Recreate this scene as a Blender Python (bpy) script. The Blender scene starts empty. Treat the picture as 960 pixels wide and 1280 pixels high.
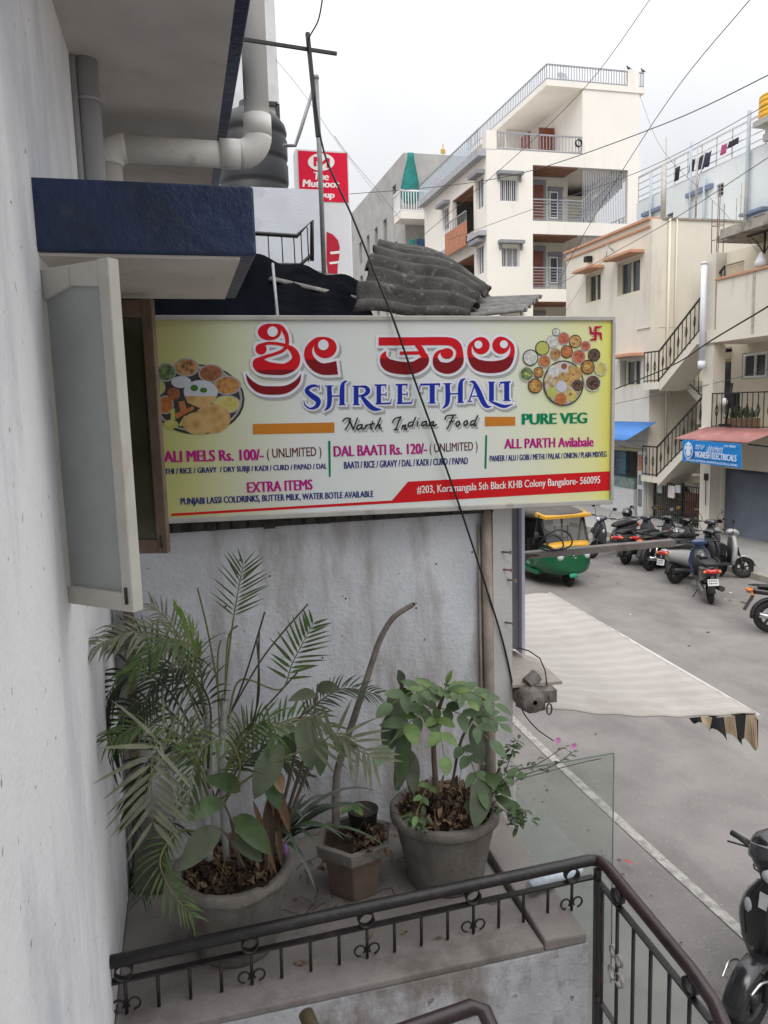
import bpy, bmesh, math, random
from mathutils import Vector, Matrix

C = bpy.context.scene.collection
R = math.radians
rnd = random.Random(7)

# ------------------------------------------------------------------ camera
YAW, PITCH, ROLL, EYE, FPX = 14.45, 7.8, 1.6, 4.2, 961.0
def _axes():
    y, p, r = R(YAW), R(PITCH), R(ROLL)
    fwd = Vector((math.sin(y)*math.cos(p), math.cos(y)*math.cos(p), -math.sin(p)))
    right = Vector((math.cos(y), -math.sin(y), 0))
    up = right.cross(fwd)
    return right*math.cos(r)-up*math.sin(r), up*math.cos(r)+right*math.sin(r), fwd
AX, AU, AF = _axes()
EYEP = Vector((0, 0, EYE))
cam = bpy.data.cameras.new('camera')
cam.sensor_fit = 'VERTICAL'; cam.sensor_height = 36; cam.sensor_width = 27
cam.lens = 36*FPX/1280; cam.clip_start = 0.03; cam.clip_end = 2000
camo = bpy.data.objects.new('camera', cam); C.objects.link(camo)
camo.matrix_world = Matrix((( AX.x, AU.x, -AF.x, 0), (AX.y, AU.y, -AF.y, 0), (AX.z, AU.z, -AF.z, EYE), (0, 0, 0, 1)))
bpy.context.scene.camera = camo
def _ray(x, y): return AF + AX*((x-480)/FPX) + AU*((640-y)/FPX)
def atY(x, y, Y): r = _ray(x, y); return EYEP + r*(Y/r.y)          # surveyed points: a sight line met with a known plane
def atX(x, y, X): r = _ray(x, y); return EYEP + r*(X/r.x)
def atZ(x, y, Z): r = _ray(x, y); return EYEP + r*((Z-EYE)/r.z)

# ------------------------------------------------------------------ sky, sun, exposure
SC = bpy.context.scene
w = bpy.data.worlds.new('World'); SC.world = w; w.use_nodes = True
nt = w.node_tree; nt.nodes.clear()
def N(t, **k):
    n = nt.nodes.new(t)
    for a, b in k.items(): setattr(n, a, b)
    return n
out = N('ShaderNodeOutputWorld'); sky = N('ShaderNodeTexSky', sky_type='NISHITA')
SUN_EL, SUN_ROT = 50, 205
sky.sun_disc = False; sky.sun_elevation = R(SUN_EL); sky.sun_rotation = R(SUN_ROT)
b1 = N('ShaderNodeBackground'); b1.inputs[1].default_value = 0.10
b2 = N('ShaderNodeBackground'); b2.inputs[1].default_value = 1.0
tc = N('ShaderNodeTexCoord'); sp = N('ShaderNodeSeparateXYZ')
noi = N('ShaderNodeTexNoise'); noi.inputs['Scale'].default_value = 1.7; noi.inputs['Detail'].default_value = 6; noi.inputs['Roughness'].default_value = .55
rm = N('ShaderNodeValToRGB'); rm.color_ramp.elements[0].position = .30; rm.color_ramp.elements[1].position = .72
rm.color_ramp.elements[0].color = (.78, .80, .84, 1); rm.color_ramp.elements[1].color = (1.08, 1.08, 1.09, 1)
mz = N('ShaderNodeMath', operation='MULTIPLY_ADD'); mz.inputs[1].default_value = 2.4; mz.inputs[2].default_value = .63   # overcast: dim near the horizon, bright overhead
mq = N('ShaderNodeMath', operation='POWER'); mq.inputs[1].default_value = 2.0
mc = N('ShaderNodeMath', operation='MAXIMUM'); mc.inputs[1].default_value = 0.0
vm = N('ShaderNodeVectorMath', operation='SCALE'); mix = N('ShaderNodeMixShader'); mix.inputs[0].default_value = .93
L = nt.links.new
L(tc.outputs['Generated'], noi.inputs['Vector']); L(noi.outputs['Fac'], rm.inputs[0]); L(tc.outputs['Generated'], sp.inputs[0])
L(sp.outputs['Z'], mc.inputs[0]); L(mc.outputs[0], mq.inputs[0]); L(mq.outputs[0], mz.inputs[0]); L(rm.outputs[0], vm.inputs[0]); L(mz.outputs[0], vm.inputs['Scale']); L(vm.outputs[0], b2.inputs[0])
L(sky.outputs[0], b1.inputs[0]); L(b1.outputs[0], mix.inputs[1]); L(b2.outputs[0], mix.inputs[2]); L(mix.outputs[0], out.inputs[0])
sun = bpy.data.lights.new('sun', 'SUN'); sun.energy = 1.5; sun.angle = R(40); sun.color = (1, .95, .88)
suno = bpy.data.objects.new('sun', sun); C.objects.link(suno)
_d = Vector((math.sin(R(SUN_ROT))*math.cos(R(SUN_EL)), math.cos(R(SUN_ROT))*math.cos(R(SUN_EL)), math.sin(R(SUN_EL))))
suno.rotation_euler = _d.to_track_quat('Z', 'Y').to_euler(); suno.location = (6, -6, 30)
vs = SC.view_settings; SC.display_settings.display_device = 'sRGB'
vs.view_transform = 'Standard'; vs.look = 'None'; vs.gamma = 1; vs.use_curve_mapping = False; vs.exposure = 0.25
try: SC.cycles.max_bounces = 6; SC.cycles.transparent_max_bounces = 12; SC.cycles.use_denoising = True
except Exception: pass

# ------------------------------------------------------------------ mesh builder
class MB:
    def __init__(s): s.v = []; s.f = []; s.mi = []; s.sm = []
    def add(s, vs_, fs, mi=0, sm=False):
        o = len(s.v); s.v += [Vector(p) for p in vs_]
        for f in fs: s.f.append([i+o for i in f]); s.mi.append(mi); s.sm.append(sm)
        return s
    def hexa(s, p, mi=0):
        return s.add(p, [(0,3,2,1),(4,5,6,7),(0,1,5,4),(1,2,6,5),(2,3,7,6),(3,0,4,7)], mi)
    def box(s, x0, x1, y0, y1, z0, z1, mi=0):
        x0, x1 = sorted((x0, x1)); y0, y1 = sorted((y0, y1)); z0, z1 = sorted((z0, z1))
        return s.hexa([(x0,y0,z0),(x1,y0,z0),(x1,y1,z0),(x0,y1,z0),(x0,y0,z1),(x1,y0,z1),(x1,y1,z1),(x0,y1,z1)], mi)
    def obox(s, c, size, M=None, mi=0):
        M = M or Matrix.Identity(3); c = Vector(c); a, b, d = [q/2 for q in size]
        return s.hexa([c+M@Vector(q) for q in ((-a,-b,-d),(a,-b,-d),(a,b,-d),(-a,b,-d),(-a,-b,d),(a,-b,d),(a,b,d),(-a,b,d))], mi)
    def beam(s, p, q, wd, ht, up=(0,0,1), mi=0):
        p, q = Vector(p), Vector(q); d = (q-p).normalized(); u = Vector(up)
        sd = d.cross(u)
        if sd.length < 1e-4: sd = d.cross(Vector((1,0,0)))
        sd.normalize(); u = sd.cross(d); a = sd*wd/2; b = u*ht/2
        return s.hexa([p-a-b, p+a-b, q+a-b, q-a-b, p-a+b, p+a+b, q+a+b, q-a+b], mi)
    def loft(s, rings, mi=0, sm=True, cap=True, closed=False):
        n = len(rings[0]); o = len(s.v); vs_ = [p for r in rings for p in r]; fs = []
        m = len(rings)
        for i in range(m if closed else m-1):
            for j in range(n):
                a = i*n+j; b = i*n+(j+1) % n; k = ((i+1) % m)*n
                fs.append((a, b, k+(j+1) % n, k+j))
        s.add(vs_, fs, mi, sm)
        if cap and not closed:
            s.add([], [])
            s.f.append([o+j for j in range(n)][::-1]); s.mi.append(mi); s.sm.append(False)
            s.f.append([o+(m-1)*n+j for j in range(n)]); s.mi.append(mi); s.sm.append(False)
        return s
    def tube(s, pts, r, n=8, mi=0, cap=True, closed=False):
        pts = [Vector(p) for p in pts]; m = len(pts)
        rs = r if isinstance(r, (list, tuple)) else [r]*m
        rings = []; ref = None
        for i, p in enumerate(pts):
            a = pts[i-1] if (i > 0 or closed) else p; b = pts[(i+1) % m] if (i < m-1 or closed) else p
            d = (b-a).normalized()
            if ref is None: ref = Vector((0,0,1)) if abs(d.z) < .9 else Vector((1,0,0))
            u = d.cross(ref)
            if u.length < 1e-5: u = d.orthogonal()
            u.normalize(); v = u.cross(d); ref = v if not closed else ref
            k = 1
            rings.append([p+(u*math.cos(2*math.pi*j/n)+v*math.sin(2*math.pi*j/n))*rs[i] for j in range(n)])
        return s.loft(rings, mi, True, cap, closed)
    def lathe(s, prof, c=(0,0,0), n=24, mi=0, M=None, sm=True, jit=0, cap=False):
        M = M or Matrix.Identity(3); c = Vector(c)
        rings = [[c+M@Vector((r*(1+rnd.uniform(-jit, jit))*math.cos(2*math.pi*j/n), r*math.sin(2*math.pi*j/n), z)) for j in range(n)] for r, z in prof]
        return s.loft(rings, mi, sm, cap)
    def disc(s, c, r, nrm, n=20, mi=0, ry=None):
        c = Vector(c); nrm = Vector(nrm).normalized(); u = nrm.orthogonal().normalized() if abs(nrm.z) > .9 else Vector((0,0,1)).cross(nrm).normalized(); v = nrm.cross(u)
        ry = ry or r
        o = len(s.v); s.add([c+u*r*math.cos(2*math.pi*j/n)+v*ry*math.sin(2*math.pi*j/n) for j in range(n)], [tuple(range(n))], mi)
        return s
    def ell(s, c, r, n=12, m=8, mi=0, M=None):
        M = M or Matrix.Identity(3); c = Vector(c)
        rings = []
        for i in range(m+1):
            t = math.pi*(i/m)-math.pi/2; q = max(math.cos(t), .02)
            rings.append([c+M@Vector((r[0]*q*math.cos(2*math.pi*j/n), r[1]*q*math.sin(2*math.pi*j/n), r[2]*math.sin(t))) for j in range(n)])
        return s.loft(rings, mi, True, True)
    def prism(s, poly, axis, a, b, mi=0):
        def P(q, t):
            return (t, q[0], q[1]) if axis == 'X' else (q[0], t, q[1]) if axis == 'Y' else (q[0], q[1], t)
        n = len(poly)
        ar = sum(poly[i][0]*poly[(i+1) % n][1]-poly[(i+1) % n][0]*poly[i][1] for i in range(n))
        s.add([P(q, a) for q in poly]+[P(q, b) for q in poly],
              [tuple(range(n)), tuple(range(2*n-1, n-1, -1))]+[(i, i+n, (i+1) % n+n, (i+1) % n) for i in range(n)], mi)
        return s
    def quad(s, *p, mi=0): return s.add(p, [tuple(range(len(p)))], mi)

def cat(pts, n=6):
    r = []; P_ = [pts[0]]+list(pts)+[pts[-1]]
    for i in range(1, len(P_)-2):
        for k in range(n):
            t_ = k/n; a, b_, c_, d = P_[i-1], P_[i], P_[i+1], P_[i+2]
            r.append(tuple(.5*((2*b_[q])+(-a[q]+c_[q])*t_+(2*a[q]-5*b_[q]+4*c_[q]-d[q])*t_*t_+(-a[q]+3*b_[q]-3*c_[q]+d[q])*t_**3) for q in range(len(b_))))
    r.append(tuple(pts[-1])); return r
ORG = {}
def build(mb, name, mats, parent=None, bevel=0, solid=0, recalc=True, kind=None, loc=None):
    mats = mats if isinstance(mats, (list, tuple)) else [mats]
    if parent is not None: o0 = ORG[parent.name]
    elif loc is not None: o0 = Vector(loc)
    else:
        xs = [p.x for p in mb.v]; ys = [p.y for p in mb.v]; zs = [p.z for p in mb.v]
        o0 = Vector(((min(xs)+max(xs))/2, (min(ys)+max(ys))/2, min(zs)))
    me = bpy.data.meshes.new(name); me.from_pydata([p-o0 for p in mb.v], [], mb.f)
    me.polygons.foreach_set('material_index', mb.mi); me.polygons.foreach_set('use_smooth', mb.sm)
    for m in mats: me.materials.append(m)
    if recalc:
        bm = bmesh.new(); bm.from_mesh(me); bmesh.ops.recalc_face_normals(bm, faces=bm.faces); bm.to_mesh(me); bm.free()
    me.update()
    o = bpy.data.objects.new(name, me); C.objects.link(o)
    if parent is not None: o.parent = parent
    else: o.location = o0
    ORG[o.name] = o0
    if solid:
        md = o.modifiers.new('s', 'SOLIDIFY'); md.thickness = solid; md.offset = 0
    if bevel:
        md = o.modifiers.new('b', 'BEVEL'); md.width = bevel; md.segments = 2; md.limit_method = 'ANGLE'; md.angle_limit = R(40)
    if kind: o['kind'] = kind
    return o
def tag(o, label, cat, group=None):
    o['label'] = label; o['category'] = cat
    if group: o['group'] = group
    return o
def thing(name, label, cat, loc=(0,0,0), group=None):
    o = bpy.data.objects.new(name, None); C.objects.link(o); o.location = loc; o.empty_display_size = .1
    ORG[o.name] = Vector(loc); return tag(o, label, cat, group)
def kids(o): return [c for c in bpy.data.objects if c.parent == o]
KID = {}
def dup(root, loc, rz, label=None, swap=None):
    """copy of a thing with its parts and sub-parts"""
    def cp(o, par):
        c = o.copy(); C.objects.link(c)
        if par: c.parent = par
        if swap and c.type == 'MESH':
            for i, sl in enumerate(c.material_slots):
                if sl.material and sl.material.name in swap:
                    mt_ = swap[sl.material.name]; sl.link = 'OBJECT'; sl.material = mt_
        for k in kids(o): cp(k, c)
        return c
    c = cp(root, None); c.location = loc; c.rotation_euler = (0, 0, rz)
    if label: c['label'] = label
    return c

# ------------------------------------------------------------------ materials
MATS = {}
def M(name, col, rough=.7, var=.18, scale=4.0, bump=.0, bscale=60, metal=0, stain=None, sscale=2.0, sth=.55, samt=.7, streak=1.0, spec=.4, coat=0, speck=None, trans=0, alpha=1, bd=.01, leaf=0):
    if name in MATS: return MATS[name]
    m = bpy.data.materials.new(name); m.use_nodes = True; t = m.node_tree; MATS[name] = m
    b = t.nodes['Principled BSDF']; k = t.links.new
    b.inputs['Roughness'].default_value = rough; b.inputs['Metallic'].default_value = metal
    b.inputs['Specular IOR Level'].default_value = spec
    if coat: b.inputs['Coat Weight'].default_value = coat; b.inputs['Coat Roughness'].default_value = .12
    if trans: b.inputs['Transmission Weight'].default_value = trans
    if alpha < 1: b.inputs['Alpha'].default_value = alpha
    tc = t.nodes.new('ShaderNodeTexCoord'); src = tc.outputs['Object']
    def noise(sc, det=6, vec=None, rg=.6):
        n = t.nodes.new('ShaderNodeTexNoise'); n.inputs['Scale'].default_value = sc; n.inputs['Detail'].default_value = det; n.inputs['Roughness'].default_value = rg
        k(vec or src, n.inputs['Vector']); return n.outputs['Fac']
    def mixc(f, a, c2, mode='MIX'):
        x = t.nodes.new('ShaderNodeMix'); x.data_type = 'RGBA'; x.blend_type = mode
        if hasattr(f, 'links') or not isinstance(f, (int, float)): k(f, x.inputs[0])
        else: x.inputs[0].default_value = f
        for s_, i in ((a, 6), (c2, 7)):
            if isinstance(s_, tuple): x.inputs[i].default_value = (*s_[:3], 1)
            else: k(s_, x.inputs[i])
        return x.outputs[2]
    lo = tuple(c*(1-var) for c in col); hi = tuple(min(1, c*(1+var)) for c in col)
    n0 = noise(scale)
    mr = t.nodes.new('ShaderNodeMapRange'); mr.inputs[1].default_value = .3; mr.inputs[2].default_value = .7; k(n0, mr.inputs[0])
    colo = mixc(mr.outputs[0], lo, hi)
    if stain:
        mp = t.nodes.new('ShaderNodeMapping'); mp.inputs['Scale'].default_value = streak if isinstance(streak, tuple) else (1, 1, streak); k(src, mp.inputs[0])
        n1 = noise(sscale, 8, mp.outputs[0], .65)
        r1 = t.nodes.new('ShaderNodeMapRange'); r1.inputs[1].default_value = sth; r1.inputs[2].default_value = sth+.14; r1.inputs[4].default_value = samt; k(n1, r1.inputs[0])
        colo = mixc(r1.outputs[0], colo, tuple(stain))
    if speck:
        n2 = noise(speck[1], 3)
        r2 = t.nodes.new('ShaderNodeMapRange'); r2.inputs[1].default_value = speck[2]; r2.inputs[2].default_value = speck[2]+.04; r2.inputs[4].default_value = .8; k(n2, r2.inputs[0])
        colo = mixc(r2.outputs[0], colo, tuple(speck[0]))
    k(colo, b.inputs['Base Color'])
    if bump:
        bp = t.nodes.new('ShaderNodeBump'); bp.inputs['Strength'].default_value = bump; bp.inputs['Distance'].default_value = bd
        k(noise(bscale, 5), bp.inputs['Height']); k(bp.outputs[0], b.inputs['Normal'])
    if leaf:
        tr = t.nodes.new('ShaderNodeBsdfTranslucent'); mx = t.nodes.new('ShaderNodeMixShader'); mx.inputs[0].default_value = leaf
        k(colo, tr.inputs[0]); k(b.outputs[0], mx.inputs[1]); k(tr.outputs[0], mx.inputs[2]); k(mx.outputs[0], t.nodes['Material Output'].inputs[0])
    return m
def glass(name, col, alpha, rough=.05):
    m = bpy.data.materials.new(name); m.use_nodes = True; t = m.node_tree; t.nodes.clear(); MATS[name] = m
    o = t.nodes.new('ShaderNodeOutputMaterial'); a = t.nodes.new('ShaderNodeBsdfTransparent'); b = t.nodes.new('ShaderNodeBsdfPrincipled'); x = t.nodes.new('ShaderNodeMixShader')
    a.inputs[0].default_value = (*[1-(1-c)*.25 for c in col], 1); b.inputs['Base Color'].default_value = (*col, 1); b.inputs['Roughness'].default_value = rough
    x.inputs[0].default_value = alpha; t.links.new(a.outputs[0], x.inputs[1]); t.links.new(b.outputs[0], x.inputs[2]); t.links.new(x.outputs[0], o.inputs[0])
    return m
def food(name, c1, c2, sc=60):
    m = bpy.data.materials.new(name); m.use_nodes = True; t = m.node_tree; b = t.nodes['Principled BSDF']; MATS[name] = m
    v = t.nodes.new('ShaderNodeTexVoronoi'); v.inputs['Scale'].default_value = sc; tc = t.nodes.new('ShaderNodeTexCoord'); k = t.links.new
    k(tc.outputs['Object'], v.inputs['Vector']); r = t.nodes.new('ShaderNodeValToRGB'); k(v.outputs['Distance'], r.inputs[0]); k(r.outputs[0], b.inputs['Base Color'])
    r.color_ramp.elements[0].color = (*c1, 1); r.color_ramp.elements[1].color = (*c2, 1); r.color_ramp.elements[0].position = .15; r.color_ramp.elements[1].position = .7
    b.inputs['Roughness'].default_value = .5
    return m

WALL_L = M('white_distemper', (.76,.76,.77), .9, .10, 1.3, .45, 46, stain=(.45,.47,.53), sscale=2.2, sth=.47, samt=.6, streak=.32, speck=((.25,.22,.20), 30, .665), bd=.008)
WALL_N = M('grey_white_plaster', (.585,.60,.635), .9, .16, 3.5, .6, 55, stain=(.27,.23,.20), sscale=3.6, sth=.485, samt=.75, streak=.25, speck=((.16,.14,.13), 38, .67))
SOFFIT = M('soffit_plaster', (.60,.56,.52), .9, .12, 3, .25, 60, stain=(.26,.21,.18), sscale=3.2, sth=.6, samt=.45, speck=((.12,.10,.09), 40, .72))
NAVY = M('navy_gloss_paint', (.008,.021,.068), .45, .45, 5, .7, 26, stain=(.085,.085,.08), sscale=7, sth=.585, samt=.5, spec=.5, bd=.014)
CONC = M('weathered_concrete', (.225,.202,.186), .9, .18, 4, .5, 60, stain=(.10,.083,.07), sscale=3.0, sth=.48, samt=.7, speck=((.33,.31,.30), 26, .70))
PLINTH = M('flaking_plinth', (.46,.46,.48), .9, .2, 5, .6, 50, stain=(.20,.165,.14), sscale=4.5, sth=.47, samt=.85, streak=.6, speck=((.14,.12,.11), 20, .66))
POTC = M('pot_cement', (.175,.158,.14), .9, .22, 9, .6, 70, stain=(.085,.073,.062), sscale=7, sth=.50, samt=.65, streak=.35, speck=((.30,.29,.27), 45, .70))
TERRA = M('terracotta_dirty', (.155,.112,.088), .9, .25, 9, .3, 90, stain=(.11,.09,.07), sscale=8, sth=.5, samt=.6)
SOIL = M('soil', (.04,.026,.018), .95, .4, 30, .8, 80)
PVC = M('pvc_grey', (.72,.70,.66), .5, .08, 5, .05, 60, stain=(.24,.19,.15), sscale=5, sth=.58, samt=.6)
PVCD = M('pvc_weathered', (.34,.34,.35), .6, .1, 5, .05, 60, stain=(.17,.14,.12), sscale=4, sth=.55, samt=.5, streak=.3)
BLKIRON = M('black_iron', (.016,.014,.014), .42, .4, 25, .25, 120, spec=.5, stain=(.10,.045,.025), sscale=26, sth=.57, samt=.7)
BROWNRAIL = M('brown_rail_paint', (.035,.020,.020), .35, .35, 20, .15, 120, spec=.5, stain=(.10,.06,.04), sscale=20, sth=.64, samt=.5)
PALEP = M('dirty_pale_pipe', (.33,.28,.24), .85, .25, 10, .3, 80, stain=(.16,.11,.08), sscale=7, sth=.5, samt=.6, streak=.25)
RUST = M('rusty_pipe', (.16,.11,.08), .85, .35, 12, .3, 100)
WOODW = M('old_white_wood', (.52,.50,.45), .7, .08, 7, .2, 60, stain=(.27,.20,.15), sscale=8, sth=.60, samt=.6, streak=.3)
WOODB = M('brown_wood', (.15,.105,.075), .7, .3, 10, .25, 60, stain=(.26,.22,.18), sscale=7, sth=.6, samt=.5, streak=.3)
FROST = M('frosted_glass', (.36,.39,.375), .25, .12, 4, 0, stain=(.32,.33,.31), sscale=6, sth=.6, samt=.4, spec=.5)
FROSTD = M('dark_window_glass', (.06,.06,.035), .2, .3, 4, 0, spec=.5)
ALU = M('aluminium', (.55,.55,.56), .35, .1, 6, .05, 60, metal=.6, stain=(.3,.28,.26), sscale=10, sth=.62, samt=.5)
ALUD = M('dusty_aluminium', (.42,.40,.37), .6, .15, 6, .05, 60, metal=.2, stain=(.2,.17,.14), sscale=10, sth=.58, samt=.5)
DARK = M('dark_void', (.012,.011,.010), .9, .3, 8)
BLACK = M('black_rubber_cable', (.008,.008,.009), .5, .2, 8)
# ------------------------------------------------------------------ ground
ASPH = M('dusty_asphalt', (.20,.185,.175), .92, .2, 1.1, .8, 90, stain=(.115,.105,.10), sscale=1.3, sth=.50, samt=.42, streak=(1,.35,1), speck=((.265,.25,.235), 38, .62))
EARTH = M('earth', (.24,.20,.165), .95, .2, 1.2, .4, 30)
PAVE = M('worn_cement_pavement', (.215,.215,.20), .92, .13, 1.6, .3, 40, stain=(.15,.145,.13), sscale=1.5, sth=.52, samt=.6, speck=((.13,.12,.11), 9, .72))
PAVER = M('kerbside_pavers', (.27,.26,.25), .9, .12, 1.3, .3, 40, stain=(.17,.15,.13), sscale=1.2, sth=.55, samt=.5)
WLINE = M('worn_road_paint', (.36,.345,.32), .85, .2, 9, .3, 60, stain=(.22,.205,.195), sscale=11, sth=.46, samt=.97, speck=((.2,.19,.18), 70, .6))
g = MB().box(-150, 350, -60, 600, -1.0, -.012)
tag_k = build(g, 'ground', EARTH, kind='structure')
# road bed, cut fine so that it is not a perfect plane
def grid(x0, x1, y0, y1, nx, ny, zf, name, m, kind='structure'):
    b = MB(); vs_ = []
    for j in range(ny+1):
        for i in range(nx+1):
            x = x0+(x1-x0)*i/nx; y = y0+(y1-y0)*j/ny; vs_.append((x, y, zf(x, y)))
    b.add(vs_, [(j*(nx+1)+i, j*(nx+1)+i+1, (j+1)*(nx+1)+i+1, (j+1)*(nx+1)+i) for j in range(ny) for i in range(nx)], 0, True)
    return build(b, name, m, kind=kind, recalc=False)
grid(2.0, 12.9, -12, 75, 24, 120, lambda x, y: .004*math.sin(x*1.3+y*.4), 'road', ASPH)
b = MB()
for i in range(70):
    y = -4+i*.55
    if y > 33: break
    x = 4.04+.03*math.sin(y*.7); x2 = 4.04+.03*math.sin((y+.55)*.7)
    b.quad((x-.05, y, .012), (x+.05, y, .012), (x2+.05, y+.55, .012), (x2-.05, y+.55, .012))
build(b, 'road_line_paint', WLINE, kind='structure')
# near pavement with a ragged broken edge
b = MB(); prev = None
edge = []
for i in range(90):
    y = -6+i*.3
    edge.append((3.50+.16*math.sin(y*.55+1)+.05*math.sin(y*2.3)+rnd.uniform(-.035, .035), y))
top = [(1.0, y, .055) for x, y in edge]; rim = [(x-.05, y, .05) for x, y in edge]; foot = [(x, y, .004) for x, y in edge]
n = len(edge)
b.add(top+rim+foot, [(i, n+i, n+i+1, i+1) for i in range(n-1)]+[(n+i, 2*n+i, 2*n+i+1, n+i+1) for i in range(n-1)], 0, False)
build(b, 'pavement', PAVE, kind='structure')
# far footpath, kerb stones
KERB = M('painted_kerb', (.30,.29,.25), .85, .2, 3, .3, 40, stain=(.34,.27,.09), sscale=2.5, sth=.5, samt=.6)
b = MB().box(12.78, 17.5, -5, 60, 0, .13); build(b, 'footpath', PAVER, kind='structure')
b = MB()
for i in range(60):
    y = -4+i*.62; b.box(12.60+rnd.uniform(-.012, .012), 12.775, y+.01, y+.61, -.01, .15+rnd.uniform(-.008, .008))
build(b, 'kerb', KERB, kind='structure', bevel=.015)

# ------------------------------------------------------------------ the white house on the left
H_X = -.30
house = thing('white_house', 'white plastered house wall close on the left with navy edged ledge and open shutters', 'house', (H_X, 2.0, 0))
b = MB()
WY0, WY1, WZ0, WZ1 = 2.06, 2.66, 3.76, 4.53
b.box(H_X-.23, H_X, -2.2, WY0, 0, 5.45); b.box(H_X-.23, H_X, WY1, 4.52, 0, 5.45)
b.box(H_X-.23, H_X, WY0, WY1, 0, WZ0); b.box(H_X-.23, H_X, WY0, WY1, WZ1, 5.45)
build(b, 'wall', WALL_L, house)
b = MB().box(H_X-3, .285, -2.2, 4.95, 5.452, 5.64)
build(b, 'balcony_slab', NAVY, house, bevel=.006)
b = MB().box(H_X, .235, -2.2, 4.90, 5.436, 5.4515)
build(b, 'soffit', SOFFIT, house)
b = MB().box(H_X-3, 1.75, -2.4, -2.2, 0, 8.0); b.box(H_X-3.0, H_X-.23, 4.3, 4.52, 0, 5.45)  # first box: unseen wall behind the camera, added to keep the foreground shaded
build(b, 'side_and_shading_wall', WALL_L, house)
b = MB().box(H_X-3, .10, -2.2, 4.40, 5.64, 8.6); build(b, 'upper_storey', WALL_L, house)
# window ledge
b = MB().box(H_X-.02, .205, 1.99, 2.74, 4.58, 4.745)
hood = build(b, 'window_hood', NAVY, house, bevel=.007)
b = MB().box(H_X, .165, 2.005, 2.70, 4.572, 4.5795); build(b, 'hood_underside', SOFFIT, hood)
b = MB()
for y0, y1, z0, z1 in ((WY0, WY0+.04, WZ0, WZ1), (WY1-.04, WY1, WZ0, WZ1), (WY0+.04, WY1-.04, WZ0, WZ0+.04), (WY0+.04, WY1-.04, WZ1-.04, WZ1)):
    b.box(H_X-.10, H_X-.02, y0, y1, z0, z1)
win = build(b, 'window', WOODW, house, bevel=.003)
b = MB()
for i in range(5):
    y = WY0+.09+i*.105; b.tube([(H_X-.06, y, WZ0+.04), (H_X-.06, y, WZ1-.04)], .006, 6)
build(b, 'window_grille', BLKIRON, win)
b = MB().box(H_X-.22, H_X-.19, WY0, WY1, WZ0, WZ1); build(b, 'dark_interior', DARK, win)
def shutter(hx, hy, ox, oy, z0, z1, wood, pane, nm, lab, peak=True):
    """leaf hinged at (hx,hy), outer edge at (ox,oy)"""
    h = Vector((hx, hy, 0)); u = (Vector((ox, oy, 0))-h); W = u.length; u.normalize(); nrm = Vector((u.y, -u.x, 0)); T = .032
    def P(a, z, t): return h+u*a+nrm*t+Vector((0,0,z))
    def bar(mb, a0, a1, za, zb, t0=0, t1=T, dz0=0, dz1=0):
        mb.hexa([P(a0,za,t0), P(a1,za,t0), P(a1,za,t1), P(a0,za,t1), P(a0,zb+dz0,t0), P(a1,zb+dz1,t0), P(a1,zb+dz1,t1), P(a0,zb+dz0,t1)])
    st = min(.035, W*.2); b = MB()
    bar(b, 0, st*.7, z0, z1); bar(b, W-st, W, z0, z1); bar(b, st*.7, W-st, z0, z0+.045, .001, T-.001); 
    if peak:
        mid = (st*.7+W-st)/2
        for a0, a1, q0, q1 in ((st*.7, mid, -.075, -.05), (mid, W-st, -.05, -.06)):
            b.hexa([P(a0,z1+q0,.001), P(a1,z1+q1,.001), P(a1,z1+q1,T-.001), P(a0,z1+q0,T-.001), P(a0,z1-.002,.001), P(a1,z1-.002,.001), P(a1,z1-.002,T-.001), P(a0,z1-.002,T-.001)])
    else: bar(b, st*.7, W-st, z1-.05, z1, .001, T-.001)
    o = build(b, nm, wood, house, bevel=.003); o['label'] = lab
    b = MB(); bar(b, st*.7-.004, W-st+.004, z0+.04, z1-.04, T*.45, T*.62); build(b, 'glass_pane', pane, o)
    b = MB(); c = P(W-st*.5, z0+(z1-z0)*.42, -.006); b.ell(c, (.008,.008,.014)); build(b, 'latch', BLKIRON, o)
    b = MB(); b.tube([P(W-st*.5, z0+.02, T+.004), P(W-st*.5, z0+.06, T+.004)], .004, 6); build(b, 'bolt', BLKIRON, o)
    return o
shutter(-.297, 2.05, -.115, 1.88, 3.735, 4.545, WOODW, FROST, 'shutter', 'white painted shutter with a frosted pane, swung towards the stair')
shutter(-.297, 2.68, -.060, 2.60, 3.745, 4.555, WOODB, FROSTD, 'shutter', 'bare brown wooden shutter, the farther leaf')

# pipes on the house
b = MB(); b.tube([(-.253, 3.06, 4.0), (-.253, 3.06, 5.436)], .043, 18); b.tube([(-.292, 3.02, 4.0), (-.292, 3.02, 5.43)], .012, 8)
for z in (4.9, 5.3): b.tube([(-.253, 3.06, z-.006), (-.253, 3.06, z+.006)], .047, 18)
tag(build(b, 'drain_pipe', PVCD), 'grey vertical drain pipe in the wall corner above the navy ledge', 'pipe')
dp = thing('drain_pipe', 'cream drain pipe that crosses under the balcony and turns up past its edge', 'pipe', (.39, 3.5, 4.4))
def arc(c, r, a0, a1, u, v, n=8): c, u, v = Vector(c), Vector(u), Vector(v); return [c+u*r*math.cos(R(a0+(a1-a0)*i/n))+v*r*math.sin(R(a0+(a1-a0)*i/n)) for i in range(n+1)]
zz = 5.285; rr = .053
build(MB().tube([(-.16, 3.5, zz), (.30, 3.5, zz-.006)], rr, 20), 'horizontal_pipe', PVC, dp)
build(MB().tube(arc((.305, 3.5, zz+.085), .085, -90, 0, (1,0,0), (0,0,1)), rr*1.12, 20), 'elbow', PVC, dp)
b = MB().tube([(.39, 3.5, zz+.08), (.395, 3.5, 7.6)], rr, 20); build(b, 'riser', PVC, dp)
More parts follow.
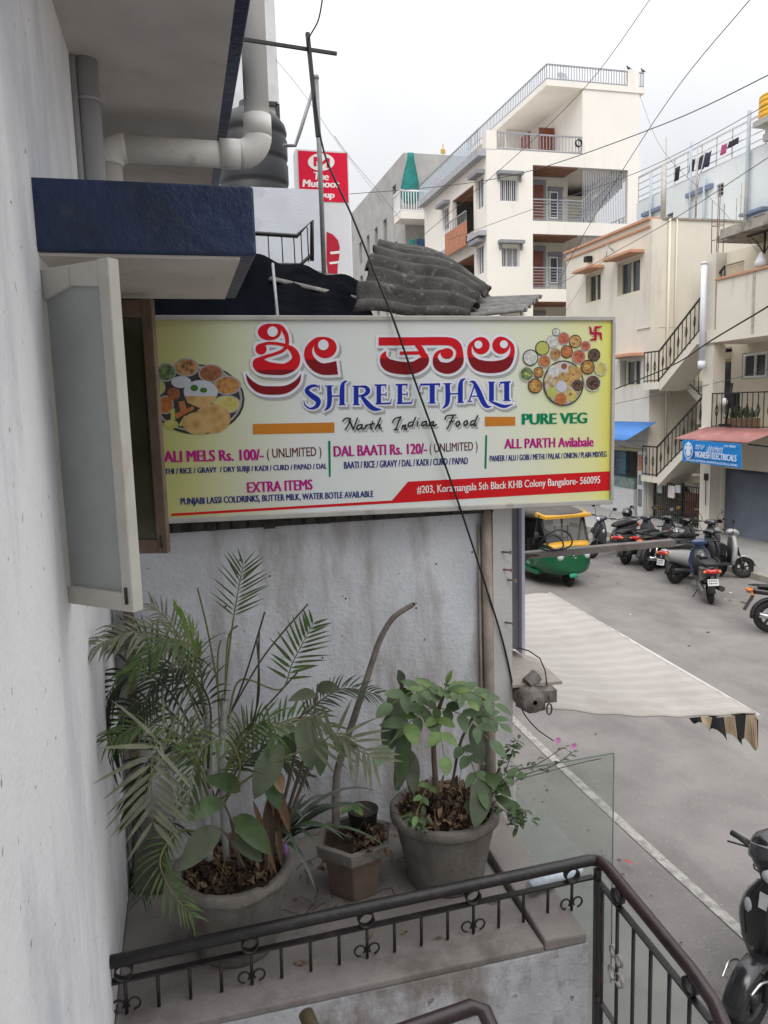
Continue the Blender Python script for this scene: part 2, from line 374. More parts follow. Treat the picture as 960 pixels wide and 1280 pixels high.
b = MB(); b.tube([(.39, 3.5, zz+.075), (.39, 3.5, zz+.16)], rr*1.13, 20); b.tube([(.225, 3.5, zz), (.31, 3.5, zz)], rr*1.13, 20); build(b, 'coupling', PVC, dp)
build(MB().tube(arc((-.155, 3.5, zz-.07), .07, 90, 180, (1,0,0), (0,0,1)), rr*1.1, 20), 'elbow', PVC, dp)
build(MB().tube([(-.225, 3.5, zz-.07), (-.225, 3.5, 4.4)], rr*.98, 20), 'downpipe', PVC, dp)

# ------------------------------------------------------------------ neighbour house with the sign
YW = 3.0
nb = thing('neighbour_house', 'grey white plastered house end wall behind the potted plants and under the sign', 'house', (.6, YW, 0))
b = MB().box(-.298, 1.300, YW, 8.5, 0, 3.92); build(b, 'wall', WALL_N, nb)
b = MB().box(1.232, 1.318, YW-.035, YW+.3, 0, 3.80); build(b, 'corner_pillar', M('pillar_plaster', (.50,.49,.48), .9, .1, 3, .3, 70, stain=(.24,.19,.16), sscale=5, sth=.56, samt=.6, streak=.3, speck=((.12,.09,.08), 30, .72)), nb)
b = MB().box(-.29, 1.23, YW-.045, YW, 3.752, 3.80)  # dark ragged strip; colour holds gap shadow below sign and wall-top stain
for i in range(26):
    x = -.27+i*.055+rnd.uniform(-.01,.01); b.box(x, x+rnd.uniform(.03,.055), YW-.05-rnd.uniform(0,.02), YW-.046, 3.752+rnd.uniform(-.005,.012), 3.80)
build(b, 'gap_shadow_strip', M('gap_shadow_and_stain', (.05,.045,.04), .95, .5, 20, .4, 50), nb)
# stripes of drill holes and nails
b = MB()
for x, y in ((432,748),(405,790),(403,822),(337,720),(282,758),(300,700),(545,705),(590,690),(520,760)):
    p = atY(x, y, YW); b.disc((p.x, YW-.002, p.z), .0042, (0,-1,0), 8)
build(b, 'drill_holes', DARK, nb)
b = MB()
for x, y in ((629,712),(634,725),(631,778),(627,690)):
    p = atY(x, y, YW-.035); b.tube([(p.x, YW-.03, p.z), (p.x+.02, YW-.075, p.z+.004)], .004, 6); b.disc((p.x+.02, YW-.077, p.z+.004), .009, (.3,-1,0), 8)
build(b, 'nails', RUST, nb)
# rusty pipe up the corner
b = MB().tube([(1.218, YW-.03, 2.44), (1.212, YW-.028, 3.1), (1.205, YW-.03, 3.76)], .022, 10)
b.tube([(1.185, YW-.015, 2.5), (1.178, YW-.014, 3.7)], .006, 6)
tag(build(b, 'conduit_pipe', PALEP), 'dirty pale brown conduit pipe running up beside the corner pillar', 'pipe')

# planter slab
sl = thing('planter_terrace', 'low concrete terrace slab carrying the potted plants below the railing', 'terrace', (.45, 2.5, 0))
b = MB().box(-.298, 1.048, 2.115, 2.995, 2.405, 2.43); build(b, 'slab', CONC, sl, bevel=.006)
b = MB(); b.hexa([(1.05,2.115,2.405),(1.205,2.115,2.405),(1.235,2.96,2.405),(1.08,2.96,2.405),(1.05,2.115,2.450),(1.205,2.115,2.440),(1.235,2.96,2.455),(1.08,2.96,2.465)]); build(b, 'kerb', CONC, sl, bevel=.008)
b = MB().box(-.298, 1.207, 2.112, 2.96, 0, 2.404); build(b, 'plinth', PLINTH, sl)
# a leaning board and timber post in the dark corner
b = MB(); b.beam((-.262, 2.93, 2.432), (-.235, 2.955, 3.50), .05, .035, (1,0,0)); tag(build(b, 'timber_post', WOODB, bevel=.003), 'weathered brown timber post standing in the corner behind the palm', 'post')
b = MB(); b.hexa([(-.28,2.80,2.432),(-.17,2.76,2.432),(-.13,2.80,2.70),(-.25,2.86,2.72),(-.29,2.86,2.432),(-.20,2.90,2.432),(-.16,2.92,2.68),(-.28,2.93,2.70)]); tag(build(b, 'stone_slab', POTC, bevel=.01), 'rough grey stone slab leaning in the corner behind the big left pot', 'stone')

# ------------------------------------------------------------------ railing
rail = thing('stair_railing', 'black iron handrail with rings and scrolls along the terrace edge', 'railing', (.5, 2.2, 2.43))
HZ = 2.612; RY = 2.2
build(MB().tube([(-.315, RY, HZ-.002), (.3, RY+.012, HZ+.003), (1.285, RY+.045, HZ-.002), (1.31, RY+.035, HZ-.003)], .0195, 14), 'handrail', BLKIRON, rail)
rp = [(1.31, RY+.035, HZ-.003), (1.325, RY+.0, HZ-.006), (1.31, 1.72, 2.585), (1.308, 1.62, 2.565), (1.30, 1.40, 2.40), (1.29, 1.0, 2.05)]
o = build(MB().tube(rp, .0205, 14), 'handrail', BROWNRAIL, rail); o['label'] = 'brown painted handrail running down the stair'
b = MB(); b.beam((-.30, RY, 2.545), (1.30, RY+.045, 2.545), .022, .007); b.beam((1.305, RY+.03, 2.545), (1.305, 1.62, 2.505), .022, .007); b.beam((1.305, 1.62, 2.505), (1.29, 1.0, 2.0), .022, .007)
build(b, 'flat_bar', BLKIRON, rail)
def ring(mb, c, r, t=.004, ax='Y', wd=.012):
    u = Vector((1,0,0)) if ax == 'Y' else Vector((0,1,0)); a = Vector((0,1,0)) if ax == 'Y' else Vector((1,0,0)); c = Vector(c); n = 20
    rings = []
    for j in range(n):
        d = u*math.cos(2*math.pi*j/n)+Vector((0,0,1))*math.sin(2*math.pi*j/n)
        rings.append([c+d*(r-t)-a*wd, c+d*r-a*wd, c+d*r+a*wd, c+d*(r-t)+a*wd])
    mb.loft(rings, 0, True, False, True)
def scroll(mb, c, sgn, ax='Y'):
    pts = []
    for i in range(15):
        t = i/14; a = -.5*math.pi+sgn*0+t*1.75*math.pi; r = .02*(1-.25*t)
        pts.append((c[0]+sgn*(.022+r*math.sin(a-math.pi*.5+math.pi)), c[1], c[2]+.02-r*math.cos(a-math.pi*.5+math.pi)) if ax == 'Y' else (c[0], c[1]+sgn*(.022+r*math.sin(a+math.pi*.5)), c[2]+.02-r*math.cos(a+math.pi*.5)))
    mb.tube(pts, .0035, 6)
xb = -.265; k = 0
while xb < 1.29:
    y = RY+.045*(xb+.3)/1.6
    b = MB(); b.tube([(xb, y, 2.435), (xb+.002, y, 2.545)], .0055, 7); build(b, 'baluster', BLKIRON, rail)
    if k % 4 == 0:
        b = MB(); ring(b, (xb, y, 2.572), .027); build(b, 'ring', BLKIRON, rail)
        b = MB(); scroll(b, (xb, y, 2.445), 1); scroll(b, (xb, y, 2.445), -1); build(b, 'scroll', BLKIRON, rail)
    xb += .0925; k += 1
k = 0
for i in range(13):
    y = 2.19-i*.095; zt = 2.548 - (.043*(2.2-y)/.58 if y > 1.62 else .043+.82*(1.62-y))
    if i == 0: b = MB(); b.beam((1.305, 2.225, 1.3), (1.305, 2.225, 2.585), .02, .02, (1,0,0)); build(b, 'post', BLKIRON, rail)
    b = MB(); b.tube([(1.305, y, zt-1.0), (1.305, y, zt)], .0065, 7); build(b, 'baluster', BLKIRON, rail)
    if i % 4 == 1:
        b = MB(); ring(b, (1.305, y, zt+.028), .027, .004, 'X'); build(b, 'ring', BLKIRON, rail)
        b = MB(); zc = zt-.19
        for s_ in (1, -1):
            ring(b, (1.302+s_*.004, y+s_*.024, zc), .02, .003, 'X', .006); ring(b, (1.302, y+s_*.02, zc-.075), .024, .003, 'X', .006)
        build(b, 'scroll', M('worn_scroll_paint', (.28,.26,.24), .6, .4, 25) if i == 1 else BLKIRON, rail)
b = MB(); b.beam((1.305, 2.22, 2.10), (1.305, 1.62, 2.05), .018, .006); b.beam((1.305, 1.62, 2.05), (1.29, 1.0, 1.53), .018, .006); build(b, 'flat_bar', BLKIRON, rail)
r2 = MB().tube([(.30, 1.72, 2.575), (.45, 1.745, 2.582), (.66, 1.765, 2.588), (.69, 1.75, 2.583), (.712, 1.66, 2.51), (.74, 1.45, 2.34)], .021, 14)
tag(build(r2, 'lower_handrail', BROWNRAIL), 'short brown bent handrail at the bottom edge nearest the stair', 'handrail')
r3 = MB().tube([(.228, 1.885, 2.575), (.245, 1.80, 2.56), (.30, 1.68, 2.46), (.36, 1.53, 2.34)], .021, 14, cap=True)
tag(build(r3, 'lower_handrail', M('olive_brown_paint', (.10,.075,.045), .45, .3, 15, .2, 80)), 'olive brown rail end poking up left of the bent handrail', 'handrail')
b = MB().tube([(1.10, 2.335, 2.485), (1.325, 2.40, 2.478)], .021, 14); b.tube([(1.30, 2.393, 2.479), (1.328, 2.401, 2.478)], .026, 14)
tag(build(b, 'water_outlet_pipe', M('blue_white_pvc', (.50,.56,.62), .5, .25, 20, stain=(.3,.28,.27), sscale=14, sth=.55, samt=.7)), 'short blue white pipe stub lying over the terrace kerb', 'pipe')
# glass sheet beyond the terrace
b = MB(); b.hexa([(1.262,2.80,1.6),(1.716,2.80,1.6),(1.716,2.808,1.6),(1.262,2.808,1.6),(1.262,2.80,2.682),(1.716,2.80,2.690),(1.716,2.808,2.690),(1.262,2.808,2.682)])
gp = tag(build(b, 'glass_sheet', glass('greenish_glass', (.55,.62,.56), .07)), 'clear upright glass sheet above the pavement beside the terrace', 'glass sheet')
b = MB(); b.tube([(1.262, 2.804, 2.684), (1.716, 2.804, 2.692)], .0035, 6); b.tube([(1.718, 2.804, 2.69), (1.718, 2.804, 1.6)], .003, 6); build(b, 'edge', M('glass_edge', (.16,.19,.17), .3, .2, 9), gp)

# ------------------------------------------------------------------ things on the neighbour's corner
b = MB().beam((1.40, 3.40, 3.475), (2.405, 3.40, 3.480), .05, .006); b.beam((1.40, 3.376, 3.462), (2.405, 3.376, 3.466), .005, .03)
tag(build(b, 'angle_iron_bar', M('steel_bar', (.15,.135,.125), .6, .25, 9, .2, 60, metal=.3, stain=(.10,.06,.04), sscale=8, sth=.55, samt=.6)), 'bare steel angle bar sticking out from the wall corner below the sign', 'steel bar')
b = MB()
def loopc(cx, cz, r, y): return [(cx+r*1.25*math.cos(R(a)), y+.02*math.sin(R(a*2)), cz+r*.75*math.sin(R(a))) for a in range(-30, 331, 15)]
b.tube(loopc(1.74, 3.53, .065, 3.38), .004, 6); b.tube(loopc(1.70, 3.52, .05, 3.36), .004, 6); b.tube([(1.40, 3.3, 3.53), (1.48, 3.3, 3.55), (1.50, 3.32, 3.50), (1.46, 3.33, 3.47), (1.55, 3.36, 3.47), (1.66, 3.38, 3.46)], .004, 6)
b.tube([(1.41, 3.30, 3.46), (1.47, 3.31, 3.40), (1.52, 3.33, 3.42), (1.58, 3.36, 3.46)], .004, 6)
tag(build(b, 'cable_coil', BLACK), 'loose coil of black cable hanging on the steel bar', 'cable')
pn = thing('shop_sign_box', 'back of a tall grey box sign with lilac edge on the wall corner', 'sign', (1.5, 3.25, 3.05))
b = MB().box(1.405, 1.465, 3.22, 3.26, 3.06, 4.1); build(b, 'back_panel', M('grey_sheet', (.16,.165,.18), .6, .15, 5, .1, 40, stain=(.26,.26,.27), sscale=5, sth=.6, samt=.5), pn)
b = MB().box(1.467, 1.482, 3.19, 3.6, 3.04, 4.1); build(b, 'edge_trim', M('lilac_sheet', (.46,.44,.54), .6, .08, 5, .1, 30, stain=(.3,.28,.3), sscale=8, sth=.6, samt=.6), pn)
P4 = [atY(640,812,3.30), atY(672,824,3.24), atY(703,851,2.92), atY(640,856,2.93)]; P4 = [P4[0], P4[3], P4[2], P4[1]]; dz = Vector((0,0,.016))
b = MB().hexa([q_-dz for q_ in P4]+P4)
tag(build(b, 'wooden_plank', M('grey_plank', (.33,.29,.26), .85, .2, 8, .3, 50, stain=(.18,.15,.13), sscale=6, sth=.52, samt=.6), bevel=.003), 'warped grey plank sloping over the awning bracket', 'plank')
AWY0, AWY1 = 3.62, 6.25
aw = thing('shop_awning', 'faded beige retractable awning over the pavement with striped valance', 'awning', (1.4, 3.6, 2.2))
# cloth: wall edge to front bar, slight sag and folds
def awz(t, y):
    zf = 2.36+(y-AWY0)*.045
    return 2.76*(1-t)+zf*t - .07*math.sin(math.pi*t)*(1 if y > AWY0+.2 else 1.0) + .004*math.sin(t*42)
b = MB(); vs_ = []; NX, NY = 40, 72
for j in range(NY+1):
    for i in range(NX+1):
        t = i/NX; y = AWY0+(AWY1-AWY0)*j/NY; x0 = 1.32; 
        vs_.append((x0+(3.15-x0)*t, y-.10*(1-t)*(1 if j == 0 else 1-j/NY), awz(t, y)+.006*math.sin(y*3+t*4)+.0045*math.sin(y*2*math.pi/.146+t*1.2)*(.5+.5*t)-.022*math.sin(math.pi*t)*math.sin(math.pi*(y-AWY0)/(AWY1-AWY0))*2))
b.add(vs_, [(j*(NX+1)+i, j*(NX+1)+i+1, (j+1)*(NX+1)+i+1, (j+1)*(NX+1)+i) for j in range(NY) for i in range(NX)], 0, True)
AWC = M('faded_awning_cloth', (.36,.33,.30), .85, .07, 1.5, .15, 60, stain=(.29,.26,.23), sscale=2.2, sth=.5, samt=.6)
b.mi = [((k//NX)//2) % 2 for k in range(len(b.f))]
build(b, 'cloth', [AWC, M('faded_awning_stripe', (.39,.36,.33), .85, .07, 1.5, .15, 60, stain=(.31,.28,.25), sscale=2.2, sth=.5, samt=.6)], aw, solid=.006)
b = MB(); b.tube([(3.155, AWY0-.02, awz(1, AWY0)-.012), (3.155, AWY1+.02, awz(1, AWY1)-.012)], .018, 10); build(b, 'front_bar', M('white_bar', (.5,.48,.46), .5, .1, 7), aw)
b = MB(); vs_ = []; n = 120
for i in range(n+1):
    y = AWY0+(AWY1-AWY0)*i/n; zt = awz(1, y)-.02; d = .14+.05*math.cos(i*2*math.pi/20); x = 3.16+.018*math.sin(i*2*math.pi/10+.5)
    vs_ += [(3.162, y, zt), (x, y, zt-d)]
for i in range(n): b.quad(vs_[2*i], vs_[2*i+2], vs_[2*i+3], vs_[2*i+1], mi=(i//6) % 2)
build(b, 'valance', [M('black_stripe', (.012,.012,.012), .9, .2, 8), M('tan_stripe', (.30,.23,.15), .9, .2, 8)], aw, recalc=False, solid=.003)
b = MB(); vs_ = []; n = 30
for i in range(n+1):
    t = .74+.26*i/n; x = 1.32+(3.15-1.32)*t; zt = awz(t, AWY0)-.005; d = .005+.19*((t-.74)/.26)**.9+.022*math.sin(i*.95)
    vs_ += [(x, AWY0-.10*(1-t)-.002, zt), (x+.012*math.sin(i), AWY0-.10*(1-t)-.015+.02*math.sin(i*.8), zt-d)]
for i in range(n): b.quad(vs_[2*i], vs_[2*i+2], vs_[2*i+3], vs_[2*i+1], mi=(i//5) % 2)
build(b, 'side_valance', [MATS['black_stripe'], MATS['tan_stripe']], aw, recalc=False, solid=.003)
GREASE = M('dusty_steel', (.20,.18,.165), .65, .3, 14, .3, 60, metal=.2, stain=(.06,.045,.035), sscale=12, sth=.46, samt=.8)
b = MB(); b.obox((1.395, 2.95, 2.925), (.085,.10,.09), Matrix.Rotation(.2, 3, 'Z')); b.lathe([(.01,-.07),(.055,-.06),(.06,0),(.05,.06),(.01,.07)], (1.375, 2.93, 2.94), 14, M=Matrix.Rotation(R(90), 3, 'X'))
b.obox((1.445, 2.90, 2.955), (.075,.06,.055), Matrix.Rotation(-.12, 3, 'Z')); b.tube([(1.45, 2.872, 2.955), (1.45, 2.860, 2.955)], .012, 10); b.tube([(1.37,2.93,3.0),(1.42,2.94,3.03)], .03, 10)
rl = [(1.452+.012*math.cos(R(a)), 2.885, 2.893+.025*math.sin(R(a))) for a in range(0, 360, 30)]; b.tube(rl, .004, 6, closed=True)
build(b, 'winding_gear', GREASE, aw, bevel=.003)
b = MB().tube([(1.37, 3.0, 2.96), (1.37, 6.3, 3.00)], .035, 12); build(b, 'roller', GREASE, aw)
b = MB().tube([Vector(v) for v in cat([tuple(atY(648,872,2.93)), tuple(atY(655,892,2.92)), tuple(atY(672,912,2.91)), tuple(atY(692,926,2.90))])], .0028, 6); build(b, 'loose_wire', BLACK, aw); b = MB(); b.tube([Vector(v) for v in ((1.36, 3.0, 3.14), (1.40, 2.98, 3.13), (1.44, 2.95, 3.10), (1.455, 2.93, 3.05), (1.46, 2.92, 2.98), (1.44, 2.92, 2.95))], .0028, 6); build(b, 'loose_wire', BLACK, aw)

# ------------------------------------------------------------------ roof clutter above the sign
ROOFSH = M('asbestos_sheet', (.15,.145,.135), .9, .35, 14, .4, 80, stain=(.32,.31,.29), sscale=20, sth=.55, samt=.6)
TARP = M('black_tarp', (.008,.009,.012), .95, .4, 7, .3, 20, spec=0)
def corr(p00, p10, p01, p11, waves, amp, name, lab, curl=0, ragged=0, nv=30, mat=ROOFSH, bulge=0):
    """corrugated sheet; u along p00-p10 is across the waves"""
    p00, p10, p01, p11 = map(Vector, (p00, p10, p01, p11)); nu = waves*8; b = MB(); vs_ = []
    nrm = (p10-p00).cross(p01-p00).normalized()
    if nrm.z < 0: nrm = -nrm
    for j in range(nv+1):
        for i in range(nu+1):
            u = i/nu; v = j/nv
            if ragged: v = v*(1-ragged*(.5+.5*math.sin(u*23)+.35*math.sin(u*61))/2) + (ragged*.5*(.5+.5*math.sin(u*31))*(1-v))
            p = (p00*(1-u)+p10*u)*(1-v)+(p01*(1-u)+p11*u)*v
            vs_.append(p+nrm*(amp*math.sin(u*waves*2*math.pi)+curl*math.sin(math.pi*u)+bulge*math.sin(math.pi*v)*(.3+.7*u)+(.012*math.sin(v*9+u*4) if bulge else 0)))
    b.add(vs_, [(j*(nu+1)+i, j*(nu+1)+i+1, (j+1)*(nu+1)+i+1, (j+1)*(nu+1)+i) for j in range(nv) for i in range(nu)], 0, True)
    return tag(build(b, name, mat, recalc=False, solid=.008), lab, 'roof sheet')
corr(atY(436,392,3.45), atY(478,304,4.55), atY(590,402,3.45), atY(614,372,4.3), 8, .026, 'roof_sheet', 'broken curled dark corrugated sheet tilted up above the middle of the sign', curl=.10, ragged=.10, bulge=.06, mat=M('dark_asbestos_sheet', (.062,.057,.053), .9, .5, 9, .5, 60, stain=(.30,.29,.27), sscale=26, sth=.58, samt=.6))
corr(atY(582,397,3.5), atY(592,372,4.1), atY(655,389,3.5), atY(678,369,4.1), 5, .012, 'roof_sheet', 'flat grey corrugated sheet strip at the right end of the broken sheet', nv=10)
corr(atY(335,350,4.3), atY(392,338,5.2), atY(448,376,4.3), atY(452,352,5.2), 6, .014, 'roof_sheet', 'pale dusty corrugated sheet lying between the tarp and the broken sheet', nv=12)
b = MB(); vs_ = []
T0, T1, T2, T3 = atY(312,318,4.6), atY(455,352,4.6), atY(300,402,3.6), atY(470,402,3.6)
for j in range(13):
    for i in range(25):
        u, v = i/24, j/12; p = (T0*(1-u)+T1*u)*(1-v)+(T2*(1-u)+T3*u)*v; vs_.append(p+Vector((0,0,.015*math.sin(u*17+v*5)-.05*math.sin(math.pi*v))))
b.add(vs_, [(j*25+i, j*25+i+1, (j+1)*25+i+1, (j+1)*25+i) for j in range(12) for i in range(24)], 0, True)
tag(build(b, 'tarpaulin', TARP, recalc=False, solid=.004), 'black tarpaulin sagging over the shed roof behind the left half of the sign', 'tarpaulin')
# shed under it so that no daylight shows through
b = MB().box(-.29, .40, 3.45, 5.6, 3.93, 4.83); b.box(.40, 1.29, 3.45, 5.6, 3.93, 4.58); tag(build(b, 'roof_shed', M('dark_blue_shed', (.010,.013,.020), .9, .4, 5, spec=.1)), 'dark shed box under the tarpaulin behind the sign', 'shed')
b = MB().tube([atY(341,330,4.4), atY(347,398,3.4)], .008, 7); tag(build(b, 'thin_post', PVCD), 'thin grey post propping the tarpaulin left of the broken sheet', 'post')
lw = MB().box(.30, 1.30, 7.0, 9.6, 3.9, 6.11); tag(build(lw, 'roof_room', M('pale_blue_plaster', (.50,.53,.57), .9, .08, 3, .4, 60, stain=(.33,.34,.36), sscale=5, sth=.55, samt=.5)), 'pale blue white rooftop room behind the black railing', 'roof room')
rl2 = thing('roof_railing', 'bent black iron railing in front of the pale rooftop room', 'railing', (.7, 5.0, 4.7))
q = lambda x, y, d=5.0: atY(x, y, d)
build(MB().tube([q(300,291), q(325,292), q(371,295), q(390,276), q(390,326)], .014, 8), 'top_rail', BLKIRON, rl2)
build(MB().tube([q(300,334), q(345,331), q(375,331), q(390,318)], .012, 8), 'bottom_rail', BLKIRON, rl2)
for x, dy in ((335,0),(352,0),(367,0),(376,4),(384,10)): build(MB().tube([q(x,294-dy), q(x+2,333-dy/2)], .004, 6), 'baluster', BLKIRON, rl2)
build(MB().tube([q(344,331), q(346,396)], .009, 7), 'post', BLKIRON, rl2)
# water tank on the room
def tank(mb, c, r, h, n=28):
    prof = [(.01, 0), (r, 0)]
    k = 5
    for i in range(k):
        z0 = h*.80*i/k; z1 = h*.80*(i+1)/k
        prof += [(r, z0+.01), (r, z1-.05*h), (r*.965, z1-.035*h), (r*.965, z1-.015*h), (r, z1)]
    prof += [(r*.95, h*.85), (r*.7, h*.92), (r*.35, h*.96), (r*.33, h), (.01, h)]
    mb.lathe(prof, c, n)
b = MB(); tank(b, (1.06, 10.15, 6.11), .43, 1.85); tag(build(b, 'water_tank', M('black_tank_plastic', (.011,.012,.015), .5, .2, 6, .1, 30)), 'black ribbed plastic water tank on the roof behind the drain pipe', 'water tank')
b = MB().box(-.8, 1.25, 9.62, 13, 3.9, 6.1); tag(build(b, 'rear_roof', MATS['pale_blue_plaster']), 'pale flat roofed house end that carries the black tank', 'house')
b = MB(); b.hexa([(.2,13,5),(1.83,13,5),(1.83,15,5),(.2,15,5),(.2,13,12.5),(1.80,13,12.5),(1.80,15,12.5),(.2,15,12.5)])
tw = thing('tower_house', 'pale grey tower like house wall seen past the cream drain pipe', 'house', (1.0, 13, 5)); build(b, 'wall', M('tower_plaster', (.52,.53,.54), .9, .1, 2, .2, 40, stain=(.38,.38,.39), sscale=3, sth=.5, samt=.6), tw)
b = MB()
p0, p1 = atY(306,127,12.95), atY(350,200,12.95); b.beam((p0.x,12.97,p0.z),(p1.x,12.97,p0.z),.06,.06); b.beam((p1.x,12.97,p0.z),(p1.x,12.97,p1.z),.06,.06,(1,0,0)); b.beam((p0.x,12.97,p0.z),(p0.x,12.97,p1.z),.06,.06,(1,0,0)); build(b, 'window_frame', BLKIRON, tw)
# antenna poles
GALV = M('galvanised_pipe', (.26,.26,.265), .5, .2, 9, metal=.4, stain=(.2,.14,.10), sscale=15, sth=.6, samt=.5)
b = MB(); b.beam((.22, 3.3, 5.665), (.705, 3.3, 5.635), .012, .012); b.beam((.585, 3.29, 5.70), (.612, 3.29, 5.305), .016, .016, (1,0,0))
tag(build(b, 'clothes_line_bracket', M('dark_bracket', (.06,.06,.06), .5, .3, 15, metal=.3)), 'dark thin bar reaching out from the balcony edge with a hanging tube', 'bracket')
b = MB(); b.tube([atY(395,98,5), atY(400,210,5), atY(405,342,5)], .0155, 9); b.ell(atY(395,97,5), (.02,.02,.02)); b.tube([atY(394,103,5), atY(375,165,5), atY(369,182,5), atY(354,182,5)], .011, 8)
tag(build(b, 'antenna_pole', GALV), 'tall thin grey pole with a bent brace rising before the red sign', 'pole')
# ------------------------------------------------------------------ the restaurant sign
YS = 2.88
sg = thing('restaurant_sign', 'yellow and white restaurant sign board with red and blue lettering above the plants', 'sign', (.95, YS, 3.74))
SX0, SX1, SZ0, SZ1 = -.16, 1.735, 3.785, 4.532
def zb(x): return 3.812-.036*(x-SX0)/(SX1-SX0)
m = bpy.data.materials.new('sign_print'); m.use_nodes = True; MATS['sign_print'] = m
t = m.node_tree; bs = t.nodes['Principled BSDF']; bs.inputs['Roughness'].default_value = .55; bs.inputs['Specular IOR Level'].default_value = .12
tcn = t.nodes.new('ShaderNodeTexCoord'); sx = t.nodes.new('ShaderNodeSeparateXYZ'); t.links.new(tcn.outputs['Object'], sx.inputs[0])
mr = t.nodes.new('ShaderNodeMapRange'); mr.inputs[1].default_value = SX0-.95; mr.inputs[2].default_value = SX1-.95; t.links.new(sx.outputs['X'], mr.inputs[0])
cr = t.nodes.new('ShaderNodeValToRGB'); e = cr.color_ramp.elements
e[0].position = 0; e[0].color = (.50,.49,.14,1); e[1].position = 1; e[1].color = (.74,.70,.10,1)
for p_, c_ in ((.10,(.55,.56,.26)), (.22,(.64,.67,.52)), (.34,(.72,.75,.74)), (.66,(.73,.76,.73)), (.82,(.72,.74,.54)), (.95,(.72,.73,.36))):
    x = cr.color_ramp.elements.new(p_); x.color = (*c_, 1)
nz = t.nodes.new('ShaderNodeTexNoise'); nz.inputs['Scale'].default_value = 3; nz.inputs['Detail'].default_value = 6; t.links.new(tcn.outputs['Object'], nz.inputs['Vector'])
ad = t.nodes.new('ShaderNodeMix'); ad.data_type = 'RGBA'; ad.blend_type = 'MULTIPLY'; ad.inputs[0].default_value = .15
t.links.new(mr.outputs[0], cr.inputs[0]); t.links.new(cr.outputs[0], ad.inputs[6]); t.links.new(nz.outputs['Color'], ad.inputs[7]); t.links.new(ad.outputs[2], bs.inputs['Base Color'])
def printed(name, col, rough=.55): return M(name, col, rough, .05, 6, spec=.12)
def qbox(mb, x0, x1, y0, y1, za, zbot=None, top=None):
    # a bar whose lower edge follows the slightly crooked foot of the board
    lo = (lambda x: zb(x)+za); hi = (lambda x: top) if top is not None else (lambda x: zb(x)+zbot)
    return mb.hexa([(x0,y0,lo(x0)),(x1,y0,lo(x1)),(x1,y1,lo(x1)),(x0,y1,lo(x0)),(x0,y0,hi(x0)),(x1,y0,hi(x1)),(x1,y1,hi(x1)),(x0,y1,hi(x0))])
build(qbox(MB(), SX0+.010, SX1-.010, YS, YS+.02, .008, top=SZ1-.010), 'face', m, sg)
b = MB().box(SX0-.01, SX1+.004, YS-.010, YS+.085, SZ1-.010, SZ1+.008); qbox(b, SX0-.01, SX1+.004, YS-.010, YS+.085, -.010, .010); qbox(b, SX1-.010, SX1+.005, YS-.012, YS+.085, .010, top=SZ1-.010); qbox(b, SX0-.010, SX0+.010, YS-.010, YS+.085, .010, top=SZ1-.010)
build(b, 'frame', ALUD, sg, bevel=.003)
build(qbox(MB(), SX0+.012, SX1-.012, YS+.021, YS+.084, .012, top=SZ1-.012), 'back_panel', M('sign_back', (.2,.2,.21), .7), sg)
def sp_(x, y): p = atY(x, y, YS); return p.x, p.z
EPS = [0]
def flat(polys, name, mats, parent, eps=.0008, solid=0):
    """printed shapes: list of (pts2d, material index); later ones lie a hair above earlier ones"""
    b = MB()
    for i, (pl, mi) in enumerate(polys): b.add([(x, YS-eps-i*.00003, z) for x, z in pl], [tuple(range(len(pl)))], mi)
    o = build(b, name, mats, parent, recalc=False)
    me = o.data; bm = bmesh.new(); bm.from_mesh(me)
    for f in bm.faces:
        if f.normal.y > 0: f.normal_flip()
    bm.to_mesh(me); bm.free(); return o
def ribbon(pts, grow=0, smooth=True):
    """(x, y, width) centre line in picture units -> quads strip polygons list"""
    p = cat(pts) if smooth and len(pts) > 2 else list(pts)
    L_, R_ = [], []
    for i, (x, y, w_) in enumerate(p):
        a = p[max(0, i-1)]; c_ = p[min(len(p)-1, i+1)]; dx, dy = c_[0]-a[0], c_[1]-a[1]; l = math.hypot(dx, dy) or 1
        w_ = max(w_, 0)/2+grow; nx, ny = -dy/l*w_, dx/l*w_
        ex = 0
        if grow and i in (0, len(p)-1): s_ = -1 if i == 0 else 1; x += dx/l*grow*s_; y += dy/l*grow*s_
        L_.append((x+nx, y+ny)); R_.append((x-nx, y-ny))
    return [[L_[i], L_[i+1], R_[i+1], R_[i]] for i in range(len(p)-1)]
def circ(cx, cy, r, ry=None, n=28): ry = ry or r; return [(cx+r*math.cos(2*math.pi*k/n), cy+ry*math.sin(2*math.pi*k/n)) for k in range(n)]
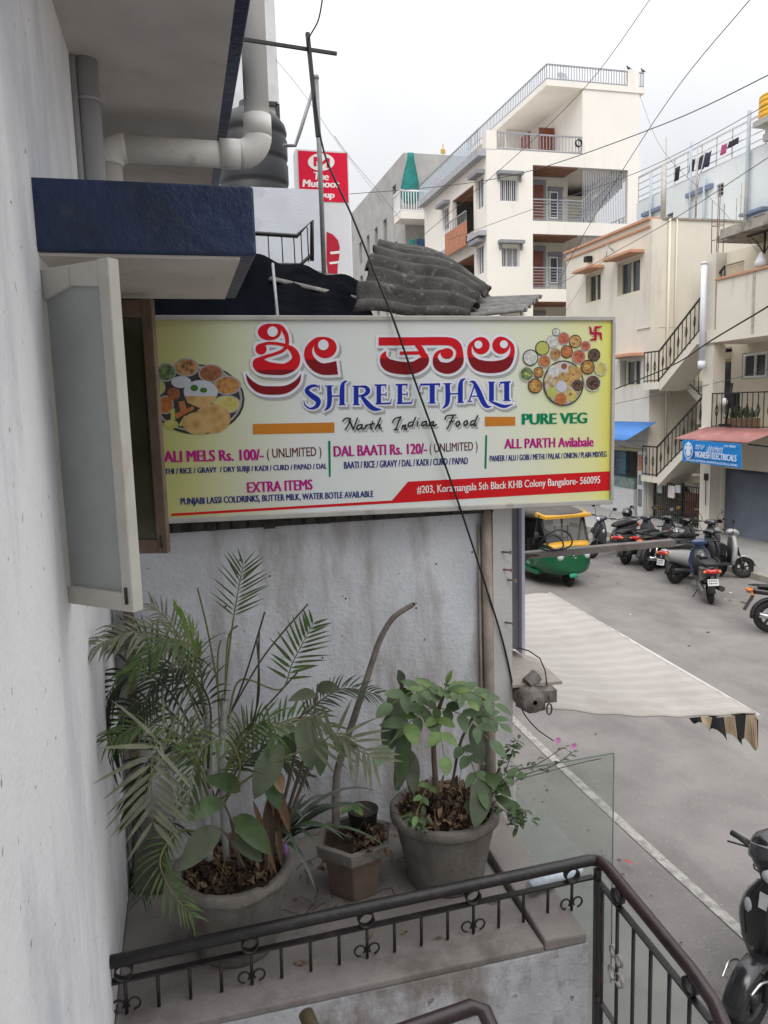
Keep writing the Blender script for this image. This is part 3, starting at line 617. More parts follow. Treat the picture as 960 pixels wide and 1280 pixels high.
def strokes(sets, name, col, parent, off, sc, white=0, shadow=None, mats3=None):
    """sets: ('s', pts) ribbons, ('c', cx, cy, r) discs, ('e', ...) eye discs, in picture crop units"""
    T = lambda q: sp_(off[0]+q[0]*sc, off[1]+q[1]*sc)
    def layer(g_, dx=0, dy=0, eyes=False):
        b = MB(); 
        k = 0
        for s_ in sets:
            k += 1
            if s_[0] == 's':
                qs = ribbon(s_[1], g_, s_[2] if len(s_) > 2 else True)
                for q_ in qs: yield [T((x+dx, y+dy)) for x, y in q_], k
            elif s_[0] == 'c': yield [T((x+dx, y+dy)) for x, y in circ(s_[1], s_[2], s_[3]+g_, (s_[4]+g_) if len(s_) > 4 else None)], k
            elif s_[0] == 'p': yield [T((x+dx, y+dy)) for x, y in s_[1]], k
    def mk(gen, nm, mt, e0):
        b = MB()
        for pl, k in gen: n_q = len(b.f); b.add([(x, YS-e0-k*.00002-n_q*.0000025, z) for x, z in pl], [(0,1,2),(0,2,3)] if len(pl) == 4 else [tuple(range(len(pl)))])
        o = build(b, nm, mt, parent, recalc=False); bm = bmesh.new(); bm.from_mesh(o.data); pass
        for f in bm.faces:
            if f.normal.y > 0: f.normal_flip()
        bm.to_mesh(o.data); bm.free(); return o
    GREY = printed('print_grey_shadow', (.36,.37,.37)); WHT = printed('print_white', (.72,.73,.78))
    o = mk(layer(0), name, col, .0034)
    if white: w_ = mk(layer(white), 'white_outline', WHT, .0022)
    if shadow: mk(layer(white, *shadow), 'grey_drop_print', GREY, .0010)
    ey = [s_ for s_ in sets if s_[0] == 'e']
    if ey:
        b = MB()
        for s_ in ey: b.add([(x, YS-.0050, z) for x, z in [T(q) for q in circ(s_[1], s_[2], s_[3])]][::-1], [tuple(range(28))])
        build(b, 'white_eye', WHT, parent, recalc=False)
    return o
# red letters: bright red above, dark red below (the printed two-tone)
def twotone(name, zc):
    mm = bpy.data.materials.new(name); mm.use_nodes = True; t = mm.node_tree; b_ = t.nodes['Principled BSDF']; b_.inputs['Roughness'].default_value = .55; b_.inputs['Specular IOR Level'].default_value = .12; MATS[name] = mm
    tc_ = t.nodes.new('ShaderNodeTexCoord'); s_ = t.nodes.new('ShaderNodeSeparateXYZ'); r_ = t.nodes.new('ShaderNodeValToRGB'); m_ = t.nodes.new('ShaderNodeMath'); m_.operation = 'SUBTRACT'; m_.inputs[1].default_value = zc-3.74-.5
    w2 = t.nodes.new('ShaderNodeMath'); w2.operation = 'MULTIPLY_ADD'; w2.inputs[1].default_value = .12
    t.links.new(tc_.outputs['Object'], s_.inputs[0]); t.links.new(s_.outputs['X'], w2.inputs[0]); t.links.new(s_.outputs['Z'], w2.inputs[2]); w2.inputs[1].default_value = 0.0
    t.links.new(w2.outputs[0], m_.inputs[0]); t.links.new(m_.outputs[0], r_.inputs[0]); r_.color_ramp.interpolation = 'CONSTANT'
    r_.color_ramp.elements[0].color = (.20,.010,.014,1); r_.color_ramp.elements[1].position = .5; r_.color_ramp.elements[1].color = (.56,.010,.018,1); t.links.new(r_.outputs[0], b_.inputs['Base Color']); return mm
z1 = sp_(370, 462)[1]; z2 = sp_(500, 448)[1]
K1 = ((300, 396), 140/960); K2 = ((460, 400), 190/960)
shri = [('c', 252, 131, 100, 72), ('s', [(285,66,14),(345,85,34),(388,140,38),(403,195,34),(398,250,32),(365,290,30),(300,318,28),(220,342,30),(175,368,50)]),
        ('s', [(150,252,24),(230,229,26),(320,231,26),(400,252,32),(455,292,56),(480,350,70),(455,410,92),(380,448,96),(270,445,106),(185,425,120),(150,395,86),(190,362,44)]),
        ('c', 180, 277, 48), ('s', [(52,490,3),(90,562,42),(170,620,66),(285,632,74),(400,620,66),(488,560,42),(522,490,3)]), ('e', 278, 128, 44)]
ii = [('c', 730, 265, 98, 90), ('s', [(735,177,10),(655,196,34),(592,268,60),(590,345,78),(640,415,90),(715,448,98),(832,437,116)]), ('e', 712, 242, 45)]
strokes(shri, 'red_letter', twotone('print_two_tone_red', z1), sg, *K1, white=24, shadow=(20, 22))
strokes(ii, 'red_letter', twotone('print_two_tone_red_mid', z2), sg, *K1, white=24, shadow=(20, 22))
ta = [('s', [(66,136,52),(300,135,52),(500,135,52),(556,158,52),(577,205,44),(566,270,66),(510,304,72),(446,290,60),(424,240,32),(445,203,20),(490,188,12)]), ('c', 497, 212, 40, 34),
      ('s', [(112,196,3),(98,235,46),(125,282,78),(205,303,80),(290,300,78),(345,266,72),(358,230,42),(332,200,20)]), ('s', [(200,210,22),(325,208,22)]), ('s', [(305,155,30),(332,185,36),(350,228,40)])]
li = [('c', 712, 162, 55), ('c', 838, 160, 55), ('s', [(690,112,6),(645,160,24),(644,225,34),(690,282,70),(775,298,76),(860,282,70),(905,225,34),(906,160,24),(862,112,6)]), ('e', 694, 156, 25), ('e', 855, 154, 25)]
strokes(ta, 'red_letter', MATS['print_two_tone_red_mid'], sg, *K2, white=17, shadow=(14, 16))
strokes(li, 'red_letter', MATS['print_two_tone_red_mid'], sg, *K2, white=17, shadow=(14, 16))
BLUE = printed('print_blue', (.010,.030,.32)); K3 = ((360, 460), 1/6); K4 = ((500, 460), 1/6)
def sN(*p): return ('s', list(p), False)
def sS(*p): return ('s', list(p))
LS = [sS((234,145,6),(200,132,18),(160,143,26),(140,172,32),(180,210,40),(225,245,40),(214,286,30),(168,304,14),(126,276,10),(118,236,3)), sN((233,126,6),(236,168,4))]
LH = lambda d=0, e=0: [sS((308+d,130+e,34),(311+d,235+e,36),(302+d,290+e,28),(268+d,322+e,3)), sN((275+d,135+e,8),(340+d,135+e,8)), sN((315+d,211+e,10),(400+d,209+e,10)), sS((444+d,96+e,5),(414+d,114+e,24),(405+d,165+e,36),(405+d,276+e,36)), sN((380+d,275+e,8),(432+d,275+e,8))]
LR = [sN((510,135,36),(510,276,36)), sN((482,136,8),(560,136,8)), sN((484,275,8),(538,275,8)), sS((520,139,8),(578,142,22),(598,172,36),(572,202,22),(520,210,8)), sS((550,208,20),(590,262,36),(640,304,34),(702,312,3))]
LE = lambda d=0, e=0: [sN((680+d,130+e,34),(680+d,270+e,34)), sN((648+d,129+e,12),(736+d,127+e,12)), sN((733+d,124+e,8),(731+d,162+e,3)), sN((685+d,200+e,8),(736+d,199+e,8)), sN((735+d,182+e,6),(735+d,216+e,6)), sN((655+d,268+e,12),(770+d,265+e,12)), sN((766+d,266+e,9),(776+d,228+e,3))]
LT = [sN((240,118,38),(240,264,38)), sN((150,124,14),(298,121,14)), sS((160,124,8),(146,140,8),(150,168,3)), sN((295,120,10),(290,148,3)), sN((208,263,8),(268,263,8))]
LA = [sN((562,112,10),(516,250,10)), sN((503,250,8),(540,250,8)), sS((518,104,4),(552,108,22),(588,178,38),(622,256,36),(650,288,26),(684,290,3)), sN((533,212,9),(604,210,9))]
LL = [sN((684,108,36),(684,246,36)), sN((660,106,8),(712,106,8)), sS((664,244,6),(722,270,22),(782,288,24),(846,270,3))]
LI = [sN((798,106,38),(798,244,38)), sN((748,110,14),(826,104,12)), sS((758,112,8),(744,128,8),(746,152,3)), sN((772,244,8),(828,243,8))]
for i, q_ in enumerate((LS, LH(), LR, LE(), LE(158, -3))): strokes(q_, 'blue_letter', BLUE, sg, *K3, white=13, shadow=(16, 18))
for q_ in (LT, LH(46, -17), LA, LL, LI): strokes(q_, 'blue_letter', BLUE, sg, *K4, white=13, shadow=(16, 18))
INK = printed('print_black', (.010,.010,.012))
def scr(off, d): return [sS(*[(x+off, y, 9 if len(q_) > 2 else 9) for x, y in q_]) for q_ in d]
narth = [((408,402),(430,378),(458,376)), ((470,374),(452,425),(428,464)), ((456,378),(474,425),(492,464)), ((490,464),(506,415),(522,372)),
         ((556,424),(528,428),(514,450),(530,460),(552,440)), ((558,422),(550,448),(566,458)), ((584,424),(574,460)), ((578,446),(592,428),(606,428)),
         ((636,396),(618,446),(632,458)), ((606,424),(650,416)), ((694,370),(672,420),(652,462)), ((660,440),(688,424),(684,448),(700,456))]
strokes([('s', [(x, y, 10) for x, y in q_]) for q_ in narth], 'script_word', INK, sg, *K3, shadow=(14, 18))
ind = [((782,412),(800,380),(850,366)), ((846,364),(826,410),(806,462)), ((790,462),(824,462)), ((862,426),(852,462)), ((856,446),(880,426),(874,460),(892,452))]
strokes([('s', [(x, y, 10) for x, y in q_]) for q_ in ind], 'script_word', INK, sg, *K3, shadow=(14, 18))
ind2 = [((92,404),(66,412),(60,436),(86,432)), ((118,368),(98,410),(92,440)), ((134,400),(126,440)), ((142,378),(140,384)), ((196,400),(168,408),(162,432),(186,428)), ((200,396),(192,424),(208,436)), ((226,400),(216,438)), ((222,420),(250,400),(246,432),(276,424)),
        ((336,386),(350,358),(420,352)), ((400,352),(376,410),(350,458)), ((366,404),(404,398)), ((440,396),(420,410),(424,434),(444,422),(440,396)), ((500,392),(478,408),(482,430),(502,418),(500,392)), ((556,392),(532,402),(528,428),(552,420)), ((582,354),(562,400),(556,430),(572,426))]
strokes([('s', [(x, y, 10) for x, y in q_]) for q_ in ind2], 'script_word', INK, sg, *K4, shadow=(14, 18))
# set lettering
def lettering(body, name, mat, parent, O, U, V, box, bold=0, shear=0, eps=.0015, align='fit'):
    """text flattened to a mesh on the plane O + U x + V y (box = x0, x1, y0, y1 in metres)"""
    cu = bpy.data.curves.new('t', 'FONT'); cu.body = body; cu.size = 1; cu.shear = shear; cu.resolution_u = 3
    o = bpy.data.objects.new('t', cu); C.objects.link(o); dg = bpy.context.evaluated_depsgraph_get(); dg.update()
    me = bpy.data.meshes.new_from_object(o.evaluated_get(dg)); bpy.data.objects.remove(o); bpy.data.curves.remove(cu)
    xs = [v.co.x for v in me.vertices]; ys = [v.co.y for v in me.vertices]; x0, x1, y0, y1 = min(xs), max(xs), min(ys), max(ys)
    U, V, O = Vector(U), Vector(V), Vector(O); nn = U.cross(V); b = MB()
    bo = bold*1.25; sp = x1-x0+2*bo                       # heavy type: the letter laid down several times a hair apart
    for k, dx in enumerate((0,) if bo <= 0 else (-bo, -bo*.5, 0, bo*.5, bo)):
        dy = 0 if k != 2 or len(body) < 0 else 0
        vs_ = [O+U*(box[0]+(v.co.x-x0+bo+dx)/sp*(box[1]-box[0]))+V*(box[2]+(v.co.y-y0)/(y1-y0)*(box[3]-box[2]))+nn*(eps+k*.00003) for v in me.vertices]
        b.add(vs_, [tuple(p.vertices) for p in me.polygons])
    bpy.data.meshes.remove(me)
    return build(b, name, mat, parent, recalc=False)
def sline(body, x0, y0, x1, y1, h, mat, bold=.02, shear=0):
    """baseline from picture (x0,y0) to (x1,y1), cap height h px"""
    a = Vector((sp_(x0, y0)[0], YS, sp_(x0, y0)[1])); c_ = Vector((sp_(x1, y1)[0], YS, sp_(x1, y1)[1])); u = (c_-a).normalized(); v = Vector((0,0,1))
    hh = h*.00316; low = .0
    if any(q in body for q in '()[],'): low = -hh*.18
    lettering(body, 'lettering', mat, sg, a, u, v, (0, (c_-a).length, low, hh if low == 0 else hh*1.02), bold, shear)
PINK = printed('print_magenta', (.42,.010,.20)); DBL = printed('print_dark_blue', (.014,.022,.17)); MAR = printed('print_maroon', (.11,.015,.02)); GRN = printed('print_green', (.0,.20,.09)); ORG_ = printed('print_orange', (.52,.19,.025)); REDP = printed('print_red', (.56,.012,.016)); WH = printed('print_letter_white', (.75,.72,.70))
sline('ALI MELS Rs. 100/-', 205, 578, 330, 575, 13, PINK, .038); sline('( UNLIMITED )', 334, 574, 402, 571, 12, MAR, .008)
sline('THI / RICE / GRAVY  / DRY SUBJI / KADI / CURD / PAPAD / DAL', 206, 595, 409, 588, 8.5, DBL, .034)
sline('EXTRA ITEMS', 309, 616, 391, 612, 12.5, PINK, .038)
sline('PUNJABI LASSI COLDRINKS, BUTTER MILK, WATER BOTLE AVAILABLE', 226, 632, 467, 622, 8.5, DBL, .034)
sline('DAL BAATI Rs. 120/-', 417, 571, 534, 567, 13, PINK, .038); sline('( UNLIMITED )', 537, 567, 597, 564, 12, MAR, .008)
sline('BAATI / RICE / GRAVY / DAL / KADI / CURD / PAPAD', 430, 586, 585, 580, 8.5, DBL, .034)
sline('ALL PARTH Avilabale', 630, 561, 742, 558, 12.5, PINK, .038)
sline('PANEER / ALU / GOBI / METHI / PALAK / ONION / PLAIN MIXVEG', 612, 577, 758, 571, 7.5, DBL, .034)
sline('PURE VEG', 652, 531, 734, 529, 14, GRN, .045)
def polyp(pts): return [sp_(*p) for p in pts]
flat([(polyp([(316,530),(418,528),(418,541),(316,543)]), 0)], 'orange_bar', ORG_, sg); flat([(polyp([(606,521),(644,521),(644,532),(606,533)]), 0)], 'orange_bar', ORG_, sg)
flat([(polyp([(410,551),(413,551),(413.5,596),(411,596)]), 0)], 'green_rule', GRN, sg); flat([(polyp([(606.5,544),(609,544),(608,586),(605.5,586)]), 0)], 'green_rule', GRN, sg)
flat([(polyp([(214,642),(490,625.5),(510,602),(762,589),(762,613),(490,629),(214,645)]), 0)], 'red_band', REDP, sg)
sline('#203, Koramangala 5th Black KHB Colony Bangalore- 560095', 521, 618, 750, 605, 10.5, WH, .018)
CRIM = printed('print_crimson', (.40,.008,.05))
K8 = ((640, 395), 130/960)
sw = [sS((715,95,6),(728,112,18),(730,160,20),(768,162,20),(806,162,20)), sN((768,95,0.1),(768,95,0.1))]
arms = [sN((768,100,22),(768,225,22)), sN((728,160,22),(814,160,22)), sS((764,103,18),(800,104,18),(832,93,4)), sS((772,218,18),(738,218,18),(712,228,4)), sS((726,166,18),(722,120,18),(711,94,4)), sS((816,154,18),(818,200,18),(828,227,4))]
strokes(arms+[('c', 745, 134, 5), ('c', 793, 132, 5), ('c', 743, 190, 5), ('c', 792, 186, 5)], 'crimson_emblem', CRIM, sg, *K8)
# printed food
FM = [printed('print_steel', (.05,.045,.045)), printed('print_steel_light', (.34,.33,.33)), food('print_greens', (.03,.07,.02), (.16,.22,.08)), food('print_nuts', (.10,.03,.01), (.45,.24,.08)), food('print_curry', (.16,.045,.015), (.30,.10,.03)),
      food('print_paneer', (.22,.08,.015), (.45,.22,.05)), food('print_dal', (.42,.34,.05), (.52,.46,.16), 40), printed('print_rice', (.50,.52,.58)), food('print_puri', (.36,.20,.05), (.52,.33,.12), 30), food('print_carrot', (.34,.09,.015), (.42,.14,.03)),
      printed('print_lime', (.40,.44,.12)), food('print_red_dish', (.30,.03,.02), (.48,.14,.07), 80), food('print_dark_dish', (.02,.012,.01), (.12,.06,.035), 80), food('print_white_dish', (.35,.36,.34), (.6,.6,.56), 90), printed('print_bowl_dark', (.055,.03,.02)), printed('print_leaf', (.05,.16,.02)), food('print_plate_food', (.2,.1,.04), (.55,.45,.3), 50)]
def pict(items, off, sc, name, clipx=None):
    T = lambda q: sp_(off[0]+q[0]*sc, off[1]+q[1]*sc); out_ = []
    for it in items:
        if it[0] == 'o': pl = circ(it[1], it[2], it[3], it[4] if len(it) > 5 else None)
        else: pl = it[1]
        if clipx is not None: pl = [(max(x, clipx+(y-400)*.07), y) for x, y in pl]
        out_.append(([T(q) for q in pl], it[-1]))
    return flat(out_, name, FM, sg, .0015)
K7 = ((190, 395), 130/960)
def bowl(x, y, r, ry, k, rim=1): return [('o', x, y, r*1.09, ry*1.09, rim), ('o', x, y, r*.96, ry*.94, k)]
def lumps(x, y, r, n, k, s_, seed): q = random.Random(seed); return [('o', x+q.uniform(-r, r)*.7, y+q.uniform(-r, r)*.7, s_*q.uniform(.6, 1.2), s_*q.uniform(.5, 1), k) for _ in range(n)]
items = [('o', 420, 770, 435, 325, 0), ('o', 420, 765, 415, 305, 1), ('o', 420, 770, 395, 285, 0)]
items += bowl(130, 520, 85, 80, 2)+bowl(318, 475, 108, 78, 3)+bowl(545, 530, 108, 78, 4)+bowl(695, 640, 118, 82, 5)+bowl(690, 815, 122, 78, 6)+bowl(125, 820, 70, 80, 9)+bowl(70, 660, 50, 60, 10)
items += [('o', 200, 720, 60, 60, 4), ('o', 270, 610, 92, 55, 7), ('o', 450, 700, 158, 108, 7), ('p', [(300,740),(600,740),(560,800),(440,850),(330,800)], 8)]
items += [('o', 390, 665, 36, 30, 15), ('o', 475, 685, 34, 24, 15), ('p', [(210,900),(380,830),(390,860),(225,950)], 9), ('p', [(170,870),(210,850),(215,960),(175,960)], 10), ('p', [(245,790),(300,785),(320,860),(260,880)], 9), ('p', [(245,1010),(300,920),(320,930),(270,1020)], 10)]
items += [('o', 430, 990, 150, 105, 8), ('o', 560, 945, 165, 135, 8), ('o', 175, 1000, 68, 42, 10), ('o', 172, 995, 50, 28, 6)]
pict(items, *K7, 'food_picture', clipx=42)
items = []
for x, y, r, k, rim in ((405,148,32,13,14),(372,240,52,13,1),(473,208,52,11,1),(582,235,54,8,14),(678,278,42,11,1),(278,298,60,10,14),(398,352,48,3,1),(503,330,52,9,14),(168,385,66,13,0),(296,420,52,9,1),(612,375,58,11,1),(755,360,52,12,14),(133,535,60,2,13),(240,522,44,5,14),(695,472,58,5,14),(816,488,55,6,13),(210,645,60,5,14),(742,618,68,12,13)):
    items += bowl(x, y, r, r*1.06, k, rim)+lumps(x, y, r*.6, 5, {11:4, 12:14, 3:5, 5:6, 9:3, 2:10, 8:4}.get(k, k), r*.2, int(x))
items += [('o', 470, 620, 188, 210, 0), ('o', 470, 620, 176, 198, 1), ('o', 470, 620, 168, 188, 16)]
for x, y, r, k in ((380,510,52,13),(470,470,44,7),(475,465,28,4),(340,600,50,16),(575,530,62,8),(600,640,52,12),(545,735,50,6),(445,765,52,9),(362,705,48,10),(500,590,55,8),(450,650,50,7)): items.append(('o', x, y, r, r*1.05, k)); items += lumps(x, y, r*.6, 4, {13:7, 8:3, 12:14, 6:3, 9:5, 10:6, 16:13}.get(k, k), r*.22, int(y))
items += [('p', [(390,620),(440,520),(455,530),(405,630)], 8)]
pict(items, *K8, 'food_picture')
# struts that carry the sign
b = MB()
for x in (.1, .9, 1.2): b.beam((x, YS+.085, 4.40), (x, 3.42, 4.40), .03, .03); b.beam((x, YS+.085, 3.86), (x, 3.02, 3.86), .03, .03)
build(b, 'bracket', BLKIRON, sg)
# black cable across the sign
def cable(pts, r, name, lab, mat=BLACK, grp=None, n=5):
    b = MB().tube([Vector(p) for p in cat([tuple(p) for p in pts], 6)], r, n)
    return tag(build(b, name, mat), lab, 'cable', grp)
cable([atY(404,-8,3.1), atY(398,25,3.15), atY(386,48,3.25), atY(385,62,3.28), atY(388,80,3.29)], .003, 'drop_cable', 'black cable curling down from the sky on to the hanging tube')
cable([atY(393,112,3.3), atY(405,190,3.15), atY(440,270,3.0), atY(470,345,2.9), atY(490,395,2.85), atY(520,480,2.852), atY(570,620,2.858), atY(603,720,2.93), atY(628,800,2.955), atY(641,858,2.955)], .0042, 'drop_cable', 'black cable slanting down across the face of the sign to the wall corner')
# red box sign far behind
mt = thing('pylon_sign', 'tall red and white box sign on the roof behind the thin pole', 'sign', (2.9, 15, 4.0))
MY = 15.0
b = MB().box(2.36, 3.36, MY, MY+.35, 4.0, 9.0); build(b, 'cabinet', M('white_sign_cabinet', (.60,.60,.63), .5, .05, 3), mt)
a0, a1 = atY(371,190,MY), atY(434,252,MY); MRED = printed('sign_red', (.62,.012,.045))
b = MB().box(2.40, 3.335, MY-.012, MY-.002, 8.08, 8.97); build(b, 'red_panel', MRED, mt)
def mpx(x, y): p = atY(360+x*80/602, 180+y*80/602, MY-.012); return p
def mflat(pl, mat, nm, e): b = MB(); b.add([(p.x, MY-.012-e, p.z) for p in [mpx(*q) for q in pl]], [tuple(range(len(pl)))][::1]); o = build(b, nm, mat, mt, recalc=False); return o
mflat(circ(312,170,125,82), WH, 'white_ellipse', .004)
for pl in ([(240,120),(268,122),(268,212),(240,208)], [(362,132),(392,136),(392,226),(362,224)], [(268,122),(312,172),(312,200),(268,160)], [(362,132),(318,172),(318,200),(362,172)]): mflat(pl, MRED, 'logo_stroke', .008)
for s_, x0, x1, y0, h_ in (('The', 243, 385, 325, 62), ('Muthoot', 135, 487, 395, 60), ('Group', 190, 440, 495, 58)):
    p = mpx(x0, y0+8); p2 = mpx(x1, y0+18); hh = h_*80/602*MY/960*1.05; u = (Vector((p2.x,0,p2.z))-Vector((p.x,0,p.z))); L_ = u.length
    lettering(s_, 'lettering', WH, mt, (p.x, MY-.012, p.z), u.normalized(), (0,0,1), (0, L_, -.0 if s_ != 'Group' else -hh*.25, hh), .04, .15, eps=.004)
mflat([(362,825),(420,850),(470,905),(486,970),(480,1080),(468,1110),(465,1220),(375,1220),(362,1100)], printed('print_red_coat', (.42,.02,.04)), 'printed_figure', .004)
mflat([(395,1015),(485,1005),(485,1030),(400,1038)], WH, 'printed_band', .006); mflat([(385,1112),(478,1102),(478,1122),(395,1132)], WH, 'printed_band', .006)
# ------------------------------------------------------------------ pots
SZ = 2.431
def pot(name, lab, c, r, rb, h, mat, chip=0):
    t = thing(name, lab, 'flower pot', (c[0], c[1], SZ))
    b = MB(); n = 40
    prof = [(.01, 0), (rb, 0), (rb*1.02, .01), (rb+(r*.93-rb)*.5, h*.45), (r*.93, h*.86)]
    b.lathe(prof, (c[0], c[1], SZ), n); build(b, 'body', mat, t)
    b = MB(); rings = []
    for rr_, z in ((r*.92, h*.85), (r*.985, h*.86), (r*1.0, h*.90), (r*1.0, h*.985), (r*.975, h), (r*.88, h), (r*.855, h*.97), (r*.84, h*.80)):
        ring_ = []
        for j in range(64):
            a = 2*math.pi*j/64; jz = chip*.012*max(0, math.sin(a*5+1)+math.sin(a*11)-.9)
            jr = 1+chip*.012*math.sin(a*7+z*50)+rnd.uniform(-.003, .003)
            ring_.append(Vector((c[0]+rr_*jr*math.cos(a), c[1]+rr_*jr*math.sin(a), SZ+z-(jz if z > h*.9 else -jz*.5))))
        rings.append(ring_)
    b.loft(rings, 0, True, False); build(b, 'rim', mat, t)
    b = MB(); b.lathe([(.001, h*.90), (r*.3, h*.90), (r*.6, h*.885), (r*.85, h*.875)], (c[0], c[1], SZ), 24, jit=.02); build(b, 'soil', SOIL, t)
    return t
LITTER = [M('dead_leaf', (.10,.055,.03), .85, .35, 20), M('dead_leaf_pale', (.22,.15,.09), .85, .3, 20), M('dead_leaf_dark', (.05,.03,.022), .9, .3, 20)]
def leafblade(mb, p, d, L_, W, droop=.3, up=(0,0,1), mi=0, n=7, fold=.25, tip=.9, wav=0):
    """a single leaf: p base, d direction, curved blade with a folded midrib"""
    p, d, up = Vector(p), Vector(d).normalized(), Vector(up)
    s_ = d.cross(up)
    if s_.length < .05: s_ = d.cross(Vector((.3,.9,.1)))
    s_.normalize(); q = p.copy(); rows = []
    u = s_.cross(d).normalized()
    for i in range(n+1):
        t = i/n; wd = W*.5*(math.sin(math.pi*(t**tip))**.75 if 0 < t < 1 else .02)
        lift = u*(fold*wd); wv = u*(wav*W*math.sin(t*9))
        rows += [q-s_*wd+lift+wv, q, q+s_*wd+lift-wv]
        dd = (d*(1)+Vector((0,0,-1))*droop*t*1.6).normalized(); q = q+dd*(L_/n)
        u = s_.cross(dd).normalized()
    fs = []
    for i in range(n): a = 3*i; fs += [(a, a+1, a+4, a+3), (a+1, a+2, a+5, a+4)]
    mb.add(rows, fs, mi, True)
def rot(v, ax, a): return Matrix.Rotation(a, 3, ax)@v
def frond(parent, path, n, ll, mats, seed=0, start=.3, ang=55, droop=.35, lw=.011, up=None, name='frond', rr=.0045, taper=True, vshape=.5):
    """palm frond along a 3-D path; leaflets both sides"""
    q = random.Random(seed); P_ = [Vector(p) for p in cat([tuple(p) for p in path], 8)]
    b = MB().tube(P_, [rr*(1-.75*i/len(P_)) for i in range(len(P_))], 6, mi=1)
    cum = [0]
    for i in range(1, len(P_)): cum.append(cum[-1]+(P_[i]-P_[i-1]).length)
    tot = cum[-1]
    def at(s_):
        for i in range(1, len(P_)):
            if cum[i] >= s_: f = (s_-cum[i-1])/max(1e-6, cum[i]-cum[i-1]); return P_[i-1].lerp(P_[i], f), (P_[i]-P_[i-1]).normalized()
        return P_[-1], (P_[-1]-P_[-2]).normalized()
    for k in range(n):
        t = k/(n-1); s_ = tot*(start+(1-start)*t*.995); p, d = at(s_)
        upv = Vector(up) if up else Vector((0,-.55,.83))
        sd = d.cross(upv)
        if sd.length < .1: sd = d.cross(Vector((0,-1,0)))
        sd.normalize(); nn = sd.cross(d).normalized()
        l = ll*(.55+.55*math.sin(math.pi*min(1, .18+.75*t)))*q.uniform(.85, 1.12)
        a = R(ang*(1-.45*t)+q.uniform(-6, 6))
        for sg_ in (1, -1):
            if q.random() < .04: continue
            v = (d*math.cos(a)+sd*sg_*math.sin(a)+nn*vshape*.5*q.uniform(.6, 1.2)).normalized()
            leafblade(b, p, v, l*q.uniform(.92, 1.05), lw*q.uniform(.8, 1.2), droop*q.uniform(.5, 1.5), nn, 0, 5, .3, .55)
    return build(b, name, mats, parent, recalc=False)
PAL = {
 'dull': M('frond_dusty', (.165,.172,.115), .7, .25, 30, 0, spec=.3, leaf=.15),
 'grn': M('frond_green', (.072,.115,.034), .6, .4, 25, spec=.35, leaf=.2),
 'dark': M('frond_dark', (.032,.048,.024), .6, .3, 25, spec=.35, leaf=.15),
 'brt': M('frond_young', (.16,.26,.03), .5, .2, 25, spec=.35),
 'stem': M('frond_stem', (.13,.135,.05), .6, .3, 30), 'stemd': M('frond_stem_dark', (.055,.045,.025), .7, .3, 30)}
left_pot = pot('flower_pot', 'large cracked round cement pot holding the palm, at the left by the wall', (.075, 2.43), .195, .130, .285, POTC, 1)
right_pot = pot('flower_pot', 'large round cement pot at the right, under the leafy green shrub', (.865, 2.57), .205, .140, .285, POTC, .7)
# hexagonal pot
hp = thing('flower_pot', 'small hexagonal terracotta pot between the two big round pots', 'flower pot', (.52, 2.60, SZ))
def hexr(r, z, n=6, ph=.25): return [Vector((.52+r*math.cos(2*math.pi*j/n+ph), 2.60+r*math.sin(2*math.pi*j/n+ph), SZ+z)) for j in range(n)]
build(MB().loft([hexr(.092, 0), hexr(.095, .012), hexr(.122, .165)], 0, False), 'body', TERRA, hp, bevel=.004)
build(MB().loft([hexr(.116, .160), hexr(.146, .165), hexr(.152, .212), hexr(.128, .213), hexr(.122, .18)], 0, False, False), 'rim', POTC, hp, bevel=.003)
build(MB().loft([hexr(.001, .19), hexr(.124, .187)], 0, False, False), 'soil', SOIL, hp)
def litter(name, lab, c, r, n, z, seed, sc=1, big=0):
    q = random.Random(seed); b = MB()
    for _ in range(n):
        a = q.uniform(0, 6.3); rr_ = r*math.sqrt(q.random()); d = Vector((q.uniform(-1,1), q.uniform(-1,1), q.uniform(-.2,.7)))
        leafblade(b, (c[0]+rr_*math.cos(a), c[1]+rr_*math.sin(a), z+q.uniform(0, .02+big*(1-rr_/r)*.08)), d, q.uniform(.025,.07)*sc, q.uniform(.008,.025)*sc, q.uniform(-.8,1.6), mi=q.randrange(3), n=4, wav=.3)
    for _ in range(n//3):
        a = q.uniform(0, 6.3); rr_ = r*math.sqrt(q.random()); p = Vector((c[0]+rr_*math.cos(a), c[1]+rr_*math.sin(a), z+q.uniform(0,.03)))
        b.tube([p, p+Vector((q.uniform(-.05,.05), q.uniform(-.05,.05), q.uniform(0,.07)))*sc], .0012, 4, mi=q.randrange(3))
    o = build(b, name, LITTER, recalc=False, kind='stuff'); tag(o, lab, 'dead leaves'); return o
litter('dead_leaves', 'dry brown leaf litter lying in the large left pot', (.075, 2.43), .155, 240, SZ+.255, 3)
litter('dead_leaves', 'heap of dark brown dead leaves filling the right pot', (.865, 2.57), .165, 420, SZ+.255, 4, .9, 1.3)
litter('dry_grass', 'tuft of pale dry grass on the hexagonal pot rim', (.56, 2.55), .06, 60, SZ+.205, 5, .9)
b = MB(); b.lathe([(.01, 0), (.042, 0), (.058, .10), (.060, .10), (.052, .098), (.048, .08), (.001, .08)], (.565, 2.635, SZ+.185), 20); bp_ = build(b, 'seedling_pot', M('black_nursery_pot', (.045,.04,.036), .7, .3, 12, stain=(.16,.12,.09), sscale=9, sth=.5, samt=.6)); tag(bp_, 'small dark nursery pot standing inside the hexagonal pot', 'seedling pot')
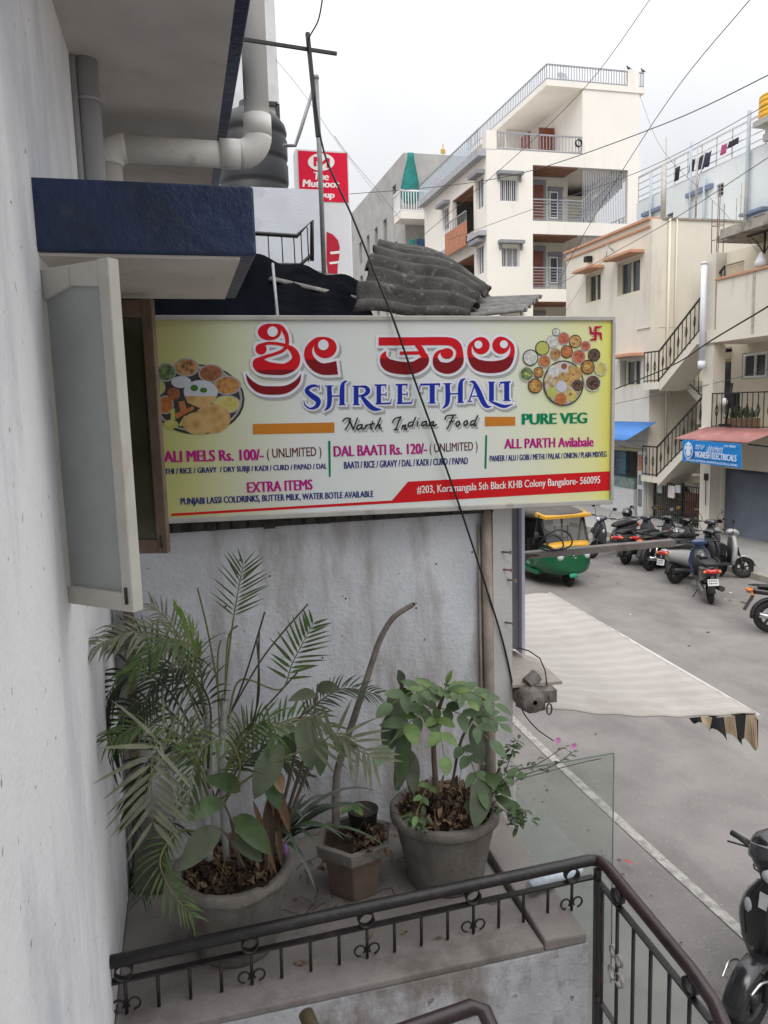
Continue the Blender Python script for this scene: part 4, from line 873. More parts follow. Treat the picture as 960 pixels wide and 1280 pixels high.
GRNL = M('leaf_green', (.062,.105,.036), .5, .4, 14, spec=.45, leaf=.2, stain=(.13,.12,.08), sscale=9, sth=.58, samt=.5); GRNB = M('leaf_bright', (.14,.225,.065), .5, .3, 20, spec=.4, leaf=.25); GRND = M('leaf_dusty', (.085,.105,.062), .65, .3, 12, spec=.3, leaf=.15, stain=(.15,.145,.12), sscale=10, sth=.54, samt=.55); GRNX = M('leaf_dark', (.040,.062,.030), .55, .3, 16, spec=.4)
STEMB = M('woody_stem', (.115,.085,.062), .85, .3, 25, .4, 70)
sd_ = thing('seedling', 'tiny bright green four leaf seedling in the dark nursery pot', 'seedling', (.53, 2.62, SZ+.25))
build(MB().tube([(.535, 2.625, SZ+.25), (.520, 2.60, SZ+.31)], .003, 6), 'stem', PAL['stem'], sd_)
b = MB()
for a in (20, 110, 200, 300): leafblade(b, (.520, 2.60, SZ+.312), (math.cos(R(a)), math.sin(R(a)), .25), .055, .032, .6, mi=0)
build(b, 'foliage', GRNB, sd_, recalc=False)
# ------------------------------------------------------------------ areca palm in the left pot
palm = thing('areca_palm', 'tall dusty areca palm with feathery fronds in the large left pot', 'palm', (.075, 2.43, SZ+.25))
CANE = M('palm_cane', (.27,.27,.27), .7, .2, 14, .1, 50, stain=(.13,.11,.08), sscale=12, sth=.56, samt=.6)
A = atY
def cane(pts, r): build(MB().tube([Vector(p) for p in cat([tuple(p) for p in pts], 5)], r, 9), 'cane', CANE, palm)
cane([A(262,1075,2.38), A(256,1000,2.42), A(247,960,2.44)], .013); cane([A(283,1075,2.42), A(277,960,2.47), A(279,905,2.50), A(281,868,2.51)], .0115); cane([A(262,1075,2.45), A(262,960,2.53), A(258,900,2.55), A(254,862,2.56)], .0095)
def F(path, n, ll, k, **kw): kw.setdefault('seed', len(ORG)); return frond(palm, [A(*p) for p in path], n, ll, [PAL[k], PAL['stem' if k != 'dark' else 'stemd']], **kw)
F([(281,868,2.51),(288,800,2.52),(296,748,2.52),(304,706,2.50)], 13, .115, 'grn', start=.60, ang=58, droop=.03, lw=.0065, vshape=.1, up=(0,-1,0))
F([(254,862,2.56),(247,815,2.55),(233,785,2.53),(220,763,2.50)], 12, .075, 'brt', start=.35, ang=14, droop=.1, lw=.012)
F([(258,900,2.55),(244,845,2.45),(215,800,2.38),(165,790,2.33),(122,806,2.30)], 26, .125, 'dull', start=.28, ang=60, droop=.75, lw=.010)
F([(262,1000,2.42),(238,945,2.28),(205,925,2.18),(190,950,2.12),(191,1028,2.09)], 19, .165, 'dull', start=.40, ang=78, droop=.12, lw=.0135, up=(0,-1,.25), vshape=.12)
F([(250,930,2.48),(210,862,2.55),(165,838,2.6),(130,880,2.6),(122,945,2.58)], 26, .13, 'dark', start=.25, ang=62, droop=.7, lw=.010)
F([(258,905,2.55),(225,845,2.62),(175,800,2.66),(140,800,2.66)], 22, .13, 'dark', start=.3, ang=60, droop=.6, lw=.010)
F([(252,905,2.5),(236,860,2.42),(245,815,2.36),(210,800,2.3),(165,840,2.25)], 24, .12, 'grn', start=.35, ang=60, droop=.7, lw=.009)
F([(285,905,2.5),(300,850,2.52),(350,862,2.5),(366,828,2.50),(391,780,2.48)], 12, .10, 'grn', start=.62, ang=66, droop=.08, lw=.010, vshape=.1, up=(0,-1,.2))
F([(275,1000,2.4),(330,960,2.32),(398,930,2.26),(425,917,2.22),(466,948,2.18)], 13, .135, 'dull', start=.62, ang=72, droop=.12, lw=.012, up=(0,-1,.2), vshape=.1)
F([(245,1040,2.36),(222,1040,2.25),(200,1075,2.18),(215,1115,2.14),(240,1145,2.12)], 20, .085, 'grn', start=.3, ang=60, droop=.4, lw=.006)
F([(240,1045,2.4),(214,1030,2.33),(190,1075,2.28),(178,1120,2.25)], 18, .085, 'dark', start=.3, ang=60, droop=.5, lw=.006)
F([(300,960,2.5),(370,900,2.58),(425,862,2.62),(470,868,2.62)], 22, .085, 'dark', start=.5, ang=62, droop=.4, lw=.007)
F([(258,900,2.55),(236,830,2.6),(215,782,2.62),(190,757,2.62)], 18, .085, 'dull', start=.4, ang=55, droop=.4, lw=.008)
F([(262,950,2.5),(200,880,2.62),(150,900,2.66),(128,980,2.66)], 26, .13, 'dark', start=.25, ang=62, droop=.8, lw=.010)
F([(268,1000,2.45),(300,930,2.42),(335,900,2.38),(350,940,2.33)], 18, .10, 'grn', start=.4, ang=60, droop=.6, lw=.008)
F([(272,990,2.45),(305,915,2.5),(350,905,2.52),(395,930,2.5)], 20, .10, 'dull', start=.35, ang=60, droop=.5, lw=.007)
F([(276,1010,2.4),(300,965,2.3),(285,925,2.26),(250,940,2.2),(235,1000,2.16)], 22, .10, 'grn', start=.35, ang=60, droop=.6, lw=.008)
F([(262,985,2.42),(230,925,2.38),(185,905,2.34),(140,925,2.3)], 24, .12, 'grn', start=.3, ang=60, droop=.8, lw=.009)
F([(260,960,2.5),(262,880,2.5),(232,838,2.46),(196,850,2.4),(170,900,2.36)], 24, .115, 'dark', start=.35, ang=60, droop=.7, lw=.009)
F([(280,980,2.5),(318,930,2.55),(360,900,2.6),(400,900,2.62),(430,930,2.6)], 24, .11, 'grn', start=.3, ang=60, droop=.6, lw=.010)
F([(272,1010,2.5),(250,950,2.58),(215,930,2.64),(180,960,2.66),(165,1020,2.66)], 24, .12, 'dark', start=.25, ang=62, droop=.7, lw=.012)
F([(278,1000,2.52),(305,950,2.6),(340,940,2.66),(380,970,2.68)], 22, .11, 'dark', start=.25, ang=62, droop=.6, lw=.011)
for p in ([(284,900,2.52),(305,850,2.5),(331,765,2.48)], [(279,900,2.5),(262,800,2.5),(247,735,2.48)], [(283,900,2.5),(330,820,2.55),(385,755,2.6)], [(281,880,2.5),(285,800,2.5),(297,782,2.48)], [(290,930,2.5),(345,870,2.5),(372,840,2.5)], [(288,960,2.48),(322,880,2.5),(321,800,2.52)], [(284,950,2.48),(318,900,2.5),(324,790,2.53)], [(275,930,2.5),(272,830,2.5),(276,800,2.5)]):
    build(MB().tube([Vector(q_) for q_ in cat([tuple(A(*p_)) for p_ in p], 6)], .0032, 5), 'stalk', PAL['stemd'] if p[-1][0] > 300 else PAL['stem'], palm)
# ------------------------------------------------------------------ broad-leaved plants
def L2(mb, base, tip, Y0, Y1, W, mi=0, droop=.35, fold=.2, up=(0,-.8,.6)):
    a, c_ = A(*base, Y0), A(*tip, Y1); leafblade(mb, a, c_-a+Vector((0,0,droop*.42*(c_-a).length)), (c_-a).length*1.05, W, droop*rnd.uniform(.8,1.5), up, mi, 9, fold*rnd.uniform(.6,1.6), .85, rnd.uniform(.02,.07))
dc = thing('dumb_cane', 'broad leaved dumb cane plant with dusty oval leaves at the front of the left pot', 'plant', (.2, 2.38, SZ+.25))
b = MB()
for base, tip, Y0, Y1, W, mi in (((280,1004),(232,1016),2.32,2.24,.060,0),((275,1035),(224,1080),2.30,2.18,.080,1),((292,1022),(340,1058),2.30,2.18,.070,0),((292,1046),(328,1072),2.28,2.2,.055,1),((352,930),(318,995),2.34,2.26,.085,1),((376,898),(390,960),2.36,2.28,.072,1),((402,920),(400,968),2.36,2.3,.05,0),((395,870),(362,866),2.40,2.34,.04,1),((395,862),(424,858),2.42,2.36,.045,1),((345,940),(388,915),2.42,2.4,.06,0),((330,960),(350,1010),2.38,2.3,.06,0),((300,990),(262,960),2.4,2.36,.06,0)): L2(b, base, tip, Y0, Y1, W, mi)
build(b, 'foliage', [GRNL, GRND], dc, recalc=False)
b = MB()
for pts in ([(300,1085,2.36),(290,1030,2.33),(280,1004,2.32)], [(305,1085,2.36),(288,1050,2.32),(275,1035,2.30)], [(315,1080,2.38),(300,1040,2.33),(292,1022,2.30)], [(330,1080,2.40),(340,1000,2.38),(352,930,2.34)], [(335,1080,2.42),(365,960,2.40),(376,898,2.36)], [(340,1075,2.42),(385,930,2.42),(396,865,2.41)], [(340,1075,2.42),(390,950,2.40),(402,920,2.37)], [(335,1080,2.42),(340,1000,2.42),(345,940,2.42)]): b.tube([Vector(q_) for q_ in cat([tuple(A(*p_)) for p_ in pts], 5)], [.006]*6+[.004]*(len(cat(pts,5))-6), 6)
build(b, 'stem', STEMB, dc)
b = MB()
for base, tip, Y0, Y1, W, mi in (((338,985),(352,1080),2.36,2.32,.03,0),((340,985),(330,1060),2.36,2.31,.035,1),((345,980),(362,1040),2.36,2.3,.03,0),((316,1000),(345,1090),2.3,2.24,.02,0),((345,965),(352,990),2.35,2.3,.04,1),((335,1000),(340,1075),2.34,2.28,.03,2)): L2(b, base, tip, Y0, Y1, W, mi, .1, .5)
build(b, 'withered_leaf', LITTER, dc, recalc=False)
dr = thing('spider_lily', 'clump of dark strap leaves arching over the right rim of the left pot', 'plant', (.27, 2.42, SZ+.25))
b = MB(); q_ = random.Random(11)
for tx, ty, Y1 in ((420,1035,2.30),(475,1062,2.30),(455,1000,2.42),(440,1010,2.45),(470,985,2.5),(390,1110,2.2),(372,1060,2.22),(415,985,2.5),(365,1000,2.38),(350,985,2.42),(395,1050,2.28),(430,1050,2.36),(460,1020,2.5),(345,1030,2.3),(380,985,2.5)):
    a = A(352+q_.uniform(-12,12), 1050+q_.uniform(-8,8), 2.42); c_ = A(tx, ty, Y1); d = c_-a
    leafblade(b, a, d+Vector((0,0,d.length*.75)), d.length*1.22, q_.uniform(.02,.032), .85, (0,0,1), q_.randrange(2), 10, .35, .5)
build(b, 'foliage', [M('strap_leaf', (.075,.085,.070), .6, .2, 20, spec=.35), GRNX], dr, recalc=False)
# bare frangipani stem rising from the hexagonal pot
fr = thing('bare_stem_plant', 'bare grey brown leafless stem curving up right from the hexagonal pot', 'plant', (.5, 2.63, SZ+.18))
sp2 = [A(420,1035,2.62), A(420,985,2.64), A(424,955,2.65), A(445,890,2.68), A(462,838,2.70), A(475,800,2.71), A(492,772,2.71), A(516,756,2.70)]
b = MB().tube([Vector(q_) for q_ in cat([tuple(p) for p in sp2], 8)], [.0150-.0055*i/56 for i in range(57)], 10)
for k in range(16):
    i = 6+k*2.6; f = i/44*7; j = min(6, int(f)); p = sp2[j].lerp(sp2[min(7, j+1)], f-j); b.ell(p+Vector((rnd.uniform(-.006,.006), -.008, 0)), (.005,.004,.0035), 6, 4)
build(b, 'stem', M('frangipani_bark', (.17,.145,.125), .85, .25, 22, .5, 60, stain=(.09,.07,.06), sscale=18, sth=.55, samt=.6), fr)
build(MB().tube([A(516,756,2.70), A(518,754,2.70)], [.0095, .006], 8), 'cut_tip', M('cut_wood', (.05,.04,.03), .9), fr)
# ------------------------------------------------------------------ green shrub in the right pot
sh = thing('leafy_shrub', 'leafy green shrub with compound leaves on a woody stem in the right pot', 'shrub', (.82, 2.55, SZ+.25))
bs_ = MB(); tr = [A(548,1040,2.52), A(545,985,2.53), A(542,930,2.54), A(546,895,2.55), A(555,868,2.55)]
bs_.tube([Vector(q_) for q_ in cat([tuple(p) for p in tr], 5)], [.0125-.006*i/20 for i in range(21)], 9)
for pts in ([(550,1030,2.55),(565,980,2.58),(575,930,2.60),(592,895,2.60)], [(575,1035,2.5),(598,1010,2.45),(618,985,2.42)], [(535,1030,2.58),(512,985,2.6),(503,930,2.6),(500,870,2.6),(505,845,2.6)], [(600,1030,2.55),(612,990,2.5),(625,960,2.48)]): bs_.tube([Vector(q_) for q_ in cat([tuple(A(*p_)) for p_ in pts], 5)], .0055, 7)
build(bs_, 'stem', STEMB, sh)
b = MB(); q_ = random.Random(5)
def comp(base, tip, Y0, Y1, n, ll, W, mi, seed=0):
    a, c_ = A(*base, Y0), A(*tip, Y1); mid = (a+c_)/2+Vector((0,0,(c_-a).length*.14)); P_ = [Vector(v) for v in cat([tuple(a), tuple(mid), tuple(c_)], 6)]
    b.tube(P_, .0018, 5, mi=3)
    for k in range(n):
        f = (.18+.82*k/(n-1))*(len(P_)-1); i = min(len(P_)-2, int(f)); p = P_[i].lerp(P_[i+1], f-i); d = (P_[i+1]-P_[i]).normalized(); s_ = d.cross(Vector((0,-.45,.9))).normalized()
        for sg_ in ((1, -1) if k < n-1 else (0,)):
            v = d*(.75 if sg_ else 1)+s_*sg_*.95+Vector((0,-.12,-.02)); leafblade(b, p, v, ll*q_.uniform(.85,1.1), W*q_.uniform(.85,1.1), .15, (0,-.5,.85), mi if q_.random() < .8 else (mi+1) % 3, 6, .25, .8)
for base, tip, Y0, Y1, n, ll, W, mi in (((553,868),(618,880),2.55,2.45,5,.072,.034,0),((555,870),(600,868),2.56,2.55,5,.060,.028,1),((548,885),(612,925),2.54,2.40,4,.080,.040,0),((552,866),(522,868),2.53,2.42,4,.060,.028,0),((553,868),(490,880),2.55,2.44,4,.085,.042,0),((555,870),(560,850),2.55,2.52,3,.05,.022,1),((546,895),(485,932),2.54,2.38,3,.105,.056,0),
    ((575,930),(600,985),2.6,2.42,4,.075,.038,0),((552,885),(510,905),2.56,2.5,4,.075,.036,0),((590,897),(625,905),2.6,2.5,4,.065,.032,0),((545,895),(555,945),2.5,2.34,3,.080,.042,1),((618,985),(645,970),2.42,2.36,3,.05,.028,0),((540,980),(520,1020),2.5,2.36,3,.045,.022,1),((556,866),(585,876),2.53,2.42,4,.065,.03,0),): comp(base, tip, Y0, Y1, n, ll, W, mi)
build(b, 'foliage', [M('shrub_leaf', (.105,.160,.078), .6, .4, 10, spec=.35, leaf=.2), GRNB, GRNL, PAL['stem']], sh, recalc=False)
bl = thing('rubber_plant', 'dusty oval leaves on a thin stem at the left edge of the right pot', 'plant', (.72, 2.6, SZ+.25))
build(MB().tube([Vector(v) for v in cat([tuple(A(*p)) for p in ((520,1030,2.58),(512,950,2.56),(506,880,2.54),(502,850,2.54))], 5)], .005, 7), 'stem', STEMB, bl)
b = MB()
for base, tip, Y0, Y1, W, mi in (((503,858),(498,835),2.54,2.50,.034,1),((500,862),(490,902),2.54,2.48,.075,1),((500,862),(520,874),2.54,2.48,.034,0),((495,888),(482,940),2.54,2.47,.075,2),((508,905),(498,985),2.54,2.46,.06,0),((510,940),(494,986),2.54,2.46,.055,2),((510,935),(518,990),2.54,2.45,.06,1),((585,1000),(600,1028),2.45,2.36,.06,0),((608,970),(592,1030),2.45,2.34,.085,1),((605,970),(640,990),2.45,2.36,.055,0),((590,905),(602,955),2.5,2.42,.06,1),((618,995),(655,1020),2.42,2.34,.04,0),((640,1000),(655,1035),2.4,2.36,.035,0)): L2(b, base, tip, Y0, Y1, W, mi)
build(b, 'foliage', [GRNL, GRND, GRNX], bl, recalc=False)
# periwinkle sprigs
pv = thing('periwinkle', 'straggling periwinkle twigs with two pink flowers hanging past the right pot', 'plant', (1.05, 2.55, SZ+.25))
b = MB(); tw_ = [[(600,1010,2.5),(640,968,2.45),(672,955,2.42),(704,934,2.40)], [(610,1012,2.5),(650,972,2.48),(690,958,2.45),(716,940,2.42)], [(600,1012,2.45),(625,1010,2.38),(648,1030,2.34)], [(540,1042,2.42),(520,1030,2.38),(512,1020,2.36)], [(630,970,2.5),(640,940,2.5),(648,925,2.5)], [(645,975,2.45),(720,955,2.40),(752,948,2.36)]]
for pts in tw_: build(MB().tube([Vector(v) for v in cat([tuple(A(*p)) for p in pts], 5)], .0017, 5), 'twig', STEMB, pv)
b = MB(); q_ = random.Random(9)
for pts in tw_[:5]:
    P_ = [Vector(v) for v in cat([tuple(A(*p)) for p in pts], 7)]
    for i in range(len(P_)//(3 if pts[-1][0] > 690 else 4), len(P_)):
        for _ in range(2 if pts[-1][0] < 690 else 1):
            d = Vector((q_.uniform(-1,1), q_.uniform(-1,.6), q_.uniform(-.5,.8))); leafblade(b, P_[i]+d*.004, d, q_.uniform(.018,.034), q_.uniform(.009,.018), .4, mi=q_.randrange(2), n=4)
for cx, cy, Y_ in ((640,1018,2.36),(655,1012,2.36),(662,1025,2.35),(628,950,2.48),(640,935,2.5),(632,968,2.45),(525,1030,2.38),(515,1025,2.37),(530,1020,2.4),(648,1032,2.34),(622,985,2.4)):
    p = A(cx, cy, Y_)
    for _ in range(5):
        d = Vector((q_.uniform(-1,1), q_.uniform(-1,.4), q_.uniform(-.6,.8))); leafblade(b, p+d*.006, d, q_.uniform(.025,.042), q_.uniform(.014,.024), .4, mi=q_.randrange(2), n=4)
build(b, 'foliage', [GRNL, GRND], pv, recalc=False)
for cx, cy, Y_ in ((697,925,2.39),(717,932,2.41)):
    p = A(cx, cy, Y_); b = MB()
    for k in range(5):
        a = k*72; d = Vector((math.cos(R(a)), -.25, math.sin(R(a)))); leafblade(b, p, d, .013, .0125, .1, (0,-1,0), 0, 4, .1, 1.1)
    build(b, 'flower', M('pink_petal', (.62,.22,.48), .6, .15, 40), pv, recalc=False)
# bits in the pots
b = MB().ell(A(357,1062,2.35), (.012,.012,.02), 10, 6); tag(build(b, 'sweet_wrapper', food('wrapper_print', (.45,.10,.05), (.05,.10,.35), 200)), 'small crumpled red and blue wrapper in the left pot', 'wrapper')

b = MB(); q_ = random.Random(31)
for _ in range(26):
    x, y = q_.uniform(.3, .75), q_.uniform(2.45, 2.85); a = q_.uniform(0, 6.3); l = q_.uniform(.03, .10); z = SZ+.004
    b.tube([(x, y, z), (x+l*.5*math.cos(a)+q_.uniform(-.01,.01), y+l*.5*math.sin(a), z+q_.uniform(0,.012)), (x+l*math.cos(a), y+l*math.sin(a), z)], .0013, 4)
for _ in range(24):
    x, y = q_.uniform(-.25, 1.0), q_.uniform(2.2, 2.9); leafblade(b, (x, y, SZ+.003), (q_.uniform(-1,1), q_.uniform(-1,1), .1), q_.uniform(.015,.045), q_.uniform(.006,.015), .2, mi=q_.randrange(2)+1, n=4, wav=.3)
tag(build(b, 'fallen_twigs', [LITTER[2], LITTER[0], LITTER[1]], recalc=False, kind='stuff'), 'thin dry twigs and leaf bits fallen on the terrace between the pots', 'twigs')
# ------------------------------------------------------------------ houses across the street
CREAM = M('cream_paint', (.66,.62,.54), .85, .07, .6, .2, 12, stain=(.45,.40,.34), sscale=2.2, sth=.56, samt=.45, streak=.14)
CREAM2 = M('cream_paint_warm', (.66,.60,.48), .85, .06, .6, .12, 12, stain=(.40,.36,.31), sscale=2.2, sth=.55, samt=.5, streak=.14)
WHITEB = M('white_house_paint', (.74,.71,.66), .85, .04, .4, .08, 10, stain=(.58,.53,.47), sscale=1.4, sth=.57, samt=.45, streak=.12)
GREYT = M('grey_trim_paint', (.23,.235,.26), .7, .1, 2); GREYL = M('light_grey_trim', (.36,.37,.40), .7, .1, 2)
TERC = M('terracotta_tile', (.40,.17,.10), .8, .15, 3); COPING = M('terracotta_coping', (.50,.27,.17), .8, .12, 4, stain=(.3,.2,.15), sscale=4, sth=.6, samt=.5)
DOORB = M('brown_door', (.20,.055,.030), .45, .2, 4); SILV = M('grey_steel_rail', (.30,.31,.34), .45, .1, 4, metal=.3)
GLSD = M('dark_pane', (.045,.05,.06), .15, .3, 1.5, spec=.6); UPVC = M('white_window_frame', (.70,.71,.72), .4, .05, 4); CRFR = M('cream_window_frame', (.60,.55,.40), .5, .08, 4)
GREYC = M('raw_grey_cement', (.36,.355,.345), .9, .12, .8, .2, 12, stain=(.26,.25,.24), sscale=1, sth=.52, samt=.6)
BLUEH = M('pale_blue_house', (.61,.65,.67), .85, .05, .6, .1, 12, stain=(.42,.46,.49), sscale=1.5, sth=.56, samt=.5, streak=.25)
WOODC = M('timber_ceiling', (.22,.10,.06), .6, .2, 4)
def B_(mb, pl, c, u0, u1, d0, d1, z0, z1, mi=0):
    return mb.box(c+d0, c+d1, u0, u1, z0, z1, mi) if pl == 'X' else mb.box(u0, u1, c+d0, c+d1, z0, z1, mi)
def wallgrid(mb, pl, c, th, u0, u1, z0, z1, ops, mi=0):
    us = sorted({u0, u1, *[min(max(q, u0), u1) for o in ops for q in o[:2]]}); zs = sorted({z0, z1, *[min(max(q, z0), z1) for o in ops for q in o[2:4]]})
    for i in range(len(us)-1):
        # merge vertically
        run = None
        for j in range(len(zs)-1):
            um, zm = (us[i]+us[i+1])/2, (zs[j]+zs[j+1])/2
            op = any(o[0] < um < o[1] and o[2] < zm < o[3] for o in ops)
            if not op: run = zs[j] if run is None else run
            if run is not None and (op or j == len(zs)-2): B_(mb, pl, c, us[i], us[i+1], 0, th, run, zs[j] if op else zs[j+1], mi); run = None
def window(parent, pl, c, u0, u1, z0, z1, fm=UPVC, cols=2, dep=.12, pane=GLSD, fw=.06, bars=0, lab=None):
    b = MB()
    for a, e_ in ((u0, u0+fw), (u1-fw, u1)): B_(b, pl, c, a, e_, dep, dep+.06, z0, z1)
    for a, e_ in ((z0, z0+fw), (z1-fw, z1)): B_(b, pl, c, u0+fw, u1-fw, dep, dep+.06, a, e_)
    for i in range(1, cols): u = u0+(u1-u0)*i/cols; B_(b, pl, c, u-fw*.4, u+fw*.4, dep, dep+.06, z0+fw, z1-fw)
    for i in range(bars): u = u0+fw+(u1-u0-2*fw)*(i+.5)/bars; B_(b, pl, c, u-.012, u+.012, dep-.03, dep-.012, z0, z1)
    o = build(b, 'window', fm, parent)
    if lab: o['label'] = lab
    b = MB(); B_(b, pl, c, u0, u1, dep+.065, dep+.09, z0, z1); build(b, 'pane', pane, o)
    return o
def hood(parent, pl, c, u0, u1, z, mat, th=.1, out=.4, name='window_hood'):
    b = MB(); B_(b, pl, c, u0, u1, -out, .05, z, z+th); return build(b, name, mat, parent, bevel=.01)
def fence_rail(parent, p0, p1, h, n, mat, name='railing', hor=0, r=.02, top=.03, orn=False):
    p0, p1 = Vector(p0), Vector(p1); b = MB(); up = Vector((0,0,h))
    b.beam(p0+up, p1+up, top*1.3, top*1.3); b.beam(p0+Vector((0,0,.06)), p1+Vector((0,0,.06)), top, top)
    for i in range(hor): b.beam(p0+up*(i+1)/(hor+1), p1+up*(i+1)/(hor+1), r, r)
    for i in range(n+1):
        p = p0.lerp(p1, i/n); b.beam(p+Vector((0,0,.0)), p+up, r, r, (1,0,0))
        if orn and i % 2 == 1:
            d = (p1-p0).normalized()*.07; m0 = p+up*.32; m1 = p+up*.5; m2 = p+up*.72
            for sg_ in (1, -1): b.beam(m0, m1+d*sg_, r*.8, r*.8); b.beam(m1+d*sg_, m2, r*.8, r*.8)
    return build(b, name, mat, parent)
# ---- tall white apartment house
ap = thing('apartment_house', 'tall white four storey apartment house with grey trim and roof railings', 'apartment house', (19, 37, 0))
XA, YA, XB, YB = 15.2, 37.0, 23.75, 47.0
b = MB()
ops = [(17.68, 23.02, 13.25, 15.92), (17.68, 23.02, 9.93, 12.62), (17.68, 23.02, 6.6, 9.3), (15.92, 16.9, 14.12, 15.22), (15.98, 16.95, 10.96, 11.96), (16.0, 16.95, 7.7, 8.7)]
wallgrid(b, 'Y', YA, .25, XA, XB, 0, 16.55, ops); wallgrid(b, 'Y', YA, .25, 20.4, 23.62, 16.55, 19.66, [])
b.box(22.92, 23.55, YA-.03, YA+.4, 19.66, 20.75)
sops = [(38.75, 41.95, 12.85, 15.35), (38.75, 41.95, 9.55, 11.95), (37.35, 38.4, 13.95, 15.45), (37.4, 38.4, 10.75, 12.2), (42.5, 43.6, 14.05, 15.3), (37.4, 38.4, 7.4, 8.9)]
wallgrid(b, 'X', XA, .25, YA+.25, YB, 0, 16.55, sops)
b.box(XA+.25, XB, YB-.25, YB, 0, 16.55); wallgrid(b, 'X', XB-.25, .25, YA+.25, YB-.25, 0, 16.55, [(37.5, 41.5, 13.3, 15.85), (37.5, 41.5, 10.0, 12.5)])
b.box(20.4, 20.6, YA+.25, 43, 16.75, 19.66); b.box(23.4, 23.62, YA+.25, 43, 16.75, 19.66); b.box(20.6, 23.4, 42.8, 43, 16.75, 19.66)
b.box(XA, XA+.55, YA-.02, YA+.5, 16.55, 17.42)
build(b, 'wall', WHITEB, ap)
b = MB()
for z in (16.5, 13.0, 9.68, 6.3): b.box(XA+.26, XB-.26, YA+.26, YB-.26, z-.05, z+.24)
b.box(18.40, 23.9, YA-.06, 48.0, 19.665, 19.95); build(b, 'floor_slab', WHITEB, ap)
b = MB()
for z0, z1 in ((13.25, 15.92), (9.93, 12.62), (6.6, 9.3)):
    b.box(17.5, 20.5, 38.7, 38.85, z0, z1); b.box(20.42, 20.5, 38.85, 42.0, z0, z1); b.box(20.5, 23.45, 42.0, 42.1, z0, z1)
build(b, 'recess_wall', CREAM, ap)
b = MB(); b.box(XA+1.9, XA+2.0, 38.6, 42.1, 12.8, 15.4); b.box(XA+1.9, XA+2.0, 38.6, 42.1, 9.5, 12.0); build(b, 'recess_wall', CREAM, ap)
for z in (15.86, 12.56, 9.24):
    b = MB().box(17.70, 20.2, YA+.05, 38.6, z, z+.05); build(b, 'timber_ceiling', WOODC, ap)
for z in (15.3, 11.9): b = MB().box(XA+.05, XA+1.8, 38.8, 41.9, z, z+.045); build(b, 'timber_ceiling', WOODC, ap)
for z in (13.3, 9.98, 6.65):
    b = MB().box(17.9, 19.05, 38.60, 38.68, z, z+2.15); build(b, 'door', DOORB, ap)
    b = MB()
    b.box(17.75, 17.9, 38.6, 38.68, z, z+2.4); b.box(19.05, 19.2, 38.6, 38.68, z, z+2.4); b.box(17.9, 19.05, 38.6, 38.68, z+2.15, z+2.4); b.box(19.35, 20.2, 38.61, 38.69, z+1.9, z+2.1); b.box(19.95, 20.15, 38.61, 38.69, z, z+1.9); build(b, 'door_trim', GREYT, ap)
    window(ap, 'Y', 38.5, 19.4, 19.9, z+.5, z+1.85, UPVC, 1, .1)
    fence_rail(ap, (17.7, YA+.06, z-.05), (20.45, YA+.06, z-.05), 1.05, 3, SILV, hor=6, r=.03, top=.045)
    # slatted stair screen and the stair behind it
    b = MB()
    if z > 9:
        for i in range(26): x = 20.5+i*.098; b.box(x, x+.03, YA+.10, YA+.12, z-.1, z+2.62)
        build(b, 'slat_screen', GREYL, ap)
    b = MB(); n_ = 13
    for i in range(n_): b.box(20.55+i*.185, 20.55+(i+1)*.185+.06, 37.5, 38.55, z+.15+i*.165-.28, z+.15+(i+1)*.165)
    build(b, 'stair_flight', GREYL, ap)
    fence_rail(ap, (20.6, 37.45, z+.1), (22.95, 37.45, z+2.25), .95, 8, SILV, hor=3, r=.025, top=.04)
for u0, u1, z0, z1 in ops[3:]:
    window(ap, 'Y', YA, u0, u1, z0, z1, UPVC, 3, .1, bars=8)
    hood(ap, 'Y', YA, u0-.2, u1+.16, z1+.12, GREYT, .16, .35)
    for q0, q1 in ((u0-.14, u0-.02), (u1+.02, u1+.14)): b = MB(); B_(b, 'Y', YA, q0, q1, -.08, -.002, z1-.14, z1+.118); build(b, 'window_trim', GREYT, ap)
for u0, u1, z0, z1 in (sops[2], sops[3], sops[4], sops[5]):
    window(ap, 'X', XA, u0, u1, z0, z1, UPVC, 3, .1); hood(ap, 'X', XA, u0-.15, u1+.15, z1+.02, GREYT, .2, .4)
b = MB(); b.box(XA-.45, XA+.02, 38.75, 46.8, 12.45, 12.80); b.box(XA-.42, XA+.02, YA+.02, 38.7, 12.5, 12.72); b.box(XA-.42, XA, YA, YB, 16.22, 16.56); build(b, 'grey_band', GREYL, ap)
b = MB().box(XA-.47, XA-.38, 38.75, 41.95, 12.35, 13.55); build(b, 'balcony_panel', TERC, ap)
fence_rail(ap, (XA-.42, 38.75, 13.5), (XA-.42, 41.95, 13.5), .55, 12, SILV, r=.025, top=.04)
fence_rail(ap, (XA-.3, YA+.1, 16.56), (XA-.3, YB, 16.56), .95, 34, SILV, r=.028, top=.05)
b = MB().box(XA-.33, XA-.32, 38.2, YB, 16.62, 17.35); build(b, 'glass_screen', glass('terrace_glass', (.6,.68,.75), .35), ap)
fence_rail(ap, (XA+.6, YA+.05, 16.55), (20.4, YA+.05, 16.55), .82, 26, SILV, r=.028, top=.05)
fence_rail(ap, (18.45, YA+.02, 19.95), (22.9, YA+.02, 19.95), .72, 30, SILV, r=.028, top=.05)
fence_rail(ap, (18.45, 47.9, 19.95), (18.45, YA+.05, 19.95), .72, 50, SILV, r=.028, top=.05)
fence_rail(ap, (23.57, YA+.02, 19.95), (23.85, YA+.02, 19.95), .72, 3, SILV, r=.028, top=.05)
b = MB().box(19.35, 19.45, 41, 42.0, 16.75, 18.9); build(b, 'door', DOORB, ap)
b = MB().box(18.9, 20.4, 43, 43.2, 16.75, 19.66); build(b, 'recess_wall', WHITEB, ap)
